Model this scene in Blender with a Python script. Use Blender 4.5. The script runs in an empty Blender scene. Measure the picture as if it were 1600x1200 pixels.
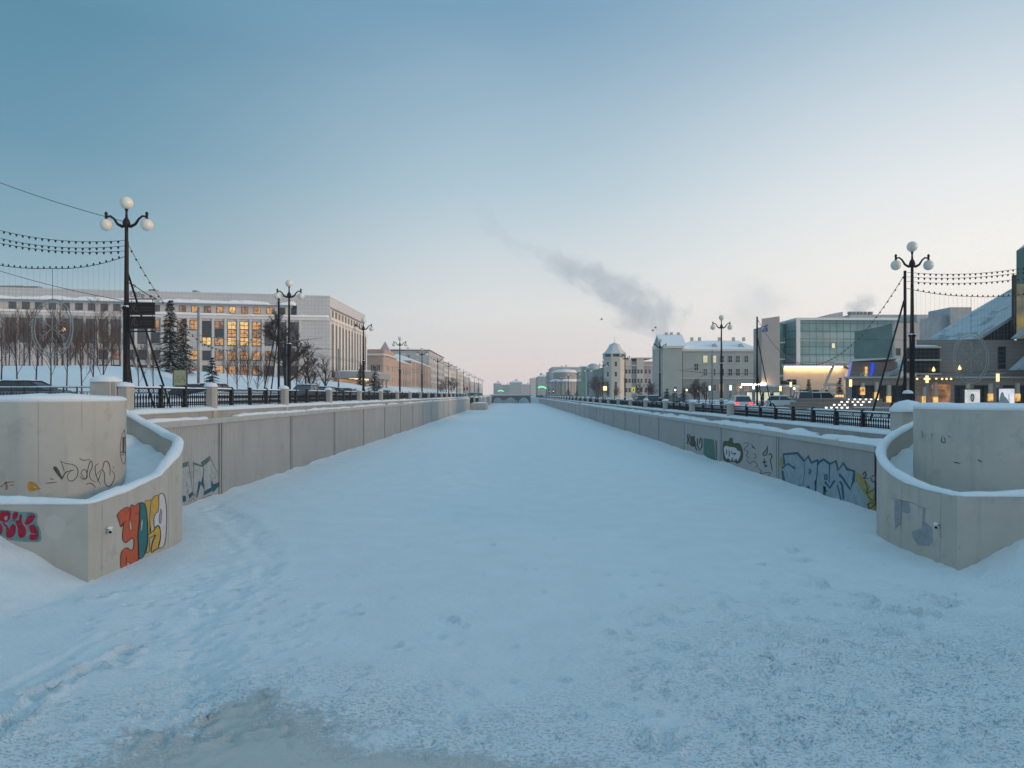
import bpy, math, random
import numpy as np
random.seed(7); np.random.seed(7)
S = bpy.context.scene
C = S.collection
R = math.radians
F = 1100.0; CX = 803.0; CY = 617.0; EYE = 5.0
def at(px, py, Y):
    return ((px-CX)/F*Y, Y, EYE-(py-CY)/F*Y)
def xa(px, Y): return (px-CX)/F*Y
def za(py, Y): return EYE-(py-CY)/F*Y
def lin(c):
    return tuple((v/255/12.92) if v/255 <= .04045 else ((v/255+.055)/1.055)**2.4 for v in c)
# ------------------------------------------------------------------ meshes
class MB:
    def __init__(s): s.v = []; s.f = []; s.sm = []
    def add(s, vs, fs, smooth=False):
        n = len(s.v); s.v += [tuple(p) for p in vs]
        s.f += [tuple(i+n for i in f) for f in fs]; s.sm += [smooth]*len(fs); return s
    def box(s, x0, y0, z0, x1, y1, z1):
        x0, x1 = min(x0, x1), max(x0, x1); y0, y1 = min(y0, y1), max(y0, y1); z0, z1 = min(z0, z1), max(z0, z1)
        return s.add([(x0,y0,z0),(x1,y0,z0),(x1,y1,z0),(x0,y1,z0),(x0,y0,z1),(x1,y0,z1),(x1,y1,z1),(x0,y1,z1)],
              [(3,2,1,0),(4,5,6,7),(0,1,5,4),(1,2,6,5),(2,3,7,6),(3,0,4,7)])
    def cbox(s, x0, y0, z0, x1, y1, z1, c=.03):
        """box with chamfered vertical edges and top"""
        x0, x1 = min(x0, x1), max(x0, x1); y0, y1 = min(y0, y1), max(y0, y1)
        def ring(d, z, e):
            return [(x0+e+d,y0+e,z),(x1-e-d,y0+e,z),(x1-e,y0+e+d,z),(x1-e,y1-e-d,z),(x1-e-d,y1-e,z),(x0+e+d,y1-e,z),(x0+e,y1-e-d,z),(x0+e,y0+e+d,z)]
        vs = ring(c, z0, 0)+ring(c, z1-c, 0)+ring(c, z1, c*.8)
        fs = []
        for k in (0, 8):
            for i in range(8):
                j = (i+1) % 8; fs.append((k+i, k+j, k+8+j, k+8+i))
        fs += [tuple(range(16, 24)), tuple(range(7, -1, -1))]
        return s.add(vs, fs)
    def prism(s, pts, d):
        """extrude planar polygon pts (3D) along vector d"""
        n = len(pts); vs = list(pts)+[(p[0]+d[0], p[1]+d[1], p[2]+d[2]) for p in pts]
        fs = [tuple(range(n-1, -1, -1)), tuple(range(n, 2*n))]
        for i in range(n):
            j = (i+1) % n; fs.append((i, j, n+j, n+i))
        return s.add(vs, fs)
    def poly(s, pts): return s.add(pts, [tuple(range(len(pts)))])
    def tube(s, path, r, n=6, cap=True, smooth=True):
        P = [np.array(p, float) for p in path]; m = len(P)
        rr = r if isinstance(r, (list, tuple)) else [r]*m
        vs = []; prev = None
        for i, p in enumerate(P):
            t = P[min(i+1, m-1)]-P[max(i-1, 0)]; t = t/(np.linalg.norm(t)+1e-9)
            if prev is None:
                a = np.array((0, 0, 1.)) if abs(t[2]) < .9 else np.array((1., 0, 0))
            else: a = prev
            u = np.cross(t, a); u /= np.linalg.norm(u)+1e-9; w = np.cross(u, t); prev = w
            for k in range(n):
                q = p+rr[i]*(math.cos(2*math.pi*k/n)*w+math.sin(2*math.pi*k/n)*u); vs.append(tuple(q))
        fs = []
        for i in range(m-1):
            for k in range(n):
                k2 = (k+1) % n; fs.append((i*n+k, i*n+k2, (i+1)*n+k2, (i+1)*n+k))
        if cap: fs += [tuple(range(n-1, -1, -1)), tuple((m-1)*n+k for k in range(n))]
        return s.add(vs, fs, smooth)
    def lathe(s, c, prof, n=12, smooth=True, a0=0.0):
        vs = []; fs = []
        for (r, z) in prof:
            for k in range(n):
                a = a0+2*math.pi*k/n; vs.append((c[0]+r*math.cos(a), c[1]+r*math.sin(a), c[2]+z))
        m = len(prof)
        for i in range(m-1):
            for k in range(n):
                k2 = (k+1) % n; fs.append((i*n+k, i*n+k2, (i+1)*n+k2, (i+1)*n+k))
        fs += [tuple(range(n-1, -1, -1)), tuple((m-1)*n+k for k in range(n))]
        return s.add(vs, fs, smooth)
    def ball(s, c, r, n=14, m=9, sz=1.0, jit=0.0):
        vs = [(c[0], c[1], c[2]-r*sz)]; fs = []
        for i in range(1, m):
            a = -math.pi/2+math.pi*i/m
            for k in range(n):
                q = r*(1+jit*(random.random()-.5))
                vs.append((c[0]+q*math.cos(a)*math.cos(2*math.pi*k/n), c[1]+q*math.cos(a)*math.sin(2*math.pi*k/n), c[2]+q*math.sin(a)*sz))
        vs.append((c[0], c[1], c[2]+r*sz))
        for k in range(n):
            k2 = (k+1) % n; fs.append((0, 1+k2, 1+k)); b = 1+(m-2)*n; fs.append((b+k, b+k2, len(vs)-1))
        for i in range(m-2):
            for k in range(n):
                k2 = (k+1) % n; a = 1+i*n; fs.append((a+k, a+k2, a+n+k2, a+n+k))
        return s.add(vs, fs, True)
    def dome(s, c, rx, ry, h, n=14, m=5, jit=.15, p=.5, a0=0.):
        """lumpy snow cap, flat underside"""
        vs = []; fs = []
        for i in range(m):
            t = i/m; q = (1-t**2)**p if i else 1.0
            for k in range(n):
                a = a0+2*math.pi*k/n; ca, sa = math.cos(a), math.sin(a)
                e = 1/max(abs(ca)**4+abs(sa)**4, 1e-6)**.25   # squarish outline
                j = 1+jit*(random.random()-.5) if i else 1
                vs.append((c[0]+rx*q*ca*e*j, c[1]+ry*q*sa*e*j, c[2]+h*t*(1+jit*(random.random()-.5))))
        vs.append((c[0], c[1], c[2]+h))
        for i in range(m-1):
            for k in range(n):
                k2 = (k+1) % n; fs.append((i*n+k, i*n+k2, (i+1)*n+k2, (i+1)*n+k))
        for k in range(n): fs.append(((m-1)*n+k, (m-1)*n+(k+1) % n, len(vs)-1))
        fs.append(tuple(range(n-1, -1, -1)))
        return s.add(vs, fs, True)
    def ridge(s, path, w, h, step=.12, jw=.15, jh=.35, over=.02, seed=0, lean=0.0, gaps=0.0):
        """snow ridge lying along a polyline; path points are the base centre line"""
        rnd = random.Random(seed)
        P = [np.array(p, float) for p in path]; Q = []
        for a, b in zip(P, P[1:]):
            L = np.linalg.norm(b-a); k = max(1, int(L/step))
            for i in range(k): Q.append(a+(b-a)*i/k)
        Q.append(P[-1]); m = len(Q)
        def rn(sc):
            k = max(2, int(m/sc)+3); v = [rnd.random()*2-1 for _ in range(k)]; out = []
            for i in range(m):
                x = i/sc; j = int(x); f = x-j; f = f*f*(3-2*f); out.append(v[j % k]*(1-f)+v[(j+1) % k]*f)
            return out
        n1, n2, n3, n4 = rn(9), rn(2.5), rn(7), rn(2)
        prof = [(-.5, -over), (-.52, .25), (-.42, .72), (-.18, .98), (.15, 1.0), (.4, .75), (.52, .28), (.5, -over)]
        vs = []; k = len(prof)
        for i, p in enumerate(Q):
            t = Q[min(i+1, m-1)]-Q[max(i-1, 0)]; t[2] = 0; t /= np.linalg.norm(t)+1e-9
            u = np.array((t[1], -t[0], 0))
            hh = h*(1+jh*(.7*n1[i]+.3*n2[i])); ww = w*(1+jw*(.6*n3[i]+.4*n4[i]))
            if gaps and n1[i] < gaps-1: hh *= .15; ww *= .5
            if i in (0, m-1): hh *= .5
            for (a, b) in prof:
                q = p+u*(a*ww+lean*b*ww)
                vs.append((q[0], q[1], p[2]+(b*hh if b > 0 else b)))
        fs = []
        for i in range(m-1):
            for j in range(k):
                j2 = (j+1) % k; fs.append((i*k+j, i*k+j2, (i+1)*k+j2, (i+1)*k+j))
        fs += [tuple(range(k-1, -1, -1)), tuple((m-1)*k+j for j in range(k))]
        return s.add(vs, fs, True)
    def build(s, name, mat, parent=None, bevel=0):
        me = bpy.data.meshes.new(name)
        vs = s.v
        if parent is not None and getattr(parent, 'location', None) is not None:
            o = wloc(parent); vs = [(p[0]-o[0], p[1]-o[1], p[2]-o[2]) for p in vs]
        me.from_pydata(vs, [], s.f); me.update()
        me.polygons.foreach_set('use_smooth', s.sm)
        me.materials.append(mat)
        ob = bpy.data.objects.new(name, me); C.objects.link(ob)
        if parent is not None: ob.parent = parent
        if bevel:
            b = ob.modifiers.new('bevel', 'BEVEL'); b.width = bevel; b.segments = 2; b.limit_method = 'ANGLE'
        return ob
def wloc(o):
    x, y, z = o.location
    while o.parent is not None:
        o = o.parent; x += o.location[0]; y += o.location[1]; z += o.location[2]
    return (x, y, z)
def tag(o, label=None, cat=None, group=None, kind=None):
    if label: o['label'] = label
    if cat: o['category'] = cat
    if group: o['group'] = group
    if kind: o['kind'] = kind
    return o
def thing(name, label, cat, loc=(0, 0, 0), group=None):
    o = bpy.data.objects.new(name, None); C.objects.link(o); o.location = loc; o.empty_display_size = .3
    return tag(o, label, cat, group)
def kids(o): return [c for c in list(o.children)]
def dup(o, loc=None, rotz=None, scale=None, label=None, group=None, parent=None):
    c = o.copy(); C.objects.link(c)
    if parent is not None: c.parent = parent
    if loc is not None: c.location = loc
    if rotz is not None: c.rotation_euler[2] = rotz
    if scale is not None: c.scale = (scale,)*3 if not isinstance(scale, tuple) else scale
    if label: c['label'] = label
    if group: c['group'] = group
    for ch in kids(o): dup(ch, parent=c)
    return c
# ------------------------------------------------------------------ materials
def mat(name, col, rough=.8, var=.12, scale=4., bump=.15, bscale=30., metal=0., col2=None, emit=None, estr=0., stain=None, spec=.3, det=6., coord='Object', streak=None, rnd=0.):
    m = bpy.data.materials.new(name); m.use_nodes = True
    nt = m.node_tree; nt.nodes.clear(); N = nt.nodes.new; L = nt.links.new
    out = N('ShaderNodeOutputMaterial'); b = N('ShaderNodeBsdfPrincipled'); L(b.outputs[0], out.inputs[0])
    geo = N('ShaderNodeNewGeometry'); tc = N('ShaderNodeTexCoord')
    vec = geo.outputs['Position'] if coord == 'World' else tc.outputs['Object']
    no = N('ShaderNodeTexNoise'); no.inputs['Scale'].default_value = scale; no.inputs['Detail'].default_value = det
    L(vec, no.inputs['Vector'])
    rp = N('ShaderNodeValToRGB'); rp.color_ramp.elements[0].position = .3; rp.color_ramp.elements[1].position = .72
    c2 = col2 if col2 else tuple(min(1, v*(1+var)) for v in col); c1 = tuple(v*(1-var) for v in col) if not col2 else col
    rp.color_ramp.elements[0].color = (*c1, 1); rp.color_ramp.elements[1].color = (*c2, 1)
    L(no.outputs[0], rp.inputs[0]); colout = rp.outputs[0]
    if stain:
        sc, thr, scol, amt = stain
        n2 = N('ShaderNodeTexNoise'); n2.inputs['Scale'].default_value = sc; n2.inputs['Detail'].default_value = 8; n2.inputs['Roughness'].default_value = .65
        L(vec, n2.inputs['Vector'])
        r2 = N('ShaderNodeMapRange'); r2.inputs[1].default_value = thr; r2.inputs[2].default_value = thr+.14; r2.inputs[3].default_value = 0; r2.inputs[4].default_value = amt
        L(n2.outputs[0], r2.inputs[0])
        mx = N('ShaderNodeMixRGB'); mx.inputs[2].default_value = (*scol, 1); L(r2.outputs[0], mx.inputs[0]); L(colout, mx.inputs[1]); colout = mx.outputs[0]
    if streak:      # rain streaks running down the wall
        thr, scol, amt, ks = streak
        mp_ = N('ShaderNodeMapping'); mp_.inputs['Scale'].default_value = (ks, ks, .16); L(vec, mp_.inputs[0])
        n4 = N('ShaderNodeTexNoise'); n4.inputs['Scale'].default_value = 1.; n4.inputs['Detail'].default_value = 7; n4.inputs['Roughness'].default_value = .6; L(mp_.outputs[0], n4.inputs['Vector'])
        r4 = N('ShaderNodeMapRange'); r4.inputs[1].default_value = thr; r4.inputs[2].default_value = thr+.18; r4.inputs[3].default_value = 0; r4.inputs[4].default_value = amt; L(n4.outputs[0], r4.inputs[0])
        mx = N('ShaderNodeMixRGB'); mx.inputs[2].default_value = (*scol, 1); L(r4.outputs[0], mx.inputs[0]); L(colout, mx.inputs[1]); colout = mx.outputs[0]
    if rnd:
        oi = N('ShaderNodeObjectInfo'); r5 = N('ShaderNodeMapRange'); r5.inputs[3].default_value = 1-rnd; r5.inputs[4].default_value = 1+rnd; L(oi.outputs['Random'], r5.inputs[0])
        vm = N('ShaderNodeMixRGB'); vm.blend_type = 'MULTIPLY'; vm.inputs[0].default_value = 1; L(colout, vm.inputs[1]); L(r5.outputs[0], vm.inputs[2]); colout = vm.outputs[0]
    L(colout, b.inputs['Base Color'])
    b.inputs['Roughness'].default_value = rough; b.inputs['Metallic'].default_value = metal
    b.inputs['Specular IOR Level'].default_value = spec
    if bump:
        n3 = N('ShaderNodeTexNoise'); n3.inputs['Scale'].default_value = bscale; n3.inputs['Detail'].default_value = 5; L(vec, n3.inputs['Vector'])
        bp = N('ShaderNodeBump'); bp.inputs['Strength'].default_value = bump; bp.inputs['Distance'].default_value = .02
        L(n3.outputs[0], bp.inputs['Height']); L(bp.outputs[0], b.inputs['Normal'])
    if emit:
        b.inputs['Emission Color'].default_value = (*emit, 1); b.inputs['Emission Strength'].default_value = estr
    return m
def lit(name, c1, c2, strength, scale=1.2, dark=None):
    m = bpy.data.materials.new(name); m.use_nodes = True; nt = m.node_tree; nt.nodes.clear(); N = nt.nodes.new; L = nt.links.new
    out = N('ShaderNodeOutputMaterial'); b = N('ShaderNodeBsdfPrincipled'); L(b.outputs[0], out.inputs[0])
    g = N('ShaderNodeNewGeometry'); n = N('ShaderNodeTexNoise'); n.inputs['Scale'].default_value = scale; n.inputs['Detail'].default_value = 4
    L(g.outputs['Position'], n.inputs['Vector'])
    r = N('ShaderNodeValToRGB'); r.color_ramp.elements[0].position = .33; r.color_ramp.elements[1].position = .66
    r.color_ramp.elements[0].color = (*c1, 1); r.color_ramp.elements[1].color = (*c2, 1)
    if dark:
        e = r.color_ramp.elements.new(.45); e.color = (*dark, 1)
    L(n.outputs[0], r.inputs[0]); L(r.outputs[0], b.inputs['Emission Color'])
    b.inputs['Emission Strength'].default_value = strength; b.inputs['Base Color'].default_value = (.05, .05, .05, 1); b.inputs['Roughness'].default_value = .25
    return m
def gridmat(name, col, line, su, sv, w=.04, rough=.6, var=.06, metal=0., spec=.3, bump=0):
    """facade cladding: panels with joint lines, u = x+y, v = z in world metres"""
    m = mat(name, col, rough, var, .25, 0, metal=metal, coord='World', spec=spec)
    nt = m.node_tree; N = nt.nodes.new; L = nt.links.new
    b = [n for n in nt.nodes if n.type == 'BSDF_PRINCIPLED'][0]; src = b.inputs['Base Color'].links[0].from_socket
    g = N('ShaderNodeNewGeometry'); sp = N('ShaderNodeSeparateXYZ'); L(g.outputs['Position'], sp.inputs[0])
    ad = N('ShaderNodeMath'); ad.operation = 'ADD'; L(sp.outputs[0], ad.inputs[0]); L(sp.outputs[1], ad.inputs[1])
    res = []
    for o, s_ in ((ad.outputs[0], su), (sp.outputs[2], sv)):
        d = N('ShaderNodeMath'); d.operation = 'DIVIDE'; d.inputs[1].default_value = s_; L(o, d.inputs[0])
        f = N('ShaderNodeMath'); f.operation = 'FRACT'; L(d.outputs[0], f.inputs[0])
        l = N('ShaderNodeMath'); l.operation = 'LESS_THAN'; l.inputs[1].default_value = w/s_; L(f.outputs[0], l.inputs[0]); res.append(l.outputs[0])
    mx = N('ShaderNodeMath'); mx.operation = 'MAXIMUM'; L(res[0], mx.inputs[0]); L(res[1], mx.inputs[1])
    mc = N('ShaderNodeMixRGB'); mc.inputs[2].default_value = (*line, 1); L(mx.outputs[0], mc.inputs[0]); L(src, mc.inputs[1]); L(mc.outputs[0], b.inputs['Base Color'])
    return m
M = {}
M['concrete'] = mat('painted_concrete', (.50, .455, .40), .85, .07, 1.1, .25, 60, stain=(1.3, .57, (.36, .335, .305), .7), streak=(.56, (.36, .335, .31), .5, 2.6))
M['coping'] = mat('pale_coping', (.46, .445, .42), .85, .07, 1.3, .25, 50, stain=(2.0, .57, (.33, .32, .31), .6))
M['concrete_dark'] = mat('grey_concrete', (.40, .385, .36), .85, .08, 1.3, .25, 50, stain=(2.2, .56, (.27, .265, .255), .7), streak=(.54, (.27, .26, .25), .6, 2.0))
M['sheet'] = mat('ribbed_sheet', (.40, .39, .375), .6, .06, .5, .05, 40, coord='World', stain=(.9, .58, (.30, .29, .275), .6), streak=(.55, (.30, .29, .28), .4, 1.6), rnd=.06)
M['joint'] = mat('dark_joint', (.12, .115, .115), .8, .1)
M['snow'] = mat('snow', (.83, .85, .88), .65, .03, 6, .35, 26, spec=.2)
M['iron'] = mat('black_iron', (.013, .012, .015), .45, .2, 8, .1)
M['pole'] = mat('dark_pole', (.012, .009, .010), .55, .2, 8, .1)
M['globe'] = mat('opal_glass', (.74, .71, .62), .3, .04, 3, 0, spec=.5)
M['cable'] = mat('cable', (.04, .04, .042), .6, .1)
M['bulb'] = mat('dark_bulb', (.035, .035, .04), .35, .1)
M['tinsel'] = mat('pale_tinsel', (.30, .30, .28), .5, .2, 20, 0)
M['metal'] = mat('grey_metal', (.28, .28, .29), .45, .15, 5, .05, metal=.4)
M['bark'] = mat('bark', (.055, .036, .030), .9, .3, 12, .4)
M['twig_red'] = mat('reddish_twig', (.12, .078, .066), .9, .3, 9, 0)
M['twig'] = mat('twig', (.075, .055, .05), .9, .3, 9, 0)
M['sapling'] = mat('sapling_bark', (.10, .048, .045), .85, .3, 12, .3)
M['needle'] = mat('needles', (.045, .055, .050), .8, .35, 3, 0)
M['glass'] = mat('dark_glass', (.035, .04, .048), .08, .2, .3, 0, spec=.6, coord='World')
M['glass_mid'] = mat('grey_glass', (.09, .10, .11), .1, .3, .3, 0, spec=.6, coord='World')
M['frame'] = mat('window_frame', (.38, .36, .34), .6, .05, 3, 0)
M['frame_dark'] = mat('dark_frame', (.07, .065, .06), .6, .05, 3, 0)
M['lit_warm'] = lit('lit_window_warm', (.12, .05, .02), (1., .56, .19), .74, 1.9, (.72, .31, .09))
M['strip'] = mat('warm_light_strip', (.8, .6, .3), .4, 0, 1, 0, emit=(1., .66, .30), estr=22.)
M['lit_gold'] = lit('lit_window_gold', (.35, .15, .04), (1., .72, .27), .95, 1.7, (.95, .50, .13))
M['lit_dim'] = lit('lit_window_dim', (.07, .04, .03), (.75, .36, .14), .6, 1.0, (.3, .13, .05))
M['lit_pale'] = lit('lit_window_pale', (.75, .68, .35), (1., .92, .6), .8, .8)
M['lamp_warm'] = mat('warm_lamp', (.8, .6, .3), .4, 0, 1, 0, emit=(1., .62, .25), estr=1.9)
M['lamp_white'] = mat('white_lamp', (.9, .9, .9), .4, 0, 1, 0, emit=(1., .95, .85), estr=1.6)
M['lamp_red'] = mat('red_lamp', (.5, .03, .02), .4, 0, 1, 0, emit=(1., .06, .04), estr=2.2)
M['lamp_green'] = mat('green_lamp', (.1, .5, .1), .4, 0, 1, 0, emit=(.15, 1., .25), estr=1.6)
M['lamp_blue'] = mat('blue_lamp', (.03, .08, .6), .4, 0, 1, 0, emit=(.01, .07, 1.), estr=.9)
M['white_paint'] = mat('white_paint', (.72, .72, .70), .6, .05)
M['black'] = mat('black_plastic', (.012, .012, .012), .4, .1)
def paint(name, c, var=.1): return mat(name, c, .7, var, 6, .05)
M['g_orange'] = paint('orange_spray', (.52, .105, .045)); M['g_teal'] = paint('teal_spray', (.035, .17, .19)); M['g_yellow'] = paint('yellow_spray', (.60, .36, .06))
M['g_white'] = paint('white_spray', (.62, .60, .62)); M['g_black'] = paint('black_spray', (.035, .032, .035)); M['g_dark'] = mat('faded_black_spray', (.10, .088, .08), .8, .4, 14, 0)
M['g_red'] = mat('red_spray', (.36, .015, .045), .7, .35, 9, 0); M['g_cyan'] = mat('turquoise_spray', (.17, .31, .30), .8, .25, 7, 0); M['g_pink'] = paint('pink_grey_spray', (.42, .33, .34))
M['g_silver'] = mat('silver_spray', (.40, .42, .42), .6, .22, 3, 0); M['g_blue'] = mat('blue_spray', (.02, .095, .155), .7, .2, 5, 0); M['g_green'] = mat('green_spray', (.10, .19, .15), .8, .25, 5, 0)
M['g_olive'] = mat('olive_spray', (.085, .095, .05), .8, .3, 4, 0); M['g_mustard'] = mat('mustard_spray', (.32, .28, .10), .8, .3, 4, 0); M['g_lilac'] = mat('faded_blue_paint', (.31, .325, .345), .85, .14, 5, 0)
M['g_ice'] = mat('pale_ice_spray', (.27, .345, .385), .6, .16, 2.5, 0)
M['g_ochre'] = mat('ochre_spray', (.50, .27, .05), .8, .25, 9, 0); M['g_rust'] = mat('rust_spray', (.42, .2, .12), .8, .25, 9, 0); M['patch'] = mat('paler_repaint', (.545, .50, .445), .85, .05, 2, .2, 60)
def worn(m, thr=.60, sc=7.):
    """spray paint that has flaked and thinned: the wall shows through in specks"""
    nt = m.node_tree; N = nt.nodes.new; L = nt.links.new
    b = [n for n in nt.nodes if n.type == 'BSDF_PRINCIPLED'][0]; o = [n for n in nt.nodes if n.type == 'OUTPUT_MATERIAL'][0]
    g = N('ShaderNodeNewGeometry'); n = N('ShaderNodeTexNoise'); n.inputs['Scale'].default_value = sc; n.inputs['Detail'].default_value = 8; n.inputs['Roughness'].default_value = .75; L(g.outputs['Position'], n.inputs['Vector'])
    r = N('ShaderNodeMapRange'); r.inputs[1].default_value = thr; r.inputs[2].default_value = thr+.12; r.inputs[3].default_value = .06; r.inputs[4].default_value = .75; L(n.outputs[0], r.inputs[0])
    t = N('ShaderNodeBsdfTransparent'); mx = N('ShaderNodeMixShader'); L(r.outputs[0], mx.inputs[0]); L(b.outputs[0], mx.inputs[1]); L(t.outputs[0], mx.inputs[2]); L(mx.outputs[0], o.inputs[0])
for k in list(M):
    if k.startswith('g_') and k not in ('g_orange', 'g_teal', 'g_yellow', 'g_white', 'g_black'): worn(M[k])
for k in ('g_orange', 'g_teal', 'g_yellow', 'g_white', 'g_black'): worn(M[k], .68, 5.)
M['seam'] = mat('formwork_seam', (.36, .335, .305), .9, .15, 6, 0)
# ------------------------------------------------------------------ camera, world, sun
cd = bpy.data.cameras.new('camera'); cam = bpy.data.objects.new('camera', cd); C.objects.link(cam)
cam.location = (0, 0, EYE); cam.rotation_euler = (R(90), 0, 0)
cd.sensor_width = 36; cd.lens = 36*F/1600; cd.shift_x = -(CX-800)/1600; cd.shift_y = (CY-600)/1600
cd.clip_start = .1; cd.clip_end = 6000; S.camera = cam
SUN_AZ = R(108); SUN_EL = R(6.5)      # compass: 0 = +Y, positive towards +X
w = bpy.data.worlds.new('World'); S.world = w; w.use_nodes = True
nt = w.node_tree; nt.nodes.clear(); N = nt.nodes.new; L = nt.links.new
wo = N('ShaderNodeOutputWorld'); bg = N('ShaderNodeBackground'); L(bg.outputs[0], wo.inputs[0])
tc = N('ShaderNodeTexCoord'); sp = N('ShaderNodeSeparateXYZ'); L(tc.outputs['Generated'], sp.inputs[0])
def mth(op, a, b=None):
    n = N('ShaderNodeMath'); n.operation = op
    for i, v in enumerate((a, b)):
        if v is None: continue
        if isinstance(v, (int, float)): n.inputs[i].default_value = v
        else: L(v, n.inputs[i])
    return n.outputs[0]
WS = 1.3
def ramp(fac, stops):
    n = N('ShaderNodeValToRGB'); cr = n.color_ramp; cr.interpolation = 'LINEAR'
    for i, (p, c) in enumerate(stops):
        e = cr.elements[i] if i < 2 else cr.elements.new(p)
        e.position = p; e.color = (*[v/WS for v in lin(c)], 1)
    L(fac, n.inputs[0]); return n.outputs[0]
x, y, z = sp.outputs
hz = mth('SQRT', mth('ADD', mth('ADD', mth('MULTIPLY', x, x), mth('MULTIPLY', y, y)), 1e-5))
ax = mth('DIVIDE', x, hz); ay = mth('DIVIDE', y, hz)
zz = mth('MAXIMUM', z, 0.0)
SKY_L = [(0, (222, 218, 216)), (.05, (200, 208, 211)), (.15, (134, 168, 183)), (.29, (97, 145, 169)), (.42, (80, 134, 161)), (.62, (114, 166, 194)), (1, (140, 189, 214))]
SKY_C = [(0, (236, 217, 212)), (.05, (235, 222, 216)), (.12, (230, 229, 226)), (.2, (206, 217, 222)), (.28, (178, 202, 214)), (.48, (118, 158, 186)), (.66, (122, 172, 199)), (1, (140, 189, 214))]
SKY_R = [(0, (258, 238, 225)), (.08, (258, 246, 235)), (.17, (252, 248, 241)), (.25, (238, 240, 240)), (.35, (208, 220, 228)), (.44, (172, 196, 212)), (.66, (134, 178, 202)), (1, (140, 189, 214))]
SKY_B = [(0, (190, 190, 196)), (.1, (180, 190, 202)), (.3, (150, 176, 196)), (.6, (138, 180, 205)), (1, (140, 189, 214))]
cl, cc, cr_, cb = ramp(zz, SKY_L), ramp(zz, SKY_C), ramp(zz, SKY_R), ramp(zz, SKY_B)
def mixc(f, a, b):
    n = N('ShaderNodeMixRGB'); L(f, n.inputs[0]); L(a, n.inputs[1]); L(b, n.inputs[2]); return n.outputs[0]
def mrange(v, a, b, c=0., d=1.):
    n = N('ShaderNodeMapRange'); n.interpolation_type = 'SMOOTHSTEP'; n.clamp = True
    n.inputs[1].default_value = a; n.inputs[2].default_value = b; n.inputs[3].default_value = c; n.inputs[4].default_value = d; L(v, n.inputs[0]); return n.outputs[0]
c = mixc(mrange(ax, -.62, .02), cl, cc); c = mixc(mrange(ax, -.02, .62), c, cr_); c = mixc(mrange(ay, .55, -.35), c, cb)
# thin high cloud streaks
mp = N('ShaderNodeMapping'); mp.inputs['Scale'].default_value = (2.2, 2.2, 9); L(tc.outputs['Generated'], mp.inputs[0])
cn = N('ShaderNodeTexNoise'); cn.inputs['Scale'].default_value = 1.6; cn.inputs['Detail'].default_value = 6; L(mp.outputs[0], cn.inputs['Vector'])
cw = N('ShaderNodeMixRGB'); cw.inputs[2].default_value = (.80, .78, .78, 1); L(mth('MULTIPLY', mrange(cn.outputs[0], .5, .8), .02), cw.inputs[0]); L(c, cw.inputs[1])
sky = N('ShaderNodeTexSky'); sky.sky_type = 'NISHITA'; sky.sun_disc = False; sky.sun_elevation = SUN_EL; sky.sun_rotation = SUN_AZ; sky.altitude = 60; sky.dust_density = 2.0
nm = N('ShaderNodeMixRGB'); nm.blend_type = 'ADD'; nm.inputs[0].default_value = .005; L(cw.outputs[0], nm.inputs[1]); L(sky.outputs[0], nm.inputs[2])
L(nm.outputs[0], bg.inputs[0]); bg.inputs[1].default_value = WS
sl = bpy.data.lights.new('sun', 'SUN'); sl.energy = 2.6; sl.angle = R(18); sl.color = (1., .67, .40)
so = bpy.data.objects.new('sun', sl); C.objects.link(so); so.location = (60, 30, 40)
so.rotation_euler = (R(90)-SUN_EL, 0, math.pi-SUN_AZ)
S.view_settings.view_transform = 'Standard'; S.view_settings.look = 'None'; S.view_settings.exposure = 0; S.view_settings.gamma = 1
S.render.engine = 'CYCLES'
try: S.cycles.use_denoising = True; S.cycles.denoiser = 'OPENIMAGEDENOISE'
except Exception: pass
S.cycles.max_bounces = 6; S.cycles.diffuse_bounces = 3; S.cycles.glossy_bounces = 3; S.cycles.volume_bounces = 2; S.cycles.volume_step_rate = 2; S.cycles.volume_max_steps = 96
# ================================================================== setting
LX, RX = -14.5, 15.1           # canal wall faces
PITCH = 11.05
LZ, RZ = 3.62, 2.62            # top of the wall panels
LST, RST = 4.25, 3.35          # street levels
def vnoise(X, Y, sc, seed):
    r = np.random.RandomState(seed); G = r.rand(256, 256)
    x = X/sc+1000; y = Y/sc+1000; xi = np.floor(x).astype(int); yi = np.floor(y).astype(int); fx = x-xi; fy = y-yi
    fx = fx*fx*(3-2*fx); fy = fy*fy*(3-2*fy)
    g = lambda a, b: G[a % 256, b % 256]
    return ((g(xi, yi)*(1-fx)+g(xi+1, yi)*fx)*(1-fy)+(g(xi, yi+1)*(1-fx)+g(xi+1, yi+1)*fx)*fy)*2-1
def sst(a, b, x):
    t = np.clip((x-a)/(b-a), 0, 1); return t*t*(3-2*t)
def gridmesh(name, X, Y, Z, m):
    ny, nx = X.shape; me = bpy.data.meshes.new(name)
    co = np.stack([X, Y, Z], -1).reshape(-1, 3).astype(np.float32)
    i = np.arange(ny*nx).reshape(ny, nx); q = np.stack([i[:-1, :-1], i[:-1, 1:], i[1:, 1:], i[1:, :-1]], -1).reshape(-1, 4)
    me.vertices.add(len(co)); me.vertices.foreach_set('co', co.ravel())
    me.loops.add(q.size); me.loops.foreach_set('vertex_index', q.ravel().astype(np.int32))
    me.polygons.add(len(q)); me.polygons.foreach_set('loop_start', (np.arange(len(q))*4).astype(np.int32)); me.polygons.foreach_set('loop_total', np.full(len(q), 4, np.int32))
    me.polygons.foreach_set('use_smooth', np.ones(len(q), bool)); me.update(calc_edges=True); me.validate()
    me.materials.append(m); ob = bpy.data.objects.new(name, me); C.objects.link(ob); return ob
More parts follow.
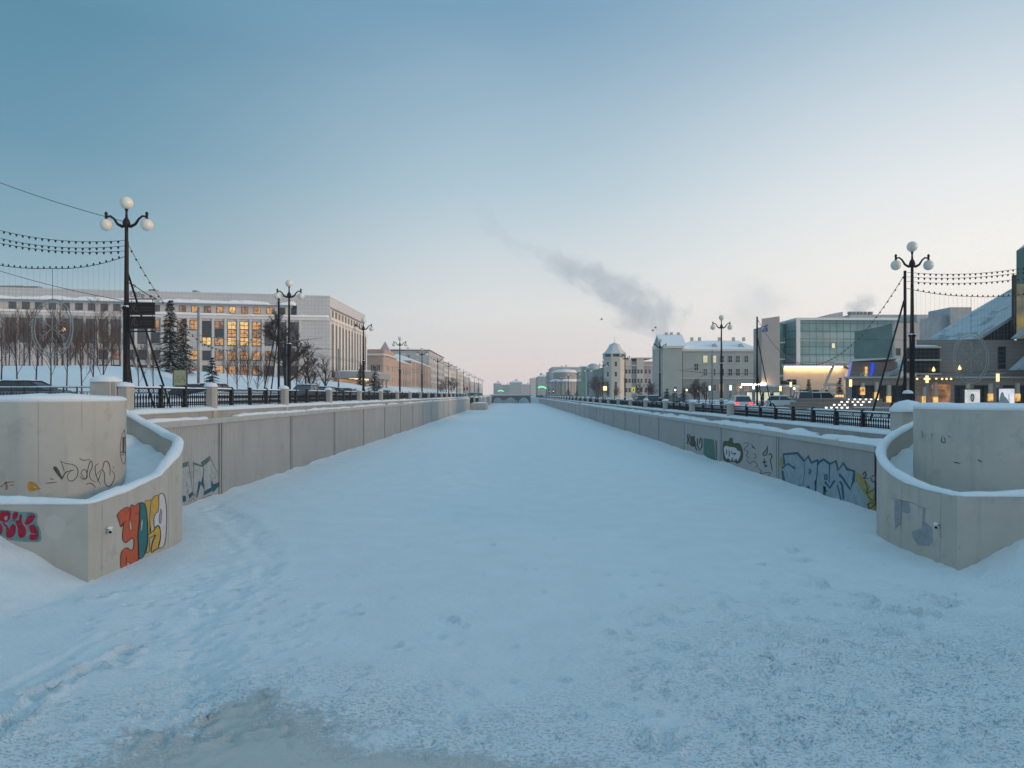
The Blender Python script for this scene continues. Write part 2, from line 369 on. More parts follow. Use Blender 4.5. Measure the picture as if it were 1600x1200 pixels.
# ---- snow on the ice: tracks, drifts, bare ice
def gp(px, py): Y = F*EYE/(py-CY); return ((px-CX)/F*Y, Y)
ys = [6.2]
while ys[-1] < 440: ys.append(ys[-1]*(1.0055 if ys[-1] < 60 else 1.03))
xs = np.concatenate([np.arange(-27, -9, .085), np.arange(-9, 9.01, .07), np.arange(9.085, 27, .085)])
X, Y = np.meshgrid(xs, np.array(ys))
near = 1-sst(45, 90, Y)
Z = .035*vnoise(X, Y, 3.1, 1)*near+.05*vnoise(X, Y, 9, 2)+(.014*vnoise(X, Y, .9, 3)+.007*vnoise(X, Y, .33, 4))*near
# wind crust gets rougher in the trampled foreground and on the right
rough = np.clip(sst(24, 10, Y)*.9+sst(2, 10, X)*sst(40, 14, Y)*.6, 0, 1)
rough = rough*(1-.85*np.exp(-((X+3.3)/2.7)**2-((Y-9.2)/1.7)**2))
Z += rough*(.013*vnoise(X, Y, .21, 5)+.018*vnoise(X, Y, .43, 6)+.028*vnoise(X, Y, 1.4, 7))+near*.012*vnoise(X*.6+Y*.25, Y*1.3, .55, 8)
def track(pts, width, depth, rim=.4, rgh=.03, seed=9):
    global Z
    P = [gp(*p) for p in pts]; D = np.full(X.shape, 1e9)
    for (ax_, ay_), (bx, by) in zip(P, P[1:]):
        dx, dy = bx-ax_, by-ay_; t = np.clip(((X-ax_)*dx+(Y-ay_)*dy)/(dx*dx+dy*dy), 0, 1)
        D = np.minimum(D, np.hypot(X-ax_-t*dx, Y-ay_-t*dy))
    D = D+.25*width*vnoise(X, Y, .7, seed)
    k = np.exp(-(D/width)**2)
    Z += -depth*k+depth*rim*np.exp(-((D-width*1.7)/(width*.5))**2)+rgh*k*vnoise(X, Y, .28, seed+1)
track([(330, 790), (375, 835), (345, 880), (290, 925), (255, 975), (270, 1030), (310, 1090), (330, 1160)], .7, .07, .35, .065)
track([(350, 800), (420, 850), (400, 900), (340, 960), (320, 1010), (300, 1080)], .4, .04, .5, .05, 15)
track([(390, 840), (430, 880), (330, 960), (240, 1010)], .3, .03, .4, .03, 21)
track([(-60, 1190), (0, 1150), (60, 1095), (140, 1045), (205, 1020)], .12, .085, .8, .05, 31)
track([(-60, 1120), (30, 1065), (110, 1025), (170, 990)], .12, .045, .7, .03, 33)
track([(0, 960), (90, 935), (170, 925), (300, 905)], .4, .03, .3, .03, 35)
track([(1100, 830), (1250, 870), (1400, 950), (1560, 1030)], .5, .02, .3, .03, 37)
def dent(px, py, r=.13, d=.09, el=1.5, ang=0.):
    global Z
    cx, cy = gp(px, py); ca, sa = math.cos(ang), math.sin(ang)
    u = (X-cx)*ca+(Y-cy)*sa; v = -(X-cx)*sa+(Y-cy)*ca; q = np.hypot(u/el, v)/r
    Z += -d*np.exp(-q**4)+d*.35*np.exp(-((q-1.5)/.4)**2)
rr = random.Random(3)
for p in [(1284, 914), (1343, 926), (1362, 934), (1356, 943), (1405, 950), (1428, 953), (1457, 956), (1480, 939), (1477, 944), (1232, 938), (1278, 907), (1240, 860), (1253, 873), (1190, 880), (1390, 985), (1448, 930),
          (143, 1048), (200, 1020), (153, 936), (160, 934), (60, 1090), (90, 1075), (25, 1130), (405, 815), (330, 1010), (770, 852), (705, 968), (712, 972), (955, 990), (560, 960), (620, 1010)]:
    k_ = .55 if 320 < p[0] < 1200 else 1.
    dent(p[0], p[1], (.11+.06*rr.random())*k_, (.17+.09*rr.random())*k_, 1.3+.6*rr.random(), rr.random()*3)
for k in range(900):   # trampled dents
    px, py = (rr.gauss(330, 95), rr.uniform(880, 1195)) if k < 350 else ((rr.uniform(980, 1600), rr.uniform(890, 1195)) if k < 720 else (rr.uniform(0, 1600), rr.uniform(780, 1190)))
    dent(px, py, .05+.07*rr.random(), .03+.045*rr.random(), 1.2+.9*rr.random(), rr.random()*3)
# drifts against the ramps and walls
def bank(x0, y0, sgn):
    global Z
    d = np.maximum(0, sgn*(X-x0)); f = np.maximum(0, y0-Y)
    up = np.minimum(.47*d, 1.5)*(1-sst(0, 6.5, f))*(1+.16*vnoise(X, Y, 1.7, 44)+.10*vnoise(X, Y, .6, 45))
    Z += np.where((d > 0) & (Y < y0+.25), up, 0)
bank(-11.2, 18.6, -1); bank(12.65, 20.0, 1)
def fillet(dist, h, w): 
    global Z
    Z += h*np.exp(-np.maximum(dist, 0)/w)*(1+.5*vnoise(X, Y, 1.3, 50))
fillet(np.where(Y > 24, np.minimum(X-LX, RX-X), 9), .16, .5)
fillet(np.where((Y > 18.6) & (Y < 24.5), np.abs(X+11.25), 9), .04, .25)
fillet(np.where((Y > 20) & (Y < 25), np.abs(X-12.6), 9), .05, .25)
kf = np.clip(1.25*np.exp(-((X+3.2)/2.3)**2-((Y-9.25)/1.25)**2), 0, 1)
Z = Z*(1-.92*kf)-.03*kf
def snow_ground():
    m = mat('canal_snow', (.83, .85, .88), .6, .03, .8, .0, spec=.2, coord='World'); nt = m.node_tree; N = nt.nodes.new; L = nt.links.new
    b = [n for n in nt.nodes if n.type == 'BSDF_PRINCIPLED'][0]; src = b.inputs['Base Color'].links[0].from_socket
    g = N('ShaderNodeNewGeometry'); sp = N('ShaderNodeSeparateXYZ'); L(g.outputs['Position'], sp.inputs[0])
    def mth(op, a, b_=None, c_=None):
        n = N('ShaderNodeMath'); n.operation = op
        for i, v in enumerate((a, b_, c_)):
            if v is None: continue
            if isinstance(v, (int, float)): n.inputs[i].default_value = v
            else: L(v, n.inputs[i])
        return n.outputs[0]
    def noise(sc, det=4, ro=.55, st=None):
        n = N('ShaderNodeTexNoise'); n.inputs['Scale'].default_value = sc; n.inputs['Detail'].default_value = det; n.inputs['Roughness'].default_value = ro
        if st:
            mp = N('ShaderNodeMapping'); mp.inputs['Scale'].default_value = st; mp.inputs['Rotation'].default_value = (0, 0, .25); L(g.outputs['Position'], mp.inputs[0]); L(mp.outputs[0], n.inputs['Vector'])
        else: L(g.outputs['Position'], n.inputs['Vector'])
        return n.outputs[0]
    def mr(v, a, b_, c_=0., d=1.):
        n = N('ShaderNodeMapRange'); n.interpolation_type = 'SMOOTHSTEP'
        for i, q in enumerate((a, b_, c_, d)): n.inputs[i+1].default_value = q
        L(v, n.inputs[0]); return n.outputs[0]
    def blob(cx, cy, rx, ry):
        u = mth('DIVIDE', mth('SUBTRACT', sp.outputs[0], cx), rx); v = mth('DIVIDE', mth('SUBTRACT', sp.outputs[1], cy), ry)
        return mth('SQRT', mth('ADD', mth('MULTIPLY', u, u), mth('MULTIPLY', v, v)))
    n1 = noise(1.1, 6, .6); n2 = noise(7.5, 5, .65); n3 = noise(17, 3, .6, (1, 1.6, 1))
    wob = mth('ADD', mth('MULTIPLY', mth('SUBTRACT', n1, .5), 1.5), mth('MULTIPLY', mth('SUBTRACT', n2, .5), 1.7))
    bare = None
    for q in [(-3.8, 9.8, 1.7, 1.15), (-2.0, 9.3, 2.6, .6), (-4.2, 10.9, .6, .7), (-3.0, 8.4, 2.2, 1.2)]:
        v = mr(mth('ADD', blob(*q), wob), 1.3, .55); bare = v if bare is None else mth('MAXIMUM', bare, v)
    speck = mr(n3, .555, .62)                     # small dents coloured darker, more of them in the foreground
    reg = mth('MAXIMUM', mr(blob(-3.4, 9.4, 4.6, 4.2), 1.1, .35), mth('MAXIMUM', mth('MULTIPLY', mr(blob(7.5, 11, 7.5, 7.5), 1.2, .2), .9), mth('MULTIPLY', mr(sp.outputs[1], 14., 8.5), .9)))
    reg = mth('MULTIPLY', reg, mr(noise(.7, 4), .25, .55))
    pits = mth('MULTIPLY', mth('MULTIPLY', mth('MULTIPLY', speck, reg), .6), mth('SUBTRACT', 1., bare))
    sand = mth('MULTIPLY', mr(noise(.55, 6, .7), .56, .74), mth('MAXIMUM', mth('MULTIPLY', mr(blob(-.2, 9.3, 3.0, 1.5), 1.1, .3), .55), mth('MULTIPLY', mr(blob(8.5, 12.5, 5, 3), 1.1, .3), .35)))
    def mix(f, a, col):
        n = N('ShaderNodeMixRGB'); L(f, n.inputs[0]); L(a, n.inputs[1]); n.inputs[2].default_value = (*col, 1); return n.outputs[0]
    c = mix(sand, src, (.62, .55, .46)); c = mix(pits, c, (.50, .53, .56)); c = mix(bare, c, (.56, .535, .51))
    L(c, b.inputs['Base Color'])
    b.inputs['Roughness'].default_value = .65
    L(mr(bare, 0, 1, .65, .42), b.inputs['Roughness'])
    fine = mth('ADD', mth('MULTIPLY', noise(30, 5, .6), .35), mth('MULTIPLY', noise(9, 5, .6, (1, 2, 1)), .8))
    calm = mth('SUBTRACT', 1., mth('MULTIPLY', bare, .75))
    h = mth('SUBTRACT', mth('SUBTRACT', mth('MULTIPLY', fine, calm), mth('MULTIPLY', pits, .8)), mth('MULTIPLY', bare, .1))
    bp = N('ShaderNodeBump'); bp.inputs['Strength'].default_value = .9; bp.inputs['Distance'].default_value = .07
    L(h, bp.inputs['Height']); L(bp.outputs[0], b.inputs['Normal'])
    return m
ice = gridmesh('frozen_canal', X, Y, Z, snow_ground()); tag(ice, 'frozen canal under trodden snow', None, None, 'structure')
g = MB().box(-3000, -300, -1.6, 3000, 3000, -1.2).build('ground', M['snow']); tag(g, 'snow covered ground', None, None, 'structure')
def berm(name, label, x, y0, y1, z, w_, h, seed):
    o = MB().ridge([(x, y1, z-.05), (x, y0, z-.05)], w_, h, .6, .15, .45, .05, seed).build(name, M['snow']); tag(o, label, None, None, 'structure')
berm('snow_bank', 'ploughed snow bank behind the left railing', -19.3, 36, 230, LST, 1.9, .85, 91)
berm('snow_bank', 'ploughed snow bank behind the right railing', 19.2, 31, 230, RST, 2.2, .55, 92)
# ---- streets and the snowy park slope
M['street'] = mat('packed_snow_street', (.50, .49, .49), .8, .2, .35, .1, 6, col2=(.74, .75, .77), coord='World')
M['plough'] = mat('park_snow', (.82, .84, .87), .7, .03, 2, .3, 5)
def hill(X, Y):
    return LST+3.9*sst(24, 44, -X)*sst(40, 78, Y)+.12*vnoise(X, Y, 5, 61)+.06*vnoise(X, Y, 1.6, 62)
gx, gy = np.meshgrid(np.concatenate([np.arange(-160, -30, 1.6), np.arange(-30, -16.0, .7), [-15.9]]), np.concatenate([np.arange(22.3, 110, .9), np.arange(110, 450, 6)]))
gz = np.where(gx > -24, LST+.05*vnoise(gx, gy, 2.5, 63), hill(gx, gy))
tag(gridmesh('park_slope', gx, gy, gz, M['plough']), 'snowy park slope on the left bank', None, None, 'structure')
tag(MB().box(-36, 40, LST-.3, -21.5, 445, LST+.16).build('street', M['street']), 'left bank street', None, None, 'structure')
tag(MB().box(16.6, 26.0, -1, 400, 445, RST).build('pavement', M['plough']), 'snow covered right bank', None, None, 'structure')
tag(MB().box(24.5, 30, RST-.3, 37, 445, RST+.03).build('street', M['street']), 'right bank street', None, None, 'structure')
tag(MB().box(-900, 432, -1, 900, 2600, 3.7).build('terrain', M['plough']), 'snowy ground beyond the far bridge', None, None, 'structure')
# ================================================================== embankment walls
ORD = ['first', 'second', 'third', 'fourth', 'fifth', 'sixth', 'seventh', 'eighth', 'ninth', 'tenth', 'eleventh', 'twelfth', 'thirteenth', 'fourteenth', 'fifteenth', 'sixteenth', 'seventeenth', 'eighteenth', 'nineteenth',
       'twentieth'] + ['twenty-'+t for t in ('first', 'second', 'third', 'fourth', 'fifth', 'sixth', 'seventh', 'eighth', 'ninth')]+['thirtieth']+['thirty-'+t for t in ('first', 'second', 'third', 'fourth', 'fifth')]
def wall(side):
    s = 1 if side == 'left' else -1              # towards the canal
    x0, zt = (LX, LZ) if s > 0 else (RX, RZ); ya, yb = (26.95, 232.0) if s > 0 else (28.15, 425.0); j0 = 34.8 if s > 0 else 40.35
    rt = thing('canal_wall', 'long grey ribbed canal wall along the %s bank, with coping and snow' % side, 'wall', (x0, ya, 0))
    js = [j0-PITCH]+[j0+PITCH*k for k in range(40) if j0+PITCH*k < yb-4]+[yb]
    for a, b in zip(js, js[1:]):
        a = max(a+.2, ya); b = b-.2; n = int((b-a)/.17) if a < 130 else 2
        m = MB(); vs = []; 
        for i in range(n+1):
            y = a+(b-a)*i/n
            d = .022 if a < 130 else 0
            vs += [(x0, y-.045 if i else y, 0), (x0-s*d, y-.03 if i else y, 0), (x0-s*d, y+.03 if i < n else y, 0), (x0, y+.045 if i < n else y, 0)]
        k = len(vs); full = [(v[0], v[1], -.4) for v in vs]+[(v[0], v[1], zt) for v in vs]
        m.add(full, [(i, i+1, k+i+1, k+i) if s > 0 else (i+1, i, k+i, k+i+1) for i in range(k-1)])
        m.build('wall_panel', M['sheet'], rt)
    j = MB(); g_ = MB()
    for y in js[1:-1]:
        jm = MB().box(x0-s*.1, y-.2, -.4, x0+s*.05, y-.087, zt-.002).box(x0-s*.1, y+.087, -.4, x0+s*.05, y+.2, zt-.002)
        jo = jm.build('joint_cover', M['sheet'], rt)
        MB().box(x0-s*.1, y-.085, -.4, x0-s*.02, y+.085, zt-.003).build('joint_gap', M['joint'], jo)
    cop = MB()
    for a, b in zip(js, js[1:]): cop.cbox(x0+s*.09, max(a, ya)+.01, zt, x0-s*.75, b-.01, zt+.26, .03)
    cop.build('coping', M['coping'], rt)
    MB().ridge([(x0-s*.12, ya, zt+.24), (x0-s*.12, yb, zt+.24)] if s > 0 else [(x0-s*.12, yb, zt+.24), (x0-s*.12, ya, zt+.24)], .34, .13, .25 if s > 0 else .3, .5, .8, .02, 5+s, gaps=.55 if s > 0 else .2).build('coping_snow', M['snow'], rt)
    par = MB()
    if s > 0: par.cbox(x0-.32, ya, zt+.255, x0-1.3, yb, LST+.02, .03)
    else: par.cbox(x0+.62, ya, zt+.255, x0+1.6, yb, RST+.05, .03)
    par.build('parapet_base', M['concrete_dark'], rt)
    # snow lying on the ledge under the railing
    xl = x0-s*(.62 if s > 0 else .92); zl = (LST if s > 0 else RST+.02)
    MB().ridge([(xl, ya, zl), (xl, yb, zl)] if s > 0 else [(xl, yb, zl), (xl, ya, zl)], .78 if s > 0 else .9, .2 if s > 0 else .16, .25, .1, .25, .04, 15+s).build('ledge_snow', M['snow'], rt)
    if s < 0:   # wide shelf of snow between coping and parapet
        MB().ridge([(x0+.45, yb, zt+.22), (x0+.45, ya, zt+.22)], .55, .26, .25, .35, .5, .02, 77, gaps=.35).build('shelf_snow', M['snow'], rt)
    return rt, js
wl, jl = wall('left'); wr, jr = wall('right')
# ---- railing posts (concrete pillars) and cast iron railings between them
def pillar_parts(rt, s, x, y, zb, zt_, w=.25, seed=0):
    m = MB(); m.cbox(x-w, y-w, zb+.45, x+w, y+w, zt_, .07)
    vs = [(x-w+.05, y-w+.07, zb), (x+w-.05, y-w+.07, zb), (x+w-.05, y+w-.07, zb), (x-w+.05, y+w-.07, zb), (x-w+.02, y-w+.02, zb+.45), (x+w-.02, y-w+.02, zb+.45), (x+w-.02, y+w-.02, zb+.45), (x-w+.02, y+w-.02, zb+.45)]
    m.add(vs, [(3, 2, 1, 0), (0, 1, 5, 4), (1, 2, 6, 5), (2, 3, 7, 6), (3, 0, 4, 7)])
    m.box(x+s*(w-.02), y-.14, zb+.62, x+s*(w+.02), y+.14, zt_-.16)
    m.build('shaft', M['concrete'], rt)
    random.seed(seed); MB().dome((x, y, zt_-.03), w*1.18, w*1.18, .24, 12, 5, .12, .45).build('snow_cap', M['snow'], rt)
def pillars(side):
    s = 1 if side == 'left' else -1; out = []
    x = -14.98 if s > 0 else 15.85; zb, zt_ = (LZ+.2, 5.42) if s > 0 else (RZ+.3, 4.38)
    js = jl[1:-1] if s > 0 else [y for y in jr[2:-1]]
    protos = []
    for i, y in enumerate(js):
        lab = 'snow capped concrete railing pillar, %s from the ramp on the %s bank' % (ORD[i], side)
        if i < 4:
            t = thing('railing_pillar', lab, 'pillar', (x, y, zb), 'snow capped pillars of the %s railing' % side); pillar_parts(t, s, x, y, zb, zt_, .25, i+1); protos.append(t)
        else: t = dup(protos[i % 4], loc=(x, y, zb), label=lab)
        out.append(y)
    return out
pl, pr = pillars('left'), pillars('right')
def baluster(m, x, y, z0, z1, n=6):
    h = z1-z0; m.lathe((x, y, z0), [(.018, 0), (.018, h*.06), (.045, h*.12), (.05, h*.2), (.03, h*.3), (.022, h*.38), (.03, h*.5), (.048, h*.62), (.05, h*.72), (.028, h*.82), (.016, h*.9), (.016, h)], n)
def railing(name, lab, x, y0, y1, zb, zt_, nb, group, seed=0, bal=True):
    rt = thing(name, lab, 'railing', (x, y0, zb), group)
    MB().cbox(x-.05, y0, zt_-.06, x+.05, y1, zt_, .015).build('top_rail', M['iron'], rt)
    MB().box(x-.03, y0, zb+.09, x+.03, y1, zb+.14).build('bottom_rail', M['iron'], rt)
    MB().box(x-.025, y0, zt_-.24, x+.025, y1, zt_-.2).build('middle_rail', M['iron'], rt)
    bay = (y1-y0)/nb
    for i in range(nb):
        a, b = y0+i*bay, y0+(i+1)*bay
        if i:
            pm = MB().cbox(x-.085, a-.085, zb-.05, x+.085, a+.085, zt_+.05, .02).cbox(x-.105, a-.105, zb-.05, x+.105, a+.105, zb+.16, .02).cbox(x-.1, a-.1, zt_-.26, x+.1, a+.1, zt_-.16, .02)
            pm.lathe((x, a, zt_+.05), [(.09, 0), (.1, .03), (.06, .06), (.01, .08)], 8).build('railing_post', M['iron'], rt)
        m = MB(); k = int(bay/.2)
        for q in range(k):
            y = a+bay*(q+.5)/k
            if i and q == 0 and bay*(.5)/k < .1: continue
            baluster(m, x, y, zb+.12, zt_-.22, 6); m.box(x-.012, y-.012, zb, x+.012, y+.012, zb+.12)
            # frieze: small crossed bars between top and middle rail
            for sg in (-1, 1): m.tube([(x, y-sg*bay/k*.5, zt_-.2), (x, y+sg*bay/k*.5, zt_-.06)], .012, 4, False, False)
            m.ball((x, y, zb+.15), .04, 6, 4)
        m.build('baluster_panel', M['iron'], rt)
    MB().ridge([(x, y0, zt_-.004), (x, y1, zt_-.004)], .11, .055, .2, .2, .5, .0, seed, gaps=.25).build('rail_snow', M['snow'], rt)
    return rt
lx, rx_ = -15.12, 16.02
gl_, gr_ = 'black iron railings along the left bank', 'black iron railings along the right bank'
def rlab(i, side): return 'black iron railing, %s span from the ramp on the %s bank' % (ORD[i], side)
railing('iron_railing', rlab(0, 'left'), lx, 27.95, pl[0]-.25, 4.42, 5.3, 3, gl_, 1)
P0 = railing('iron_railing', rlab(1, 'left'), lx, pl[0]+.25, pl[1]-.25, 4.42, 5.3, 4, gl_, 2)
for i, (a, b) in enumerate(zip(pl[1:], pl[2:])): dup(P0, loc=(lx, a+.25, 4.42), label=rlab(i+2, 'left'))
# right bank: the near span runs two bays with no pillar between
railing('iron_railing', 'long black iron railing span nearest the right ramp, two bays without a pillar', rx_, 29.6, pr[0]-.25, 3.46, 4.22, 8, gr_, 3)
P1 = railing('iron_railing', rlab(1, 'right'), rx_, pr[0]+.25, pr[1]-.25, 3.46, 4.22, 4, gr_, 4)
for i, (a, b) in enumerate(zip(pr[1:], pr[2:])): dup(P1, loc=(rx_, a+.25, 3.46), label=rlab(i+2, 'right'))
# end piers by the ramps
t = thing('end_pier', 'stout concrete end pier with snow cap above the left ramp', 'pillar', (-15.5, 27.4, 3.6))
MB().cbox(-16.25, 26.95, 3.6, -15.45, 27.75, 5.52, .03).build('shaft', M['concrete'], t)
MB().cbox(-15.449, 27.02, 3.55, -15.28, 27.68, 5.5, .02).cbox(-15.279, 27.08, 3.5, -14.86, 27.6, 5.34, .05).build('pilaster', M['concrete'], t)
MB().dome((-15.85, 27.35, 5.49), .5, .5, .3, 12, 5, .1, .5).dome((-15.1, 27.34, 5.31), .32, .32, .2, 10, 4, .1, .5).build('snow_cap', M['snow'], t)
t = thing('end_pier', 'low concrete end pier under a thick snow hood above the right ramp', 'pillar', (16.2, 29.2, 3.0))
MB().cbox(15.75, 28.6, 2.9, 16.75, 29.5, 4.35, .04).build('shaft', M['concrete'], t)
MB().dome((16.25, 29.05, 4.3), .62, .58, .5, 14, 6, .1, .5).build('snow_cap', M['snow'], t)
# ================================================================== ramps
def ramp_thing(side):
    s = 1 if side == 'left' else -1
    if s > 0: fx, cy0, cyc, Ro, endx = -11.25, 18.6, 23.0, 4.0, -15.05; zs = [(18.6, 2.12), (20.5, 2.2), (22.4, 2.45), (23.0, 2.72)]; arc = [(0, 2.72), (12, 3.02), (25, 3.32), (38, 3.36), (50, 3.45), (70, 3.88), (87, 4.4)]; dcx, dcy, dr, dz = -14.72, 22.6, 2.0, 4.8
    else: fx, cy0, cyc, Ro, endx = 12.6, 20.0, 23.3, 4.8, 16.2; zs = [(20.0, 2.1), (21.5, 2.12), (22.6, 2.18), (23.3, 2.32)]; arc = [(0, 2.32), (12, 2.56), (27, 2.88), (45, 3.25), (60, 3.6), (77, 4.1)]; dcx, dcy, dr, dz = 16.25, 24.2, 2.2, 4.52
    rt = thing('spiral_ramp', 'beige curved concrete ramp on the %s%s' % (side, ' with bright lettering on its outer wall' if s > 0 else ' with faded blue patches on its outer wall'), 'ramp', (fx, cy0, 0))
    cx = fx-s*Ro
    def path(off):      # outer face offset inwards by off
        P = [(fx-s*14, cy0+off, 2.1), (fx-s*off, cy0+off, 2.12)]
        for (y, z) in zs[1:]: P.append((fx-s*off, y, z))
        n = 26
        for i in range(1, n+1):
            a = arc[-1][0]*i/n
            for (a0, z0), (a1, z1) in zip(arc, arc[1:]):
                if a0 <= a <= a1: q = (a-a0)/(a1-a0); z = z0+(z1-z0)*q; break
            P.append((cx+s*(Ro-off)*math.cos(R(a)), cyc+(Ro-off)*math.sin(R(a)), z))
        return P
    def strip(off0, off1, zf0, zf1, name, m, smooth=False):
        A, B = path(off0), path(off1); vs = []; fs = []
        for a, b in zip(A, B):
            vs += [(a[0], a[1], zf0(a[2])), (a[0], a[1], zf1(a[2])), (b[0], b[1], zf1(a[2])), (b[0], b[1], zf0(a[2]))]
        for i in range(len(A)-1):
            for k in range(4):
                k2 = (k+1) % 4; f = (i*4+k, i*4+k2, (i+1)*4+k2, (i+1)*4+k); fs.append(f if s < 0 else f[::-1])
        n = len(A); fs += [(0, 3, 2, 1) if s < 0 else (1, 2, 3, 0), (4*n-4, 4*n-3, 4*n-2, 4*n-1) if s < 0 else (4*n-1, 4*n-2, 4*n-3, 4*n-4)]
        o = MB().add(vs, fs).build(name, m, rt)
        return o
    ow = strip(0, .28, lambda z: -.5, lambda z: z, 'outer_wall', M['concrete'])
    ps = path(.14); MB().ridge([(p[0], p[1], p[2]-.012) for p in (ps if s < 0 else ps)], .36, .15, .12, .2, .5, .0, 31+s).build('wall_snow', M['snow'], rt)
    # sloping floor of the ramp, under snow
    A = path(.29); vs = []; fs = []
    for i, a in enumerate(A):
        if i < 2: bq = (a[0]-s*(1.6 if i else 0), cy0+2.6, a[2]); 
        else:
            dx, dy = dcx-a[0], dcy-a[1]; l = math.hypot(dx, dy); k = max(l-dr+.35, .4)/l; bq = (a[0]+dx*k, a[1]+dy*k, a[2])
        z = a[2]-.82+.05*math.sin(i*1.7)
        for q in range(5):
            t_ = q/4; e = .16*(2*t_-1)**2
            vs.append((a[0]+(bq[0]-a[0])*t_, a[1]+(bq[1]-a[1])*t_, z+e))
    for i in range(len(A)-1):
        for q in range(4):
            f = (i*5+q, i*5+q+1, (i+1)*5+q+1, (i+1)*5+q); fs.append(f if s > 0 else f[::-1])
    MB().add(vs, fs, True).build('ramp_floor', M['plough'], rt)
    # inner drum: straight front that rounds into the ramp
    pts = [(dcx-s*12, dcy-dr)]
    for i in range(0, 31): a = R(-90+185*i/30); pts.append((dcx+s*dr*math.cos(a), dcy+dr*math.sin(a)))
    pts += [(dcx-s*12, dcy+dr)]
    n = len(pts); vs = []; fs = []
    for z, e in ((-.3, 0), (dz-.05, 0), (dz, .04)):
        for i, p in enumerate(pts):
            dx, dy = (p[0]-dcx)*s, p[1]-dcy
            vs.append((p[0]-s*e*max(0, dx)/dr, p[1]-e*dy/dr, z))
    for k in (0, n):
        for i in range(n-1): f = (k+i, k+i+1, k+n+i+1, k+n+i); fs.append(f if s > 0 else f[::-1])
    m = MB().add(vs, fs, True)
    top = [vs[2*n+i] for i in range(n)]; m.add(top, [tuple(range(n)) if s > 0 else tuple(range(n-1, -1, -1))])
    m.build('inner_wall', M['concrete'], rt)
    # snow on the drum
    random.seed(5+s); rim = []; vs = []; fs = []; r2 = random.Random(8+s)
    hv = [r2.random() for _ in range(600)]
    dense = []
    for a, b in zip(pts, pts[1:]):
        k = max(1, int(math.hypot(b[0]-a[0], b[1]-a[1])/.25)); dense += [(a[0]+(b[0]-a[0])*i/k, a[1]+(b[1]-a[1])*i/k) for i in range(k)]
    dense.append(pts[-1]); n = len(dense)
    def hn(i, sc): j = int(i/sc); f = i/sc-j; f = f*f*(3-2*f); return hv[j]*(1-f)+hv[j+1]*f
    prof = [(.03, -.01), (-.02, .05), (.0, .11), (.06, .16), (.2, .2), (.9, .22)]
    for (e, h) in prof:
        for i, p in enumerate(dense):
            dx, dy = (p[0]-dcx)*s, p[1]-dcy; hh = h*(.55+.55*hn(i, 9)+.25*hn(i+77, 3)) if h > 0 else h
            vs.append((p[0]-s*e*max(0, dx)/dr, p[1]-e*dy/dr, dz+hh))
    for k in range(len(prof)-1):
        for i in range(n-1): f = (k*n+i, k*n+i+1, (k+1)*n+i+1, (k+1)*n+i); fs.append(f if s > 0 else f[::-1])
    fs.append(tuple((len(prof)-1)*n+i for i in (range(n) if s > 0 else range(n-1, -1, -1))))
    MB().add(vs, fs, True).build('inner_wall_snow', M['snow'], rt)
    return rt, (dcx, dcy, dr)
rampL, drumL = ramp_thing('left'); rampR, drumR = ramp_thing('right')
# ================================================================== graffiti (flat paint, a few mm proud of the wall it is on)
def pX(X0, off):                                  # onto a wall at x = X0
    def f(px, py): Y = X0*F/(px-CX); return (X0+off, Y, EYE-(py-CY)/F*Y)
    return f
def pY(Y0, off):
    def f(px, py): return ((px-CX)/F*Y0, Y0-off, EYE-(py-CY)/F*Y0)
    return f
def pDrum(d, s, off):
    cx, cy, r = d
    def f(px, py):
        k = (px-CX)/F; r_ = r+off
        Yf = cy-r_
        if s*(k*Yf-cx) <= 0: return (k*Yf, Yf, EYE-(py-CY)/F*Yf)
        a = k*k+1; b = -2*(k*cx+cy); c_ = cx*cx+cy*cy-r_*r_; D = max(b*b-4*a*c_, 0); Y = (-b-math.sqrt(D))/(2*a)
        return (k*Y, Y, EYE-(py-CY)/F*Y)
    return f
def smoothpts(P, closed=False, k=4):
    out = []; n = len(P)
    for i in range(n if closed else n-1):
        g = lambda j: P[j % n] if closed else P[min(max(j, 0), n-1)]
        a, b, c_, d = g(i-1), g(i), g(i+1), g(i+2)
        for q in range(k):
            t = q/k; out.append(tuple(.5*((2*b[e])+(-a[e]+c_[e])*t+(2*a[e]-5*b[e]+4*c_[e]-d[e])*t*t+(-a[e]+3*b[e]-3*c_[e]+d[e])*t**3) for e in (0, 1)))
    if not closed: out.append(P[-1])
    return out
def stroke(m, P, w, f, sm=True, taper=.5):
    Q = smoothpts(P) if sm else P; vs = []; n = len(Q)
    for i, p in enumerate(Q):
        a, b = Q[max(i-1, 0)], Q[min(i+1, n-1)]; dx, dy = b[0]-a[0], b[1]-a[1]; l = math.hypot(dx, dy) or 1
        ww = w*.5*(taper+(1-taper)*math.sin(math.pi*min(1, max(0, (i+.3)/(n-.4))))) if taper < 1 else w*.5
        vs += [f(p[0]-dy/l*ww, p[1]+dx/l*ww), f(p[0]+dy/l*ww, p[1]-dx/l*ww)]
    m.add(vs, [(2*i, 2*i+1, 2*i+3, 2*i+2) for i in range(n-1)])
def fill(m, P, f, sm=True): m.poly([f(*p) for p in (smoothpts(P, True, 3) if sm else P)])
def T(P, z, ox, oy): return [(ox+x/z, oy+y/z) for (x, y) in P]
def graf(name, label, parent, layers):
    root = None
    for k, (mt, items) in enumerate(layers):
        m = MB()
        for it in items: it(m)
        o = m.build(name if root is None else 'paint_layer', M[mt], parent if root is None else root)
        if root is None: root = o; o['label'] = label
    return root
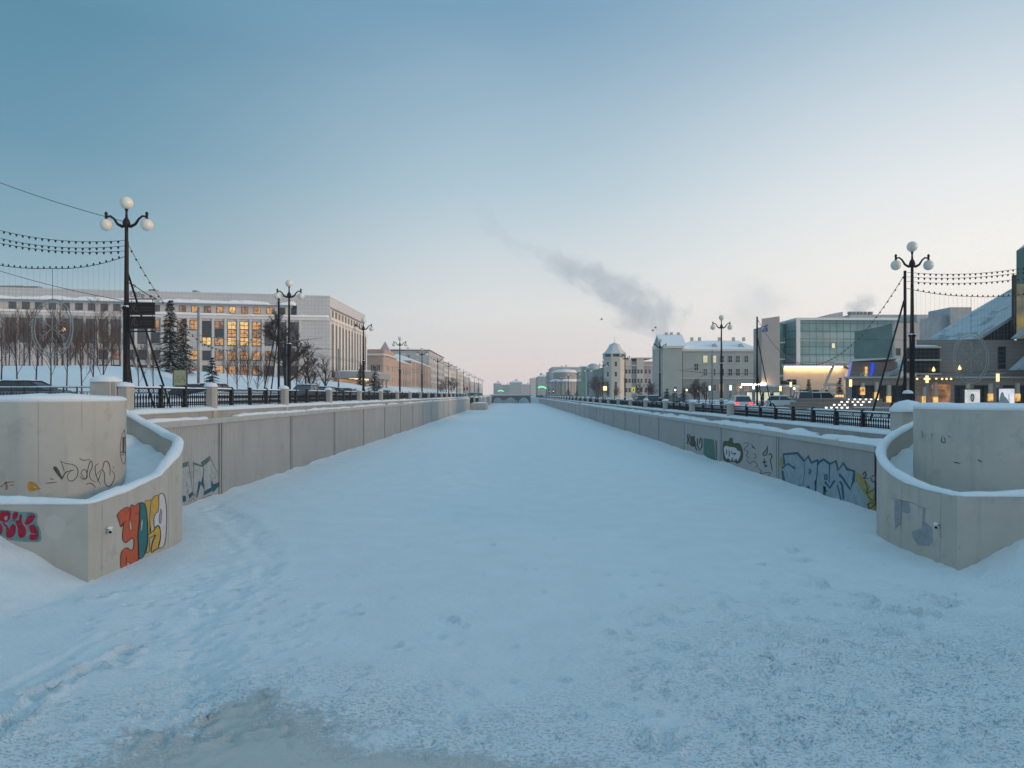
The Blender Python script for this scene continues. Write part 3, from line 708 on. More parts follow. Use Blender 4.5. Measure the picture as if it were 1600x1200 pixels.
# -- YOKO in orange, teal, yellow and white on the left ramp
tz = lambda P: T(P, 8.575, 170, 760); fY = [pX(-11.25, .004+.003*k) for k in range(5)]
Yl = tz([(105, 390), (150, 330), (235, 278), (280, 290), (300, 245), (350, 262), (408, 225), (410, 420), (385, 640), (392, 760), (395, 940), (375, 1010), (310, 1042), (238, 1010), (236, 1090), (180, 1108), (158, 1080), (156, 930), (180, 860), (240, 822), (306, 858), (330, 790), (328, 705), (290, 705), (225, 755), (185, 715), (180, 630), (195, 500), (160, 545), (130, 460)])
Ol = tz([(412, 230), (450, 218), (490, 260), (512, 420), (520, 600), (508, 780), (470, 920), (430, 960), (396, 958), (392, 760), (388, 640), (405, 450)])
K1 = tz([(478, 212), (500, 182), (530, 190), (562, 182), (552, 330), (540, 470), (560, 600), (522, 640), (515, 520), (512, 420), (500, 320)])
K2 = tz([(585, 190), (600, 135), (632, 126), (668, 120), (672, 200), (668, 270), (640, 340), (602, 372), (585, 470), (570, 560), (540, 610), (552, 480), (568, 330)])
K3 = tz([(520, 645), (555, 622), (600, 590), (630, 535), (662, 530), (688, 600), (690, 690), (660, 820), (610, 850), (568, 885), (572, 800), (590, 730), (622, 655), (580, 672), (540, 705), (545, 780), (540, 868), (488, 892), (510, 820), (520, 720)])
O2 = tz([(668, 120), (700, 90), (745, 130), (768, 300), (770, 520), (750, 750), (700, 822), (662, 810), (690, 660), (675, 540), (640, 530), (610, 560), (600, 440), (625, 360), (660, 320)])
holes = [tz([(270, 480), (285, 465), (302, 560), (280, 585)]), tz([(440, 425), (452, 470), (440, 580), (424, 600), (426, 500)]), tz([(688, 300), (705, 340), (698, 460), (682, 500), (672, 430)])]
graf('graffiti', 'YOKO lettering in orange, teal, yellow and white', rampL, [
 ('g_orange', [lambda m: fill(m, Yl, fY[0])]), ('g_white', [lambda m: fill(m, O2, fY[0])]), ('g_yellow', [lambda m: fill(m, K1, fY[1]), lambda m: fill(m, K2, fY[1]), lambda m: fill(m, K3, fY[1])]), ('g_teal', [lambda m: fill(m, Ol, fY[1])]),
 ('patch', [lambda m: [fill(m, h, fY[2]) for h in holes[:2]]]), ('g_pink', [lambda m: fill(m, holes[2], fY[2])]),
 ('g_black', [lambda m: [stroke(m, q+[q[0]], 1.0, fY[3], True, .9) for q in (Yl, Ol, O2, K3)], lambda m: [stroke(m, q, .8, fY[3]) for q in (K1, tz([(580, 190), (600, 135), (668, 120)]), tz([(555, 625), (600, 590), (650, 525), (690, 600)]), tz([(535, 705), (620, 650), (580, 740), (568, 885), (660, 822)]), tz([(160, 540), (180, 500), (240, 465)]), tz([(240, 280), (290, 300), (285, 380), (272, 460)]), tz([(345, 360), (405, 362)]), tz([(232, 940), (234, 1010)]))], lambda m: [stroke(m, h+[h[0]], .6, fY[3], True, .8) for h in holes]]),
])
# -- black scrawled tag and round mark on the left drum
tz = lambda P: T(P, 10, 70, 660); fD = pDrum(drumL, 1, .005); fD2 = pDrum(drumL, 1, .009)
tag1 = [[(235, 600), (330, 640), (440, 660), (510, 720), (510, 830), (440, 910), (370, 900), (360, 820), (420, 750)], [(150, 720), (210, 780), (262, 875), (330, 780), (450, 745)], [(250, 600), (285, 700), (305, 770)], [(590, 745), (570, 800), (640, 880), (680, 700), (720, 600), (745, 680), (700, 800), (720, 890), (790, 930)], [(545, 830), (600, 890), (660, 860), (650, 760), (600, 740), (560, 800)], [(840, 640), (790, 690), (800, 820), (870, 970)], [(800, 830), (880, 745), (930, 790), (940, 940), (990, 1005), (1050, 960), (1095, 830), (1040, 745)], [(900, 760), (930, 620), (990, 620), (1020, 720), (1015, 830)], [(540, 560), (600, 590), (710, 580)], [(640, 970), (720, 950), (800, 1020)], [(10, 950), (90, 945), (195, 930)], [(80, 880), (140, 890)], [(1068, 690), (1072, 715)], [(880, 770), (850, 870), (820, 930)]]
emb = [(1245, 110), (1200, 230), (1180, 400), (1195, 560), (1230, 650), (1258, 600), (1262, 400), (1258, 240), (1245, 110)]
graf('graffiti', 'black scrawled tag with a round mark', rampL, [
 ('g_dark', [lambda m: [stroke(m, tz(q), 2.0 if i in (1,) else 1.25, fD) for i, q in enumerate(tag1)], lambda m: stroke(m, tz(emb), .8, fD, True, .9), lambda m: fill(m, tz([(1216, 230), (1250, 225), (1244, 480), (1215, 470)]), fD2, False), lambda m: [fill(m, tz([(x-9, y-9), (x+9, y-9), (x+9, y+9), (x-9, y+9)]), fD2) for x, y in ((1205, 465), (1222, 505), (1245, 470))], lambda m: fill(m, tz([(130, 715), (190, 700), (275, 865), (250, 880)]), fD2)]),
])
tq = lambda P: T(P, 10, 0, 740)
graf('graffiti', 'ochre spray blot', rampL, [('g_ochre', [lambda m: fill(m, tq([(440, 140), (490, 120), (560, 150), (600, 210), (640, 240), (560, 260), (460, 275), (430, 200)]), fD)])])
graf('graffiti', 'rusty spray smears', rampL, [('g_rust', [lambda m: [stroke(m, tq(q), w_, fD) for q, w_ in (([(-40, 210), (40, 190), (90, 140), (220, 130)], 2.2), ([(90, 130), (105, 210), (95, 255)], 3.5), ([(150, 180), (230, 178)], 1.5))]])])
# -- red bubble letters with turquoise halo on the ramp's short face
fS = [pY(18.6, .004+.003*k) for k in range(4)]
halo = tq([(-60, 600), (20, 565), (200, 580), (330, 600), (480, 600), (590, 640), (580, 760), (640, 900), (640, 1050), (520, 1070), (300, 1060), (150, 1040), (0, 1040), (-60, 980)])
reds = [[(-60, 640), (40, 595), (140, 600), (165, 650), (150, 720), (90, 760), (20, 740), (-60, 700)], [(30, 760), (100, 790), (140, 850), (200, 790), (245, 830), (230, 950), (170, 1005), (100, 985), (95, 850)], [(200, 640), (230, 600), (285, 605), (270, 680), (215, 725), (195, 700)], [(240, 740), (300, 720), (310, 650), (350, 640), (345, 760), (400, 850), (405, 960), (350, 1005), (290, 980), (280, 850)], [(400, 740), (430, 670), (500, 645), (555, 660), (520, 740), (450, 800), (390, 790)], [(440, 830), (520, 800), (585, 880), (590, 980), (540, 1045), (460, 1020), (480, 920)], [(-60, 770), (20, 790), (45, 880), (10, 960), (-60, 990)]]
graf('graffiti', 'red bubble letters with a turquoise halo', rampL, [
 ('g_cyan', [lambda m: fill(m, halo, fS[0])]), ('g_red', [lambda m: [fill(m, tq(q), fS[1]) for q in reds]]), ('g_pink', [lambda m: fill(m, tq([(70, 680), (120, 665), (115, 720), (85, 730)]), fS[2]), lambda m: [stroke(m, tq(q), 1.0, fS[2]) for q in ([(355, 700), (360, 770), (420, 850), (430, 960)], [(85, 790), (140, 800), (155, 870)], [(450, 820), (480, 930), (560, 940)], [(240, 760), (265, 850), (260, 940)])]]),
 ('g_dark', [lambda m: [stroke(m, tq(q), 1.0, fS[3]) for q in ([(420, 650), (480, 625), (555, 635)], [(520, 790), (590, 860), (605, 990), (560, 1045)], [(-60, 605), (40, 585), (150, 600), (170, 660)], [(200, 780), (250, 830), (235, 960)], [(180, 740), (230, 735), (280, 660)])]]),
])
graf('repaint_patch', 'paler repainted patch', rampL, [('patch', [lambda m: fill(m, tq([(730, 700), (870, 650), (1000, 740), (1020, 880), (950, 1000), (800, 1010), (700, 900)]), fS[0])])])
# -- silver letters with blue shade on the left ribbed wall
tz = lambda P: T(P, 10.91, 260, 690); fW = [pX(LX, .006+.003*k) for k in range(4)]
sh = [[(190, 600), (262, 380), (365, 340), (410, 560), (440, 860), (400, 990), (340, 900), (330, 1070), (215, 1080)], [(455, 350), (600, 410), (640, 470), (600, 700), (500, 970), (440, 860), (455, 600)], [(585, 360), (735, 245), (850, 500), (920, 540), (915, 720), (770, 850), (640, 920), (600, 700)]]
fr = [[(270, 450), (350, 420), (400, 560), (440, 850), (375, 910), (350, 760), (325, 920), (270, 920)], [(470, 400), (600, 430), (635, 470), (590, 690), (545, 670), (505, 930), (465, 830)], [(620, 430), (740, 320), (850, 510), (860, 640), (790, 700), (755, 620), (760, 780), (670, 820), (630, 600)], [(195, 640), (240, 700), (245, 900), (200, 980)]]
graf('graffiti', 'silver letters with blue shadow', wl, [('g_green', [lambda m: [fill(m, tz(q), fW[0], False) for q in ([(262, 380), (365, 340), (360, 420), (270, 450)], [(455, 350), (600, 410), (600, 430), (470, 400)], [(585, 360), (735, 245), (745, 320), (620, 430)])]]),
 ('g_blue', [lambda m: [fill(m, tz(q), fW[0], False) for q in ([(245, 920), (330, 925), (330, 1020), (215, 1040)], [(375, 910), (440, 850), (500, 950), (455, 905), (395, 975)], [(505, 940), (550, 670), (600, 700), (620, 560), (650, 830), (590, 720), (520, 960)], [(640, 850), (760, 780), (765, 850), (630, 920)], [(765, 660), (800, 730), (915, 680), (910, 740), (800, 860), (770, 840)], [(200, 990), (235, 930), (235, 1040), (205, 1060)])]]),
 ('g_silver', [lambda m: [fill(m, tz(q), fW[1], False) for q in fr]]),
 ('g_black', [lambda m: [stroke(m, tz(q), .55, fW[2], False, .9) for q in ([(262, 450), (262, 380), (365, 340), (410, 560), (440, 860)], [(455, 620), (455, 350), (600, 410), (640, 470), (600, 690)], [(585, 360), (735, 245), (855, 510), (910, 530), (905, 640)], [(265, 445), (355, 415)], [(600, 420), (740, 310)], [(325, 680), (345, 680), (345, 750), (325, 750)], [(730, 560), (755, 620), (840, 620)], [(370, 1030), (465, 965), (500, 1010)], [(585, 975), (760, 910)])]])])
# -- right wall: large silver piece with teal outline, small ones further on
tz = lambda P: T(P, 9.41, 1210, 690); fV = [pX(RX, -.006-.003*k) for k in range(5)]
big = [(130, 180), (340, 165), (440, 270), (500, 210), (550, 300), (640, 265), (725, 260), (820, 325), (905, 280), (940, 410), (1015, 310), (1070, 400), (1175, 430), (1175, 590), (1215, 590), (1280, 700), (1370, 830), (1360, 1035), (1000, 920), (740, 835), (370, 715), (160, 640), (120, 500), (115, 380), (150, 330)]
graf('graffiti', 'large silver letters with teal outline', wr, [
 ('g_mustard', [lambda m: [fill(m, tz(q), fV[0]) for q in ([(1185, 470), (1260, 480), (1330, 560), (1440, 720), (1480, 880), (1480, 1080), (1390, 1060), (1340, 800), (1230, 620)], [(80, 260), (120, 230), (125, 420), (90, 400)])]]),
 ('g_ice', [lambda m: fill(m, tz(big), fV[1], False)]),
 ('g_blue', [lambda m: [stroke(m, tz(q), w_, fV[2], False, .85) for q, w_ in (([(150, 340), (135, 185), (340, 170), (440, 285), (500, 215), (545, 310), (650, 270)], 4.0), ([(640, 340), (650, 310), (725, 262), (820, 330), (905, 285), (940, 420), (1015, 315), (1070, 405), (1175, 435), (1165, 580), (1115, 700), (1010, 540), (955, 480)], 4.0), ([(115, 390), (205, 325), (310, 405), (300, 360)], 2.8), ([(120, 430), (135, 530), (155, 630)], 3.8), ([(510, 400), (540, 430), (520, 480), (505, 440)], 2.8), ([(745, 490), (775, 480), (775, 560), (745, 560), (745, 490)], 2.5), ([(745, 590), (820, 680), (890, 570)], 3.8), ([(810, 330), (810, 600)], 2.0), ([(440, 720), (500, 655), (545, 770)], 3.8), ([(365, 715), (378, 640)], 4.0), ([(600, 790), (608, 690), (605, 570)], 3.0), ([(735, 820), (740, 660), (760, 740)], 4.4), ([(965, 580), (1000, 640), (1020, 850)], 3.4), ([(930, 640), (960, 760), (995, 915)], 2.4), ([(640, 290), (630, 480), (610, 640)], 1.8), ([(440, 290), (450, 420), (420, 640)], .9))]]),
 ('g_dark', [lambda m: [stroke(m, tz(q), 2.0, fV[3]) for q in ([(1300, 500), (1330, 440), (1350, 500), (1310, 540), (1390, 540)], [(1420, 520), (1440, 590), (1500, 560), (1480, 500), (1430, 510)], [(1340, 580), (1370, 700), (1360, 760), (1440, 720), (1490, 680)], [(1370, 780), (1420, 850), (1490, 870)], [(1350, 940), (1420, 900), (1480, 920), (1400, 1000), (1430, 1050)], [(1390, 900), (1400, 1030), (1470, 1060)])]]),
])
tz = lambda P: T(P, 10, 1060, 660)
graf('graffiti', 'black block letters', wr, [('g_dark', [lambda m: [stroke(m, tz(q), 2.2, fV[2], False, .8) for q in ([(140, 190), (150, 270), (135, 330), (180, 340), (160, 260), (180, 200), (150, 190)], [(195, 220), (200, 370), (215, 360), (215, 210)], [(235, 220), (230, 380), (250, 380), (250, 210)], [(262, 290), (270, 390), (290, 440)], [(300, 250), (300, 360), (330, 440), (370, 380), (370, 260), (345, 240), (330, 330)])]])])
graf('graffiti', 'pale green paint block', wr, [('g_green', [lambda m: [fill(m, tz(q), fV[1], False) for q in ([(395, 245), (555, 270), (590, 640), (395, 560)], [(575, 280), (605, 290), (605, 620), (592, 610)])]])])
graf('graffiti', 'white bubble letters on olive cloud', wr, [('g_olive', [lambda m: fill(m, tz([(700, 310), (780, 290), (800, 250), (850, 245), (860, 320), (960, 330), (1010, 450), (1000, 580), (940, 640), (860, 620), (760, 620), (700, 560)]), fV[0])]),
 ('g_white', [lambda m: fill(m, tz([(715, 390), (760, 365), (790, 380), (840, 385), (900, 400), (925, 440), (965, 450), (970, 510), (930, 600), (890, 590), (860, 600), (845, 540), (820, 600), (790, 560), (750, 570), (720, 470)]), fV[2])]),
 ('g_black', [lambda m: [stroke(m, tz(q), 1.6, fV[3]) for q in ([(750, 420), (760, 470), (745, 500)], [(825, 440), (850, 490), (900, 480), (870, 520)], [(880, 590), (910, 580), (915, 650)], [(770, 560), (770, 620)], [(790, 430), (800, 500), (790, 540)])]])])
graf('graffiti', 'faint grey scribbles', wr, [('joint', [lambda m: [stroke(m, tz(q), 1.1, fV[1]) for q in ([(1020, 340), (1060, 310), (1090, 350), (1030, 420), (1090, 460), (1060, 520), (1120, 560)], [(1130, 330), (1190, 400), (1150, 380), (1210, 420)], [(1060, 580), (1120, 640), (1180, 600), (1240, 680), (1190, 700)], [(1180, 480), (1220, 540), (1170, 560)], [(1250, 720), (1300, 760), (1280, 800), (1440, 780), (1400, 850), (1440, 880)])]]), ('g_dark', [lambda m: [stroke(m, tz(q), 1.8, fV[2]) for q in ([(1395, 370), (1370, 430), (1320, 500), (1370, 510), (1395, 440), (1390, 370)], [(1310, 620), (1390, 620)], [(1350, 560), (1345, 650), (1390, 690)], [(1345, 700), (1390, 670)], [(1410, 520), (1440, 480), (1465, 540), (1440, 580), (1455, 680), (1470, 760)])]])])
# -- faded blue letters on the right ramp
tz = lambda P: T(P, 8.57, 1360, 760); fE = [pX(12.6, -.004-.003*k) for k in range(3)]
graf('faded_graffiti', 'faded blue painted over letters', rampR, [('g_lilac', [lambda m: [fill(m, tz(q), fE[0], False) for q in ([(315, 185), (400, 180), (520, 215), (540, 345), (490, 370), (430, 340), (410, 500), (330, 580)], [(560, 600), (690, 560), (700, 290), (740, 290), (730, 470), (830, 560), (830, 740), (790, 800), (640, 790), (570, 690)])]]), ('g_dark', [lambda m: [stroke(m, tz(q), .5, fE[1]) for q in ([(240, 150), (330, 165), (520, 210), (600, 235), (690, 285), (810, 300)], [(350, 540), (410, 490), (400, 560)], [(215, 460), (250, 380)], [(1190, 840), (1200, 800)], [(940, 640), (955, 690)])]])])
graf('repaint_patch', 'paler repainted patches', rampR, [('patch', [lambda m: [fill(m, q, pDrum(drumR, -1, .005)) for q in ([(1436, 690), (1460, 678), (1490, 690), (1515, 700), (1500, 725), (1455, 730), (1438, 715)], [(1525, 830), (1560, 815), (1580, 830), (1565, 850), (1530, 850)][:0] or [(1560, 705), (1600, 700), (1600, 720), (1570, 722)])]])])
graf('scuff', 'dark scuff marks', rampR, [('g_dark', [lambda m: [stroke(m, q, w_, pDrum(drumR, -1, .008)) for q, w_ in (([(1472, 682), (1471, 690), (1477, 691), (1475, 683)], 1.6), ([(1490, 722), (1500, 724)], 1.6), ([(1528, 718), (1534, 722)], 1.8), ([(1480, 680), (1486, 684)], 1.0), ([(1440, 672), (1442, 685)], .6), ([(1455, 677), (1456, 684)], .6))]])])
graf('formwork_seam', 'faint vertical formwork seams', rampR, [('seam', [lambda m: [stroke(m, q, .5, fE[0], False, 1) for q in ([(1470, 772), (1469, 885)], [(1409, 758), (1408, 862)], [(1436, 765), (1435, 800)])]])])
graf('formwork_seam', 'faint vertical formwork seams', rampL, [('seam', [lambda m: [stroke(m, q, .5, fY[0], False, 1) for q in ([(160, 782), (159, 905)], [(263, 738), (263, 862)])], lambda m: [stroke(m, q, .45, fD, False, 1) for q in ([(60, 626), (60, 770)], [(128, 626), (128, 672)])]])])
# -- security cameras on both ramps
def camera_unit(label, x, y, z, s, yaw):
    t = thing('security_camera', label, 'camera', (x, y, z)); t.scale = (.68, .68, .68)
    m = MB(); m.lathe((x, y, z-.06), [(.0, 0), (.07, .0), (.085, .05), (.07, .11), (0, .13)], 10); m.tube([(x-s*.0, y, z), (x+s*.1, y, z)], .04, 8); m.build('bracket', M['white_paint'], t)
    p0 = (x+s*.08, y+.02, z+.03); p1 = (x+s*.2, y-.16, z-.03)
    MB().tube([p0, p1], [.085, .08], 10).build('housing', M['white_paint'], t)
    d = [(p1[i]-p0[i]) for i in range(3)]; MB().tube([p1, tuple(p1[i]+d[i]*.06 for i in range(3))], [.062, .062], 10).build('lens', M['black'], t)
    MB().dome((x+s*.12, y-.05, z+.09), .1, .13, .09, 10, 4).build('snow_cap', M['snow'], t)
x_, y_, z_ = pX(-11.25, 0)(168, 829); camera_unit('white security camera on the left ramp wall beside the orange letter', x_, y_, z_, 1, 0)
x_, y_, z_ = pX(12.6, 0)(1466, 822); camera_unit('white security camera capped with snow on the right ramp wall', x_, y_, z_, -1, 0)
# ================================================================== buildings
M['tile'] = gridmat('pale_stone_tile', (.50, .50, .50), (.30, .31, .33), 1.02, .98, .05, .55)
M['tile_warm'] = mat('pale_stone_pilaster', (.64, .60, .56), .7, .06, .4, 0, coord='World')
M['band'] = mat('pale_stone_band', (.56, .55, .54), .75, .06, .5, 0, coord='World')
M['peach'] = mat('peach_plaster', (.40, .285, .235), .85, .08, .3, 0, coord='World', stain=(.15, .6, (.33, .24, .20), .5))
M['peach_dark'] = mat('ochre_plaster', (.33, .23, .185), .85, .08, .3, 0, coord='World')
M['trim'] = mat('pale_trim', (.56, .51, .46), .8, .05, 1, 0)
M['grey_pl'] = mat('grey_plaster', (.40, .40, .39), .85, .08, .3, 0, coord='World', stain=(.12, .58, (.31, .31, .31), .5))
M['cream'] = mat('cream_plaster', (.52, .49, .43), .85, .06, .3, 0, coord='World')
M['mauve'] = mat('mauve_plaster', (.40, .36, .37), .85, .06, .3, 0, coord='World')
M['sage'] = mat('sage_plaster', (.21, .245, .245), .85, .07, .25, 0, coord='World', stain=(.1, .58, (.18, .205, .205), .5))
M['sage_pale'] = mat('pale_sage_plaster', (.30, .335, .325), .85, .07, .25, 0, coord='World')
M['red_roof'] = mat('dark_red_metal', (.12, .025, .035), .6, .1)
M['maroon'] = mat('maroon_plaster', (.22, .10, .10), .8, .1)
M['slab'] = mat('grey_render_slab', (.37, .355, .35), .8, .05, .3, 0, coord='World')
M['teal_glass'] = gridmat('teal_curtain_glass', (.17, .29, .30), (.07, .12, .13), 1.7, 1.75, .16, .1, .25, spec=.8)
M['teal_pale'] = gridmat('pale_teal_glass', (.27, .37, .37), (.12, .18, .19), 1.7, 1.75, .16, .12, .2, spec=.8)
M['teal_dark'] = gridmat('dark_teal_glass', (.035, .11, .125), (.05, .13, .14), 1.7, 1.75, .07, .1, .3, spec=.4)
M['green_glass'] = gridmat('green_curtain_glass', (.10, .22, .17), (.16, .26, .22), 1.4, 3.2, .12, .12, .2, spec=.7)
M['olive_glass'] = gridmat('olive_mirror_glass', (.06, .075, .06), (.05, .055, .05), 2.2, 2.2, .06, .06, .3, spec=.7)
M['stucco_warm'] = mat('warm_stucco', (.62, .50, .40), .85, .05, .6, 0, coord='World')
M['stone_brown'] = gridmat('brown_stone_courses', (.36, .275, .225), (.23, .175, .145), 1.6, .62, .05, .8)
M['stone_grey'] = gridmat('grey_stone_courses', (.31, .265, .23), (.22, .19, .165), 2.2, .5, .04, .8)
M['dark_grid'] = gridmat('dark_mesh_screen', (.030, .028, .026), (.10, .09, .08), .55, .55, .05, .5)
M['gold_reflection'] = lit('gold_glow_reflection', (.05, .07, .06), (.62, .45, .10), .55, .35, (.16, .16, .08))  # reflected gold light painted in as a weak glow
M['blue_roof'] = mat('snow_covered_glass', (.45, .50, .54), .5, .1, .5, .3, 3, stain=(.30, .53, (.09, .13, .16), .9), coord='World')
M['snow_tin'] = mat('frosted_tin', (.56, .60, .63), .55, .08, .6, 0)
M['copper'] = mat('pale_zinc', (.40, .44, .46), .5, .1, .8, 0)
def winmesh(w, h, fr, mu, mv, dep=.10, sill=True):
    m = MB(); b = .09
    m.box(-w/2-b, -dep, -b, w/2+b, .02, 0).box(-w/2-b, -dep, h, w/2+b, .02, h+b).box(-w/2-b, -dep, 0, -w/2, .02, h).box(w/2, -dep, 0, w/2+b, .02, h)
    for i in range(1, mu): x = -w/2+w*i/mu; m.box(x-.04, -dep*.8, 0, x+.04, .02, h)
    for i in range(1, mv): z = h*i/mv; m.box(-w/2, -dep*.78, z-.04, w/2, .015, z+.04)
    if sill: m.box(-w/2-.18, -.26, -.17, w/2+.18, .01, -b-.001)
    return m
def splay(m, px0, px1, Y0, Y1, z0, z1, dx0=0., dx1=0.):
    """block with a splayed plan: its flanks run away from the canal"""
    m.prism([(xa(px0, Y0)+dx0, Y0, z0), (xa(px1, Y0)+dx1, Y0, z0), (xa(px1, Y1)+1, Y1, z0), (xa(px0, Y1)+.6, Y1, z0)], (0, 0, z1-z0)); return m
class Facade:
    """a wall plane: origin, unit direction u, outward normal n; windows are frame parts with a pane each"""
    def __init__(s, root, o, u): s.root = root; s.o = o; s.u = u; s.n = (u[1], -u[0]); s.rz = math.atan2(u[1], u[0]); s.cache = {}
    def up(s, px):                       # u of the plane point seen at pixel column px
        k = (px-CX)/F; ox, oy = s.o[0], s.o[1]; return (k*oy-ox)/(s.u[0]-k*s.u[1])
    def pt(s, u, z, d=0.): return (s.o[0]+s.u[0]*u+s.n[0]*d, s.o[1]+s.u[1]*u+s.n[1]*d, z)
    def window(s, u, z, w, h, pane='glass', fr='frame', mu=2, mv=2, name='window', sill=True):
        key = (round(w, 2), round(h, 2), fr, mu, mv, sill)
        p = s.pt(u, z); rl = wloc(s.root)
        if key not in s.cache:
            o = winmesh(w, h, fr, mu, mv, sill=sill).build(name, M[fr]); s.cache[key] = o.data
        else:
            o = bpy.data.objects.new(name, s.cache[key]); C.objects.link(o)
        o.parent = s.root; o.location = (p[0]-rl[0], p[1]-rl[1], p[2]-rl[2]); o.rotation_euler[2] = s.rz
        k2 = key+(pane,)
        if k2 not in s.cache:
            q = MB().box(-w/2, -.03, 0, w/2, .03, h).build('pane', M[pane]); s.cache[k2] = q.data
        else: q = bpy.data.objects.new('pane', s.cache[k2]); C.objects.link(q)
        q.parent = o
        return o
    def block(s, m, u0, u1, z0, z1, d0, d1):
        P = [s.pt(u0, z0, d0), s.pt(u1, z0, d0), s.pt(u1, z0, d1), s.pt(u0, z0, d1)]
        m.prism(P, (0, 0, z1-z0)); return m
    def snow(s, m, u0, u1, z, w=.6, h=.35, d=.2, seed=0, gaps=0): m.ridge([s.pt(u0, z, d), s.pt(u1, z, d)], w, h, .5, .2, .6, .02, seed, gaps=gaps); return m
# ---- white government building on the left
A = (-46.3, 177.0); Bp = (xa(0, 163), 163.0); dx, dy = A[0]-Bp[0], A[1]-Bp[1]; ln = math.hypot(dx, dy); u = (dx/ln, dy/ln); ext = 34
rt = thing('office_building', 'long white tiled office building with lit tall windows, on the left behind the park', 'building', (A[0], A[1], 3.5))
fo = (A[0]-u[0]*(ln+ext), A[1]-u[1]*(ln+ext)); FF = Facade(rt, fo, u); W_ = ln+ext
FS = Facade(rt, A, (0., 1.))
wm = MB(); P = [(fo[0], fo[1], 3.0), (A[0], A[1], 3.0), (A[0], 219, 3.0), (fo[0], 219, 3.0)]; wm.prism(P, (0, 0, 24.4-3)); wm.build('wall', M['tile'], rt)
zf = lambda py, Y=172.: za(py, Y)
# recessed attic and high parapet fascia
am = MB(); am.prism([FF.pt(0, 24.4, -.8), FF.pt(W_-9, 24.4, -.8), FF.pt(W_-9, 24.4, -12), FF.pt(0, 24.4, -12)], (0, 0, 2.9)); am.build('attic_wall', M['band'], rt)
fm = MB(); FF.block(fm, 0, W_-8, 27.25, 29.9, -12, .5); FF.block(fm, W_-7.98, W_, 24.41, 29.9, -12, .0)
fm.prism([(A[0], A[1]+.1, 27.2), (A[0]+.02, 219, 27.2), (A[0]-12, 219, 27.2), (A[0]-12, A[1]+.1, 27.2)], (0, 0, 2.65)); fm.build('parapet', M['tile'], rt)
sa = MB(); sa.box(A[0]-9, A[1]+1, 24.41, A[0]-.9, 218.8, 27.19); sa.build('side_attic_wall', M['tile_warm'], rt)
snm = MB(); FF.snow(snm, 0, W_-8.2, 27.2, 1.3, .75, .62, 3, .35); FF.snow(snm, 0, W_-.2, 24.4, .9, .45, .25, 4, .25); snm.build('ledge_snow', M['snow'], rt)
bd = MB(); FF.block(bd, 0, W_, 23.6, 24.4, .01, .35)
bd.box(A[0]+.01, A[1]+.5, 23.9, A[0]+.3, 219, 24.6); bd.build('cornice', M['tile_warm'], rt)
cols = [-118, -98, -78, -57, -37, -17, 17, 38, 58.5, 79.5, 101, 121.5, 141.3, 161.3, 181, 202, 222.5, 243, 263.5, 284, 303.2, 323, 342.6, 362.2, 381.6, 401, 420.8, 440, 459.4]
pier = MB()
for i, px in enumerate(cols):
    if px < -40: continue
    uu = FF.up(px)
    top = {284: 'lit_dim', 303.2: 'lit_warm', 323: 'lit_dim', 342.6: 'lit_warm', 362.2: 'lit_gold', 381.6: 'lit_dim', 401: 'lit_warm', 420.8: 'lit_warm'}.get(px, 'glass_mid' if px < 250 else 'glass')
    o = FF.window(uu, 25.2, 1.35, 1.45, top, 'frame_dark', 2, 1, sill=False)
    # the attic windows sit on the recessed wall
    nrm = FF.n; o.location = (o.location[0]-nrm[0]*.8, o.location[1]-nrm[1]*.8, o.location[2])
    if px < 240: FF.window(uu, 17.3, 1.9, 5.6, 'glass_mid', 'frame_dark', 2, 4, sill=False)
    elif px < 300: FF.window(uu, 17.6, 1.7, 2.4, 'lit_dim' if px in (284,) else 'glass', 'frame_dark', 2, 2); FF.window(uu, 20.6, 1.7, 2.4, 'lit_dim', 'frame_dark', 2, 2)
    elif px < 310: FF.window(uu, 20.9, 1.8, 2.2, 'lit_warm', 'frame_dark', 2, 2)
    elif px < 410:
        k_ = round(px)
        FF.window(uu, 17.2, 1.85, 1.75, 'lit_warm' if k_ in (343, 401) else 'lit_gold', 'frame_dark', 2, 2)
        FF.window(uu, 19.2, 1.85, 1.75, {323: 'glass', 343: 'glass', 362: 'lit_warm', 382: 'lit_warm', 401: 'lit_dim'}.get(k_, 'glass'), 'frame_dark', 2, 2, sill=False)
        FF.window(uu, 21.15, 1.85, 1.8, {323: 'glass', 343: 'lit_dim', 362: 'lit_gold', 382: 'lit_gold', 401: 'lit_warm'}.get(k_, 'glass'), 'frame_dark', 2, 2, sill=False)
    else: FF.window(uu, 17.2, 1.9, 5.8, 'glass_mid', 'frame_dark', 2, 4, sill=False)
    if px > 150:
        pane = 'lit_warm' if px in (303.2, 362.2, 381.6, 401) else ('lit_dim' if px in (181, 342.6, 420.8) else 'glass')
        FF.window(uu, 13.6, 1.7, 2.1, pane, 'frame_dark', 2, 2); FF.window(uu, 9.9, 1.7, 2.2, 'lit_warm' if px in (342.6, 362.2) else ('lit_dim' if px in (303.2, 381.6, 401) else 'glass'), 'frame_dark', 2, 2)
    FF.block(pier, uu+1.25, uu+1.75, 8.5, 23.59, .01, .28)
pier.build('pilasters', M['band'], rt)
sp_ = MB()
for i in range(12):
    uu = 2.6+i*3.55
    FS.window(uu, 9.6, 1.35, 13.3, 'glass', 'frame_dark', 1, 5, sill=False)
    o = FS.window(uu, 25.0, 1.3, 1.7, 'glass', 'frame_dark', 1, 1, sill=False); o.location = (o.location[0]-.9, o.location[1], o.location[2])
    FS.block(sp_, uu+1.0, uu+2.55, 9.0, 23.89, .01, .14)
sp_.build('side_piers', M['tile_warm'], rt)
rb = MB(); 
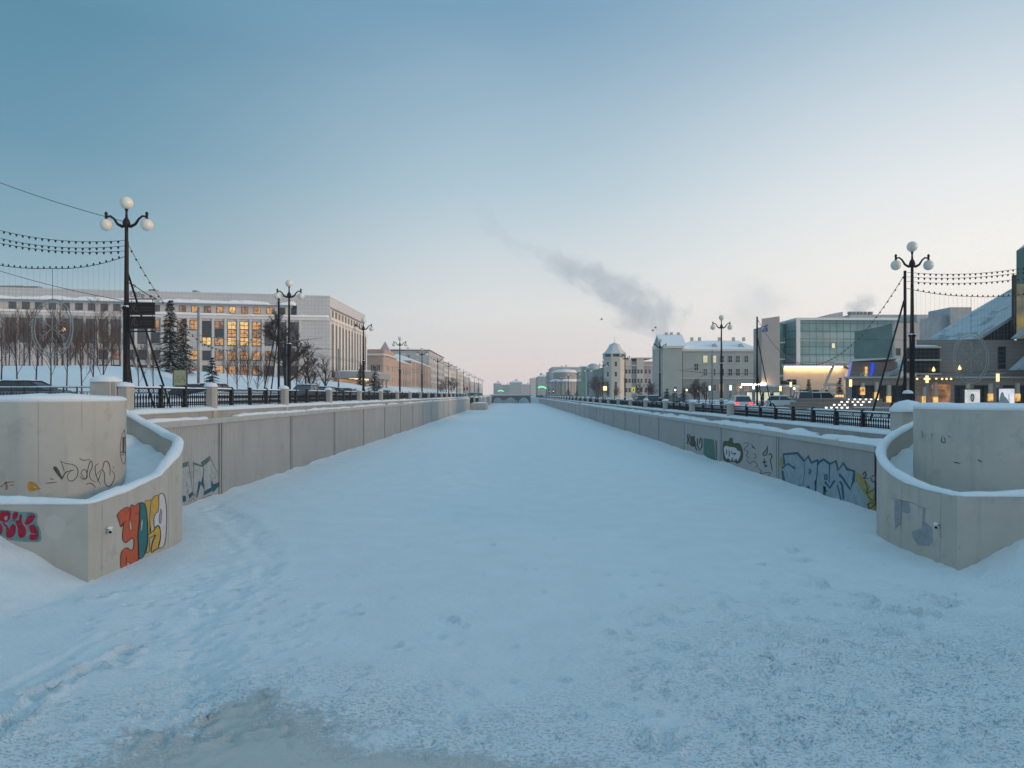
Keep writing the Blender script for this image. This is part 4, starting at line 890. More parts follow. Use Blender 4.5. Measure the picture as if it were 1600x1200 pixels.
for px, py0, w in ((8, 448, 7), (40, 453, 4), (232, 457, 2), (300, 459, 1.2)):
    p = FF.pt(FF.up(px), 29.9, -4); rb.box(p[0]-w*.4, p[1]-1, 29.9, p[0]+w*.4, p[1]+1, 29.9+.9)
rb.build('roof_vent', M['metal'], rt)
# entrance canopy on its columns
cn = thing('entrance_canopy', 'flat grey entrance canopy lit from below, beside the white office building', 'canopy', (-42, 186, 4.2))
MB().cbox(-45.8, 180, 9.3, -36.2, 207, 11.0, .1).build('roof', M['slab'], cn)
MB().ridge([(-41, 180.5, 11), (-41, 206.5, 11)], 8.8, .4, .8, .05, .3, .02, 12).build('roof_snow', M['snow'], cn)
for y in (182, 188, 194, 200, 206): MB().tube([(-37.2, y, 4.3), (-37.2, y, 9.29)], .32, 10).build('column', M['trim'], cn)
for y in (184, 190, 196, 202):
    MB().box(-43, y-.5, 9.2, -39, y+.5, 9.29).build('ceiling_lamp', M['lamp_warm'], cn)
MB().box(-45.7, 182, 4.3, -45.3, 205, 9.2).build('glazing', M['lit_dim'], cn)
# ---- generic street houses, canal side facade at x = X (s: +1 left bank faces +X, -1 right bank faces -X)
def house(label, X, Y0, Y1, z1, s, depth, wallm, rows, pitch, roof='flat', z0=3.6, win=(1.3, 1.9), trim='trim', lit_p=.12, lights=('lit_warm', 'lit_dim'), front=True, name='town_house', snow=.5, seed=0, chim=2, pil=None, litset=None, cap=70):
    rnd = random.Random(seed)
    rt = thing(name, label, 'building', (X, Y0, z0)); xb = X-s*depth
    MB().box(X, Y0, z0-1, xb, Y1, z1).build('wall', M[wallm], rt)
    MB().box(X+s*.35, Y0-.35, z1, xb-s*.3, Y1+.3, z1+.45).build('cornice', M[trim], rt)
    MB().box(X+s*.12, Y0-.12, z0+(z1-z0)*.30, X+s*.002, Y1, z0+(z1-z0)*.30+.3).box(min(X, xb)+.0, Y0-.12, z0+(z1-z0)*.30, max(X, xb), Y0-.002, z0+(z1-z0)*.30+.3).build('string_course', M[trim], rt)
    if roof == 'hip':
        h = min(depth, Y1-Y0)*.22; e = min(depth, Y1-Y0)*.46
        a = [(X+s*.3, Y0-.3), (xb-s*.3, Y0-.3), (xb-s*.3, Y1+.3), (X+s*.3, Y1+.3)]; xm = (X+xb)/2
        if Y1-Y0 > depth: tp = [(xm, Y0+e, z1+.46+h), (xm, Y1-e, z1+.46+h)]
        else: ym = (Y0+Y1)/2; tp = [(X-s*e, ym, z1+.46+h), (xb+s*e, ym, z1+.46+h)]
        v = [(p[0], p[1], z1+.46) for p in a]+tp
        f = [(0, 1, 4), (1, 2, 5, 4), (2, 3, 5), (3, 0, 4, 5), (3, 2, 1, 0)] if Y1-Y0 > depth else [(0, 1, 5, 4), (1, 2, 5), (2, 3, 4, 5), (3, 0, 4), (3, 2, 1, 0)]
        MB().add(v, f).build('roof', M['snow'], rt)
    else:
        h = .5
        MB().ridge([((X+xb)/2, Y0+.1, z1+.44), ((X+xb)/2, Y1-.1, z1+.44)], abs(depth)*1.0, snow, 1.5, .03, .3, .0, seed+3).build('roof_snow', M['snow'], rt)
    for i in range(chim):
        q = (i+.7)/(chim+.4); cx_, cy_ = X-s*depth*(.35+.25*rnd.random()), Y0+(Y1-Y0)*q
        MB().box(cx_-.5, cy_-.5, z1+.3, cx_+.5, cy_+.5, z1+h+1.3+rnd.random()).build('chimney', M['maroon' if i % 2 else 'grey_pl'], rt)
    n_ = 0
    F1 = Facade(rt, (X, Y0 if s > 0 else Y1), (0., 1. if s > 0 else -1.)); F2 = Facade(rt, (min(X, xb), Y0), (1., 0.))
    for Fc, L_ in ((F1, Y1-Y0), (F2, depth)):
        if Fc is F2 and not front: continue
        k = max(1, int(L_/pitch))
        for r_ in range(rows):
            zz_ = z0+1.2+(z1-z0-1.4)*r_/rows
            for i in range(k):
                if n_ >= cap: break
                n_ += 1
                pane = rnd.choice(lights) if rnd.random() < lit_p else rnd.choice(('glass', 'glass', 'glass_mid'))
                Fc.window(L_*(i+.5)/k, zz_, win[0], min(win[1], (z1-z0)/rows*.66), pane, 'frame', 2, 1, sill=False)
    if pil:
        m = MB(); k = max(1, int((Y1-Y0)/pil))
        for i in range(k+1): F1.block(m, (Y1-Y0)*i/k-.35, (Y1-Y0)*i/k+.35, z0, z1-.01, .003, .3)
        m.build('pilasters', M[trim], rt)
    return rt
# peach building: long low wing, corner bay with stepped parapet, far wing
rt = house('peach plastered corner building with snowy hipped roof and stepped parapet', -44, 238, 300, 17.6, 1, 15, 'peach', 3, 5.2, 'hip', win=(1.2, 1.9), lit_p=.02, pil=10.4, chim=1, seed=3, name='corner_building')
MB().cbox(-52, 237.4, 3, -43.4, 262, 18.4, .8).build('corner_bay', M['peach'], rt)
MB().cbox(-52.3, 237.1, 18.41, -43.0, 262.4, 19.0, .8).build('bay_cornice', M['trim'], rt)
MB().cbox(-50, 240, 19.01, -44, 259, 20.6, .4).build('stepped_parapet', M['peach'], rt)
Fb = Facade(rt, (-43.4, 237.4), (0., 1.))
Fq = Facade(rt, (-52, 237.4), (1., 0.))
for zz_ in (13.2, 9.2, 5.2):
    for uu in (3.5, 6.5, 14, 19): Fb.window(uu, zz_, 1.3, 2.1, 'glass', 'trim', 2, 1, sill=False)
    for uu in (4.2, 6.4): Fq.window(uu, zz_, 1.0, 2.0, 'glass', 'trim', 2, 1, sill=False)
m = MB(); m.add([(-49, 255, 20.6), (-45, 255, 20.6), (-45, 259, 20.6), (-49, 259, 20.6), (-47, 257, 24.6)], [(0, 1, 4), (1, 2, 4), (2, 3, 4), (3, 0, 4)]); m.build('turret_roof', M['mauve'], rt)
MB().tube([(-56, 244, 19), (-56, 244, 27.5)], .3, 6).build('flue', M['metal'], rt)
rt = house('lower peach wing with ochre pilasters, beyond the peach corner building', -44, 301, 372, 19.4, 1, 14, 'peach_dark', 3, 5.5, 'hip', win=(1.3, 2.2), lit_p=.03, pil=11, chim=3, seed=4)
rt = house('tall grey block with dark red roof edge, left bank', -45, 374, 450, 28.5, 1, 26, 'grey_pl', 6, 6.5, 'flat', win=(1.6, 1.9), lit_p=.04, trim='red_roof', chim=4, seed=5, name='apartment_block', snow=.8)
rt = house('brightly lit white and red shop building, left bank beyond the grey block', -45, 455, 545, 26, 1, 20, 'band', 6, 9, 'flat', win=(5.0, 2.2), lit_p=.6, lights=('lit_pale', 'lit_warm', 'lit_dim'), trim='maroon', chim=2, seed=6, name='shop_building', cap=60)
rt = house('floodlit pale block with ornate roof, far left bank', -46, 550, 640, 24, 1, 20, 'cream', 5, 10, 'hip', win=(3, 2.2), lit_p=.4, lights=('lit_pale', 'lit_warm'), chim=5, seed=7, cap=45)
for i, (a, b, zt_, wm_, lb) in enumerate([(645, 740, 22, 'grey_pl', 'grey far left terrace with a row of lit windows'), (745, 860, 19, 'mauve', 'mauve far left terrace, second beyond the floodlit block'), (865, 1000, 20, 'grey_pl', 'palest far left terrace at the street end')]):
    house(lb, -46, a, b, zt_, 1, 18, wm_, 5, 13, 'flat', win=(3, 2), lit_p=.2, chim=3, seed=20+i, cap=30)
# blocks closing the view beyond the bridge
for i, (x0, x1, Y, py, wm_, lb) in enumerate([(771, 783, 900, 598, 'grey_pl', 'pale turreted block beyond the left end of the bridge'), (783, 800, 980, 600, 'sage', 'hazy flat block standing behind the middle of the bridge'), (796, 816, 860, 596, 'sage_pale', 'hazy hip roofed block standing behind the right half of the bridge'), (814, 832, 800, 599, 'mauve', 'hazy mauve block beyond the right end of the bridge')]):
    house(lb, xa(x1, Y), Y, Y+30, za(py, Y)-1.5, 1, xa(x1, Y)-xa(x0, Y), wm_, 4, 3.6, 'hip' if i % 2 == 0 else 'flat', win=(1.5, 2), lit_p=.05, seed=40+i, cap=30, chim=2)
# ---- right bank, far to near
for i, (x0, x1, Y, D_, py, wm_, roof, lb) in enumerate([(829, 842, 700, 40, 592, 'cream', 'flat', 'cream gabled block far along the right bank'), (840, 858, 620, 50, 589, 'sage_pale', 'hip', 'pale snowy roofed block far along the right bank'), (856, 864, 560, 30, 582, 'mauve', 'flat', 'slim mauve house with small turret, right bank')]):
    house(lb, xa(x0, Y), Y, Y+D_, za(py, Y), -1, xa(x1, Y)-xa(x0, Y), wm_, 4, 4, roof, win=(1.5, 2), lit_p=.08, seed=50+i, cap=30, chim=2)
# bowed dark pavilion with two snowy roof tiers
Y = 480; rt = thing('pavilion', 'dark bowed pavilion with two tiers of snowy roof, right bank', 'building', (xa(880, Y), Y+12, 3.5))
cx_ = xa(885, Y); m = MB(); m.lathe((cx_, Y+12, 3.2), [(9.4, 0), (9.4, 11)], 28, False); m.build('wall', M['stone_grey'], rt)
MB().lathe((cx_, Y+12, 14.2), [(10.4, 0), (10.2, .9), (8.6, 1.6), (8.4, 1.7)], 28, True).build('lower_roof', M['snow'], rt)
MB().lathe((cx_, Y+12, 15.9), [(8.3, 0), (8.3, 4.6)], 28, False).build('drum', M['stone_grey'], rt)
MB().lathe((cx_, Y+12, 20.5), [(9.6, 0), (9.4, .5), (6.0, 2.0), (.5, 2.6)], 28, True).build('upper_roof', M['snow'], rt)
m = MB()
for k in range(28): a = 2*math.pi*k/28; m.tube([(cx_+9.5*math.cos(a), Y+12+9.5*math.sin(a), 3.2), (cx_+9.5*math.cos(a), Y+12+9.5*math.sin(a), 14.2)], .22, 4)
m.build('mullions', M['grey_pl'], rt)
house('broad grey block with snowy flat roof, behind the bowed pavilion', xa(863, 510), 510, 560, za(574.5, 510), -1, xa(902, 510)-xa(863, 510), 'grey_pl', 5, 4, 'flat', win=(1.6, 2), lit_p=.08, seed=56, cap=40, chim=3, name='apartment_block')
rt = thing('office_building', 'narrow green glass building on the right bank beside bare trees', 'building', (38.2, 400, 3.5))
MB().box(38.2, 400, 2.5, 41.2, 425, 21).box(42.0, 400.5, 2.5, 47, 425, 19.6).build('curtain_wall', M['green_glass'], rt); MB().box(41.21, 400.2, 2.5, 41.98, 424, 20.6).build('stair_slot', M['glass'], rt)
MB().box(38, 399.8, 21, 41.4, 425, 21.4).box(41.42, 400.3, 19.61, 47.2, 425, 20).build('roof_snow', M['snow'], rt)
# cream building with octagonal corner tower
Y = 300; rt = thing('corner_building', 'cream building with octagonal corner tower under a pale cone roof', 'building', (43, Y, 3.5))
tcx, tcy, tr = xa(961, 302), 304.0, 4.9
MB().lathe((tcx, tcy, 2.5), [(tr, 0), (tr, 18.2)], 8, False, R(22.5)).build('tower_wall', M['cream'], rt)
MB().lathe((tcx, tcy, 20.7), [(tr+.35, 0), (tr+.35, .5), (tr-.1, .55)], 8, False, R(22.5)).lathe((tcx, tcy, 15.6), [(tr+.02, 0), (tr+.22, .1), (tr+.02, .35)], 8, False, R(22.5)).build('tower_cornice', M['trim'], rt)
MB().lathe((tcx, tcy, 21.25), [(tr-.2, 0), (tr-.2, 1.3)], 8, False, R(22.5)).build('lantern', M['frame_dark'], rt)
m = MB()
for k in range(8): a = R(22.5+45*k); m.tube([(tcx+tr*math.cos(a)*.97, tcy+tr*math.sin(a)*.97, 21.2), (tcx+tr*math.cos(a)*.97, tcy+tr*math.sin(a)*.97, 22.6)], .45, 5)
m.build('lantern_posts', M['trim'], rt)
MB().lathe((tcx, tcy, 22.55), [(tr+.5, 0), (tr+.4, .3), (4.0, 1.3), (3.0, 2.6), (2.4, 3.7), (2.3, 3.8), (2.4, 4.1), (.5, 4.9), (.05, 5.2)], 8, False, R(22.5)).tube([(tcx, tcy, 27.4), (tcx, tcy, 30.2)], .1, 5).build('tower_roof', M['snow_tin'], rt)
for k in (3, 4, 5, 6):
    a = R(45*k); n_ = (math.cos(a), math.sin(a)); ap = tr*math.cos(R(22.5)); Fc = Facade(rt, (tcx+n_[0]*ap, tcy+n_[1]*ap), (-n_[1], n_[0]))
    for zz_ in (17.2, 12.9, 8.6, 4.8): Fc.window(0, zz_, .95, 1.9, 'glass', 'trim', 1, 2, sill=False)
xb0, xb1 = xa(976, Y), xa(1022, Y)
MB().box(xb0, Y+2, 2.5, xa(988, Y), Y+20, 20.2).box(xa(996, Y), Y+1.6, 2.5, xa(1007, Y), Y+20, 20.6).build('bay_wall', M['cream'], rt)
MB().box(xa(988, Y)+.01, Y+2.6, 2.5, xa(996, Y)-.01, Y+20, 19.4).box(xa(1007, Y)+.01, Y+2.6, 2.5, xb1, Y+20, 19.4).build('wall', M['mauve'], rt)
MB().box(xb0, Y+1.3, 17.4, xb1, Y+2.58, 17.8).box(xb0, Y+1.2, 20.61, xb1, Y+20, 21.0).build('cornice', M['trim'], rt)
Fc = Facade(rt, (xb0, Y+2.6), (1., 0.))
for px, dd in ((980, .6), (985, .6), (990, 0), (994, 0), (998.5, 1.), (1003.5, 1.), (1011, 0), (1017, 0)):
    for zz_ in (14.2, 10.2, 6.2):
        o = Fc.window(xa(px, Y)-xb0, zz_, .85, 1.7, 'glass', 'trim', 1, 2, sill=False); o.location = (o.location[0], o.location[1]-dd, o.location[2])
MB().box(tcx-3, Y+10, 2.5, tcx+4, Y+60, 17.5).build('side_or_shade_wing', M['sage'], rt)
MB().ball((xa(929, 360), 366, 17.2), 4.2, 14, 8).box(xa(929, 360)-3.5, 362, 2.5, xa(929, 360)+3.5, 370, 17).build('dome_pavilion', M['copper'], rt)
# classical building with pediment
rt = thing('classical_building', 'sage classical building with snowy hipped roof and pediment end', 'building', (66, 240, 3.5))
x0, x1 = xa(1035, 240), xa(1066, 240)
MB().box(x0, 240, 2.5, x1, 254, 20.9).build('portico_wall', M['sage_pale'], rt)
MB().box(x0-.6, 239.4, 20.91, x1+.4, 254.6, 21.7).build('portico_cornice', M['trim'], rt)
m = MB(); m.prism([(x0-.5, 239.5, 21.71), (x0-.5, 254.5, 21.71), (x0-.5, 247, 26.2)], (x1-x0+2, 0, 0)); m.build('portico_roof', M['snow'], rt)
m = MB(); m.prism([(x0-.62, 240.3, 21.72), (x0-.62, 253.7, 21.72), (x0-.62, 247, 25.6)], (.1, 0, 0)); m.build('pediment', M['sage_pale'], rt)
m = MB(); [m.tube([(x0-.35, y, 3), (x0-.35, y, 20.9)], .42, 8) for y in (240.8, 243.6, 246.0, 248.4, 251, 253.4)]; m.build('pilasters', M['trim'], rt)
mx0, mx1 = xa(1067, 243), xa(1186, 243)
MB().box(mx0, 243, 10.9, mx1, 262, 20.0).build('upper_wall', M['sage_pale'], rt); MB().box(mx0, 242.9, 2.5, mx1+.02, 262, 10.6).build('lower_wall', M['sage'], rt)
MB().box(mx0-.2, 242.6, 10.61, mx1+.1, 262, 10.89).box(mx0-.5, 242.3, 20.01, mx1+.4, 262.5, 20.7).build('cornice', M['trim'], rt)
m = MB(); e = [(mx0-.5, 242.3, 20.71), (mx1+.4, 242.3, 20.71), (mx1+.4, 262.5, 20.71), (mx0-.5, 262.5, 20.71), (mx0+5, 252, 24.4), (mx1-4.5, 252, 24.4)]
m.add(e, [(0, 1, 5, 4), (1, 2, 5), (2, 3, 4, 5), (3, 0, 4), (3, 2, 1, 0)]); m.build('roof', M['snow'], rt)
for px in (1117, 1158): 
    xx = xa(px, 245); m = MB(); m.prism([(xx-1.1, 244.6, 21.6), (xx+1.1, 244.6, 21.6), (xx, 244.6, 22.9)], (0, 4, 0)); m.build('dormer', M['grey_pl'], rt)
for px, yy in ((1041, 247), (1049, 247), (1060, 247), (1081, 252), (1093, 252), (1124, 252), (1146, 252), (1162, 252)): xx = xa(px, yy); MB().box(xx-.45, yy-.4, 24.2, xx+.45, yy+.4, (26.9 if px < 1065 else 25.6)).build('chimney', M['grey_pl'], rt)
Fc = Facade(rt, (mx0, 243.), (1., 0.)); F2 = Facade(rt, (mx0, 242.9), (1., 0.))
for px, pn in ((1102, 'lit_pale'), (1115.5, 'lit_pale'), (1128, 'glass'), (1141, 'glass'), (1153, 'glass'), (1166, 'glass')): Fc.window(xa(px, 243)-mx0, 16.2, 1.35, 2.3, pn, 'trim', 2, 2)
for px, pn in ((1088, 'glass'), (1102, 'glass_mid'), (1115, 'glass_mid'), (1128, 'glass'), (1141, 'glass'), (1153, 'glass'), (1166, 'glass')): Fc.window(xa(px, 243)-mx0, 11.6 if px > 1090 else 13.4, 1.35, 2.4, pn, 'trim', 2, 2)
for px, pn in ((1115.5, 'glass'), (1127, 'lit_warm'), (1141, 'glass_mid'), (1154, 'lit_dim'), (1166, 'lit_dim')): F2.window(xa(px, 243)-mx0, 6.4, 1.3, 2.2, pn, 'trim', 2, 2)
for px in (1088, 1102, 1141, 1154): F2.window(xa(px, 243)-mx0, 3.6, 1.2, 1.7, 'lit_dim' if px == 1154 else 'glass', 'trim', 2, 1, sill=False)
# glass office block with concrete slab tower
rt = thing('office_building', 'teal glass office block with grey slab tower carrying a blue emblem', 'building', (66, 158, 3.4))
sx0, sx1 = xa(1190, 150), xa(1218, 150)
m = MB(); m.prism([(sx0, 150, 2.5), (sx1, 150, 2.5), (sx1, 150, za(494, 150)), (sx0, 150, za(498, 150))], (2.3, 6, 0)); m.build('slab_tower', M['slab'], rt)
m = MB(); fz = lambda px, py: (xa(px, 150), 149.97, za(py, 150)); lg = lambda P: T(P, 7.5, 1170, 480)
for q in ([(175, 225), (222, 198), (222, 222), (200, 232), (222, 232), (180, 240)], [(152, 270), (190, 262), (192, 285), (160, 292)], [(196, 250), (222, 244), (222, 284), (196, 288)], [(165, 250), (222, 238), (222, 244), (170, 258)]): m.prism([fz(*p) for p in lg(q)], (0, .025, 0))
m.build('emblem', paint('emblem_blue', (.03, .09, .30)), rt)
gz1 = za(497.5, 158); X1, X2, X3, X4, X5, X6 = xa(1213, 157), xa(1228, 160), xa(1247, 158), xa(1336, 158), xa(1396, 160), xa(1432, 162)
MB().prism([(X1, 156.2, 2.5), (X2, 160, 2.5), (X2, 172, 2.5), (X1, 172, 2.5)], (0, 0, gz1-3.6)).build('dark_glazing_and_reflection', M['teal_dark'], rt)
MB().prism([(X2, 160.01, 2.5), (X3-.5, 158.1, 2.5), (X3-.5, 175, 2.5), (X2, 172.2, 2.5)], (0, 0, gz1-3.0)).build('side_glazing', M['teal_glass'], rt)
MB().box(X3-.49, 157.7, 2.5, X3+.35, 160, gz1+.1).build('corner_fin', M['white_paint'], rt)
MB().prism([(X3+.36, 158, 2.5), (X5, 159.5, 2.5), (X5, 182, 2.5), (X3+.36, 182, 2.5)], (0, 0, gz1-2.9)).build('front_glazing', M['teal_glass'], rt)
Fc = Facade(rt, (X3+.36, 158.), ((X5-X3-.36)/math.hypot(X5-X3-.36, 1.5), 1.5/math.hypot(X5-X3-.36, 1.5)))
m = MB()
for z_ in (19.0, 13.6): Fc.block(m, .1, 12.8, z_-2.0, z_, .01, .05)
m.build('spandrel_glazing', M['teal_pale'], rt)
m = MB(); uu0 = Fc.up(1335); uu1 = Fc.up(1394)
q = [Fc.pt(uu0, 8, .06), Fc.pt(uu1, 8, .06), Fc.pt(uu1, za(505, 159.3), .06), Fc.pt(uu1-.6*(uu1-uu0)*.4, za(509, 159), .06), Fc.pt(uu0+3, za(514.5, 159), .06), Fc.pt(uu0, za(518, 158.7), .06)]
m.prism(q, (0, .05, 0)); m.build('dark_glazing_and_reflection', M['teal_dark'], rt)  # stepped dark reflection on the front, made as a darker glass panel
MB().box(X3-.6, 157.6, gz1-.38, X5+.2, 182, gz1+.12).build('roof_edge', M['white_paint'], rt)
MB().prism([(X5+.02, 159.6, 2.5), (X6, 160.5, 2.5), (X6, 182, 2.5), (X5+.02, 182, 2.5)], (0, 0, gz1-3.3)).build('stair_wall', M['slab'], rt)
Fw = Facade(rt, (X5, 159.6), ((X6-X5)/math.hypot(X6-X5, .9), .9/math.hypot(X6-X5, .9)))
for zz_ in (14.0, 11.0): Fw.window(Fw.up(1403.5), zz_, .9, 1.5, 'glass', 'frame_dark', 1, 1, sill=False)
MB().box(X6+.02, 161, 2.5, xa(1464, 162), 182, za(505, 162)).build('mirror_glazing_or_reflection', M['olive_glass'], rt); MB().box(X6, 160.9, za(505, 162)+.01, xa(1466, 162), 182, za(503, 162)).build('roof_edge', M['white_paint'], rt)
m = MB(); m.prism([(xa(1273, 165), 165, gz1+.13), (xa(1317, 165), 165, gz1+.13), (xa(1317, 165), 165, za(487, 165)), (xa(1296, 165), 165, za(491, 165))], (0, 8, 0)); m.box(xa(1322, 170), 168, gz1+.13, xa(1424, 170), 178, za(493, 170)).box(xa(1425, 168), 166, gz1+.13, xa(1445, 168), 176, za(493, 168)).box(xa(1447, 168), 166, gz1-1, xa(1452, 168), 176, za(495.5, 168)); m.build('plant_room', M['copper'], rt)
for px in (1326, 1331, 1337, 1342, 1348, 1356): MB().lathe((xa(px, 170), 169, gz1+.1), [(.55, 0), (.55, 1.9), (.75, 2.2), (.75, 2.6), (.4, 2.7)], 8).build('vent', M['metal'], rt)
for px, py in ((1268, 553), (1310, 552)): pass
Fc.window(Fc.up(1302), za(544, 158.5), .8, 1.1, 'lit_pale', 'frame_dark', 1, 1, sill=False)
for zz_ in (16.2, 12.6, 9.0):
    m = MB(); m.box(xa(1206, 153), 152, zz_, xa(1224, 153), 156, zz_+.25); m.build('balcony', M['slab'], rt)
    for dx_ in (.1, 1.2, 2.3): MB().box(xa(1206, 153)+dx_, 152.05, zz_+.25, xa(1206, 153)+dx_+.07, 152.12, zz_+1.3).build('baluster', M['metal'], rt)
# lit low pavilion in front of it
rt = thing('pavilion', 'low warm stucco pavilion under a glowing cornice strip, in front of teal glass block', 'building', (52, 125, 3.4))
px0, px1 = xa(1224, 125), xa(1320, 125)
splay(MB(), 1224, 1320, 125, 138, 2.5, 9.75).build('wall', M['stucco_warm'], rt)
splay(MB(), 1221, 1323, 124.4, 138.5, 10.05, 10.4).build('roof_slab', M['slab'], rt); MB().box(px0+.1, 124.5, 9.85, px1-.6, 124.75, 10.04).build('light_strip', M['strip'], rt)
Fc = Facade(rt, (px0, 125.), (1., 0.))
for px, w in ((1221.5+3, 1.0), (1233, .55), (1241, .55)): Fc.window(xa(px, 125)-px0, 6.7 if w > .6 else 6.9, w, .75, 'glass', 'frame_dark', 2 if w > .6 else 1, 1, sill=False)
MB().box(px0+2, 124.5, 5.9, px1, 124.99, 6.15).build('canopy', M['trim'], rt)
for px in (1236, 1247, 1258, 1275, 1290): MB().box(xa(px, 125)-.5, 124.9, 3.5, xa(px, 125)+.5, 124.98, 5.85).build('doorway', M['frame_dark'], rt)
splay(MB(), 1186, 1222, 112, 124, 2.5, 6.3).build('side_or_shade_wing', M['slab'], rt); splay(MB(), 1184, 1240, 111.6, 124, 6.31, 6.6).build('wing_roof', M['snow'], rt)
MB().box(xa(1196, 112), 123.6, 6.7, xa(1238, 112), 123.8, 6.9).build('light_strip', M['strip'], rt)
for px in (1190.5, 1196.5): 
    MB().box(xa(px, 149.2)-.12, 149.0, 6.7, xa(px, 149.2)+.12, 149.3, 7.6).build('uplighter', M['strip'], rt)
splay(MB(), 1223, 1240, 112.5, 123.9, 2.5, 6.3).build('side_wall', M['stucco_warm'], rt)
# slanting entrance frame
rt = thing('beam_portal', 'slanting pale beam portal beside the glowing pavilion', 'portal', (52.5, 116, 3.4))
fp = lambda px, py: (xa(px, 116), 116, za(py, 116))
m = MB()
for a, b in (((1304, 567), (1290, 598)), ((1304, 567), (1330, 568)), ((1287, 601), (1310, 601)), ((1290, 604), (1281, 620)), ((1296, 604), (1296, 612)), ((1286, 614), (1318, 614))): m.tube([fp(*a), fp(*b)], .24, 4, True, False)
m.build('beam', M['trim'], rt)
# dark pavilion with blue light column and white rings
rt = thing('pavilion', 'dark sloped front pavilion with a blue light column under a snowy roof', 'building', (54, 106, 3.4))
fp = lambda px, py, Y=105: (xa(px, Y), Y, za(py, Y))
m = MB(); m.prism([fp(1323, 592), fp(1402, 592), fp(1402, 565), fp(1331, 565)], (4.4, 9, 0)); m.build('front', M['stone_brown'], rt)
m = MB(); m.prism([fp(1326, 564.8, 104), fp(1402, 560, 104), fp(1402, 558.5, 104), fp(1335, 561, 104)], (5.4, 11, 0)); m.build('roof_snow', M['snow'], rt)
m = MB(); m.prism([fp(1324, 590, 104.8), fp(1327, 590, 104.8), fp(1332, 566, 104.8), fp(1329, 566, 104.8)], (0, .15, 0)); m.build('edge_light', mat('violet_light', (.2, .2, .5), .4, 0, 1, 0, emit=(.2, .22, .8), estr=.6), rt)
m = MB(); m.prism([fp(1360, 587, 104.7), fp(1362.4, 587.5, 104.7), fp(1365.5, 574, 104.7), fp(1366, 567, 104.7), fp(1362.6, 567, 104.7), fp(1362.8, 575, 104.7)], (0, .2, 0)); m.build('light_column', M['lamp_blue'], rt)
m = MB(); m.prism([fp(1352.5, 589, 104.7), fp(1355.2, 589, 104.7), fp(1355.8, 573, 104.7), fp(1352.5, 573, 104.7)], (0, .2, 0)); m.build('warm_light', M['lit_gold'], rt)
m = MB()
for px, r_ in ((1348, .27), (1352.5, .2)): c_ = fp(px, 586, 104.6); m.tube([(c_[0]+r_*math.cos(a*math.pi/8), c_[1], c_[2]+r_*math.sin(a*math.pi/8)) for a in range(17)], .06, 4)
m.build('ring_sign', M['white_paint'], rt)
m = MB(); m.prism([fp(1378, 587, 103.5), fp(1388, 587, 103.5), fp(1398, 578, 103.5), fp(1412, 577, 103.5), fp(1430, 560, 110), fp(1402, 560, 110)], (0, 1.5, -.8)); m.build('sloping_roof', M['blue_roof'], rt)
# brown stone complex with sconces, screens and sloped glass roof
rt = thing('stone_complex', 'brown stone complex with glowing wall lights and a steep snowy glass roof', 'building', (54, 87, 3.3))
splay(MB(), 1321, 1640, 88, 97, 2.0, za(591, 88)).build('lower_wall', M['stone_brown'], rt)
splay(MB(), 1318, 1640, 87.6, 97, za(591, 88)+.01, za(588.5, 88)).build('ledge', M['trim'], rt)
splay(MB(), 1432, 1640, 89.5, 99, za(588.5, 88)+.02, za(530, 88)).build('upper_wall', M['stone_grey'], rt)
MB().box(xa(1425, 88), 88.9, za(582, 88), xa(1475, 88), 89.49, za(543, 88)).build('dark_screen', M['dark_grid'], rt)
m = MB()
for py in (542, 562, 584): m.box(xa(1424, 88), 88.6, za(py, 88)-.1, xa(1476, 88), 88.89, za(py, 88)+.1)
m.build('screen_rail', M['stucco_warm'], rt)
MB().ridge([(xa(1424, 88), 89, za(541, 88)), (xa(1472, 88), 89, za(541, 88))], .6, .22, .4, .1, .4, .02, 9).build('ledge_snow', M['snow'], rt)
Fc = Facade(rt, (xa(1432, 89.5), 89.5), (1., 0.))
for py in (547.5, 554.5, 561.5, 567, 575): Fc.window(xa(1565, 89.5)-xa(1432, 89.5), za(py, 89.5), .8, .4, 'glass', 'frame_dark', 1, 1, sill=False)
Fl = Facade(rt, (xa(1321, 88), 88.), (1., 0.))
for px in (1338, 1358, 1381, 1402, 1500, 1530, 1540, 1575, 1597):
    Fl.window(xa(px, 88)-xa(1321, 88), 3.9, 1.2, 2.2, 'glass', 'frame_dark', 2, 3, sill=False)
for px, z0_, z1_ in ((1348, 5.0, 6.5), (1370, 4.4, 6.6), (1389, 3.9, 6.2), (1445, 3.9, 6.0), (1462, 3.8, 6.6), (1512.5, 4.6, 6.4), (1548, 4.2, 6.4), (1590.5, 4.2, 6.5)):
    MB().cbox(xa(px, 87.7)-.22, 87.5, z0_, xa(px, 87.7)+.22, 87.98, z0_+.95, .05).build('wall_light', M['lit_gold'], rt)
    MB().cbox(xa(px, 87.7)-.2, 87.55, z0_+.96, xa(px, 87.7)+.2, 87.98, z1_, .05).build('light_shaft', M['stucco_warm'], rt)
MB().box(xa(1463, 87), 87.9, 3.4, xa(1492, 87), 87.98, 6.3).build('lit_entrance', M['lit_dim'], rt)
for px, py in ((1433, 592), (1445, 592), (1452, 592), (1463, 591.5), (1472, 592), (1479, 592), (1486, 592)): MB().ball((xa(px, 86.5), 86.5, za(py, 86.5)), .13, 8, 5).build('ceiling_lamp', M['lamp_warm'], rt)
MB().box(xa(1428, 86.6), 86.3, za(590.5, 86.5), xa(1492, 86.6), 87.59, za(588, 86.5)).build('porch', M['stone_brown'], rt)
for px, py in ((1462.5, 580.5), (1503.5, 578)): MB().lathe((xa(px, 88), 88.5, za(py, 88)), [(.02, 0), (.2, .1), (.16, .3), (.02, .62)], 8).build('flame_lamp', M['lamp_warm'], rt)
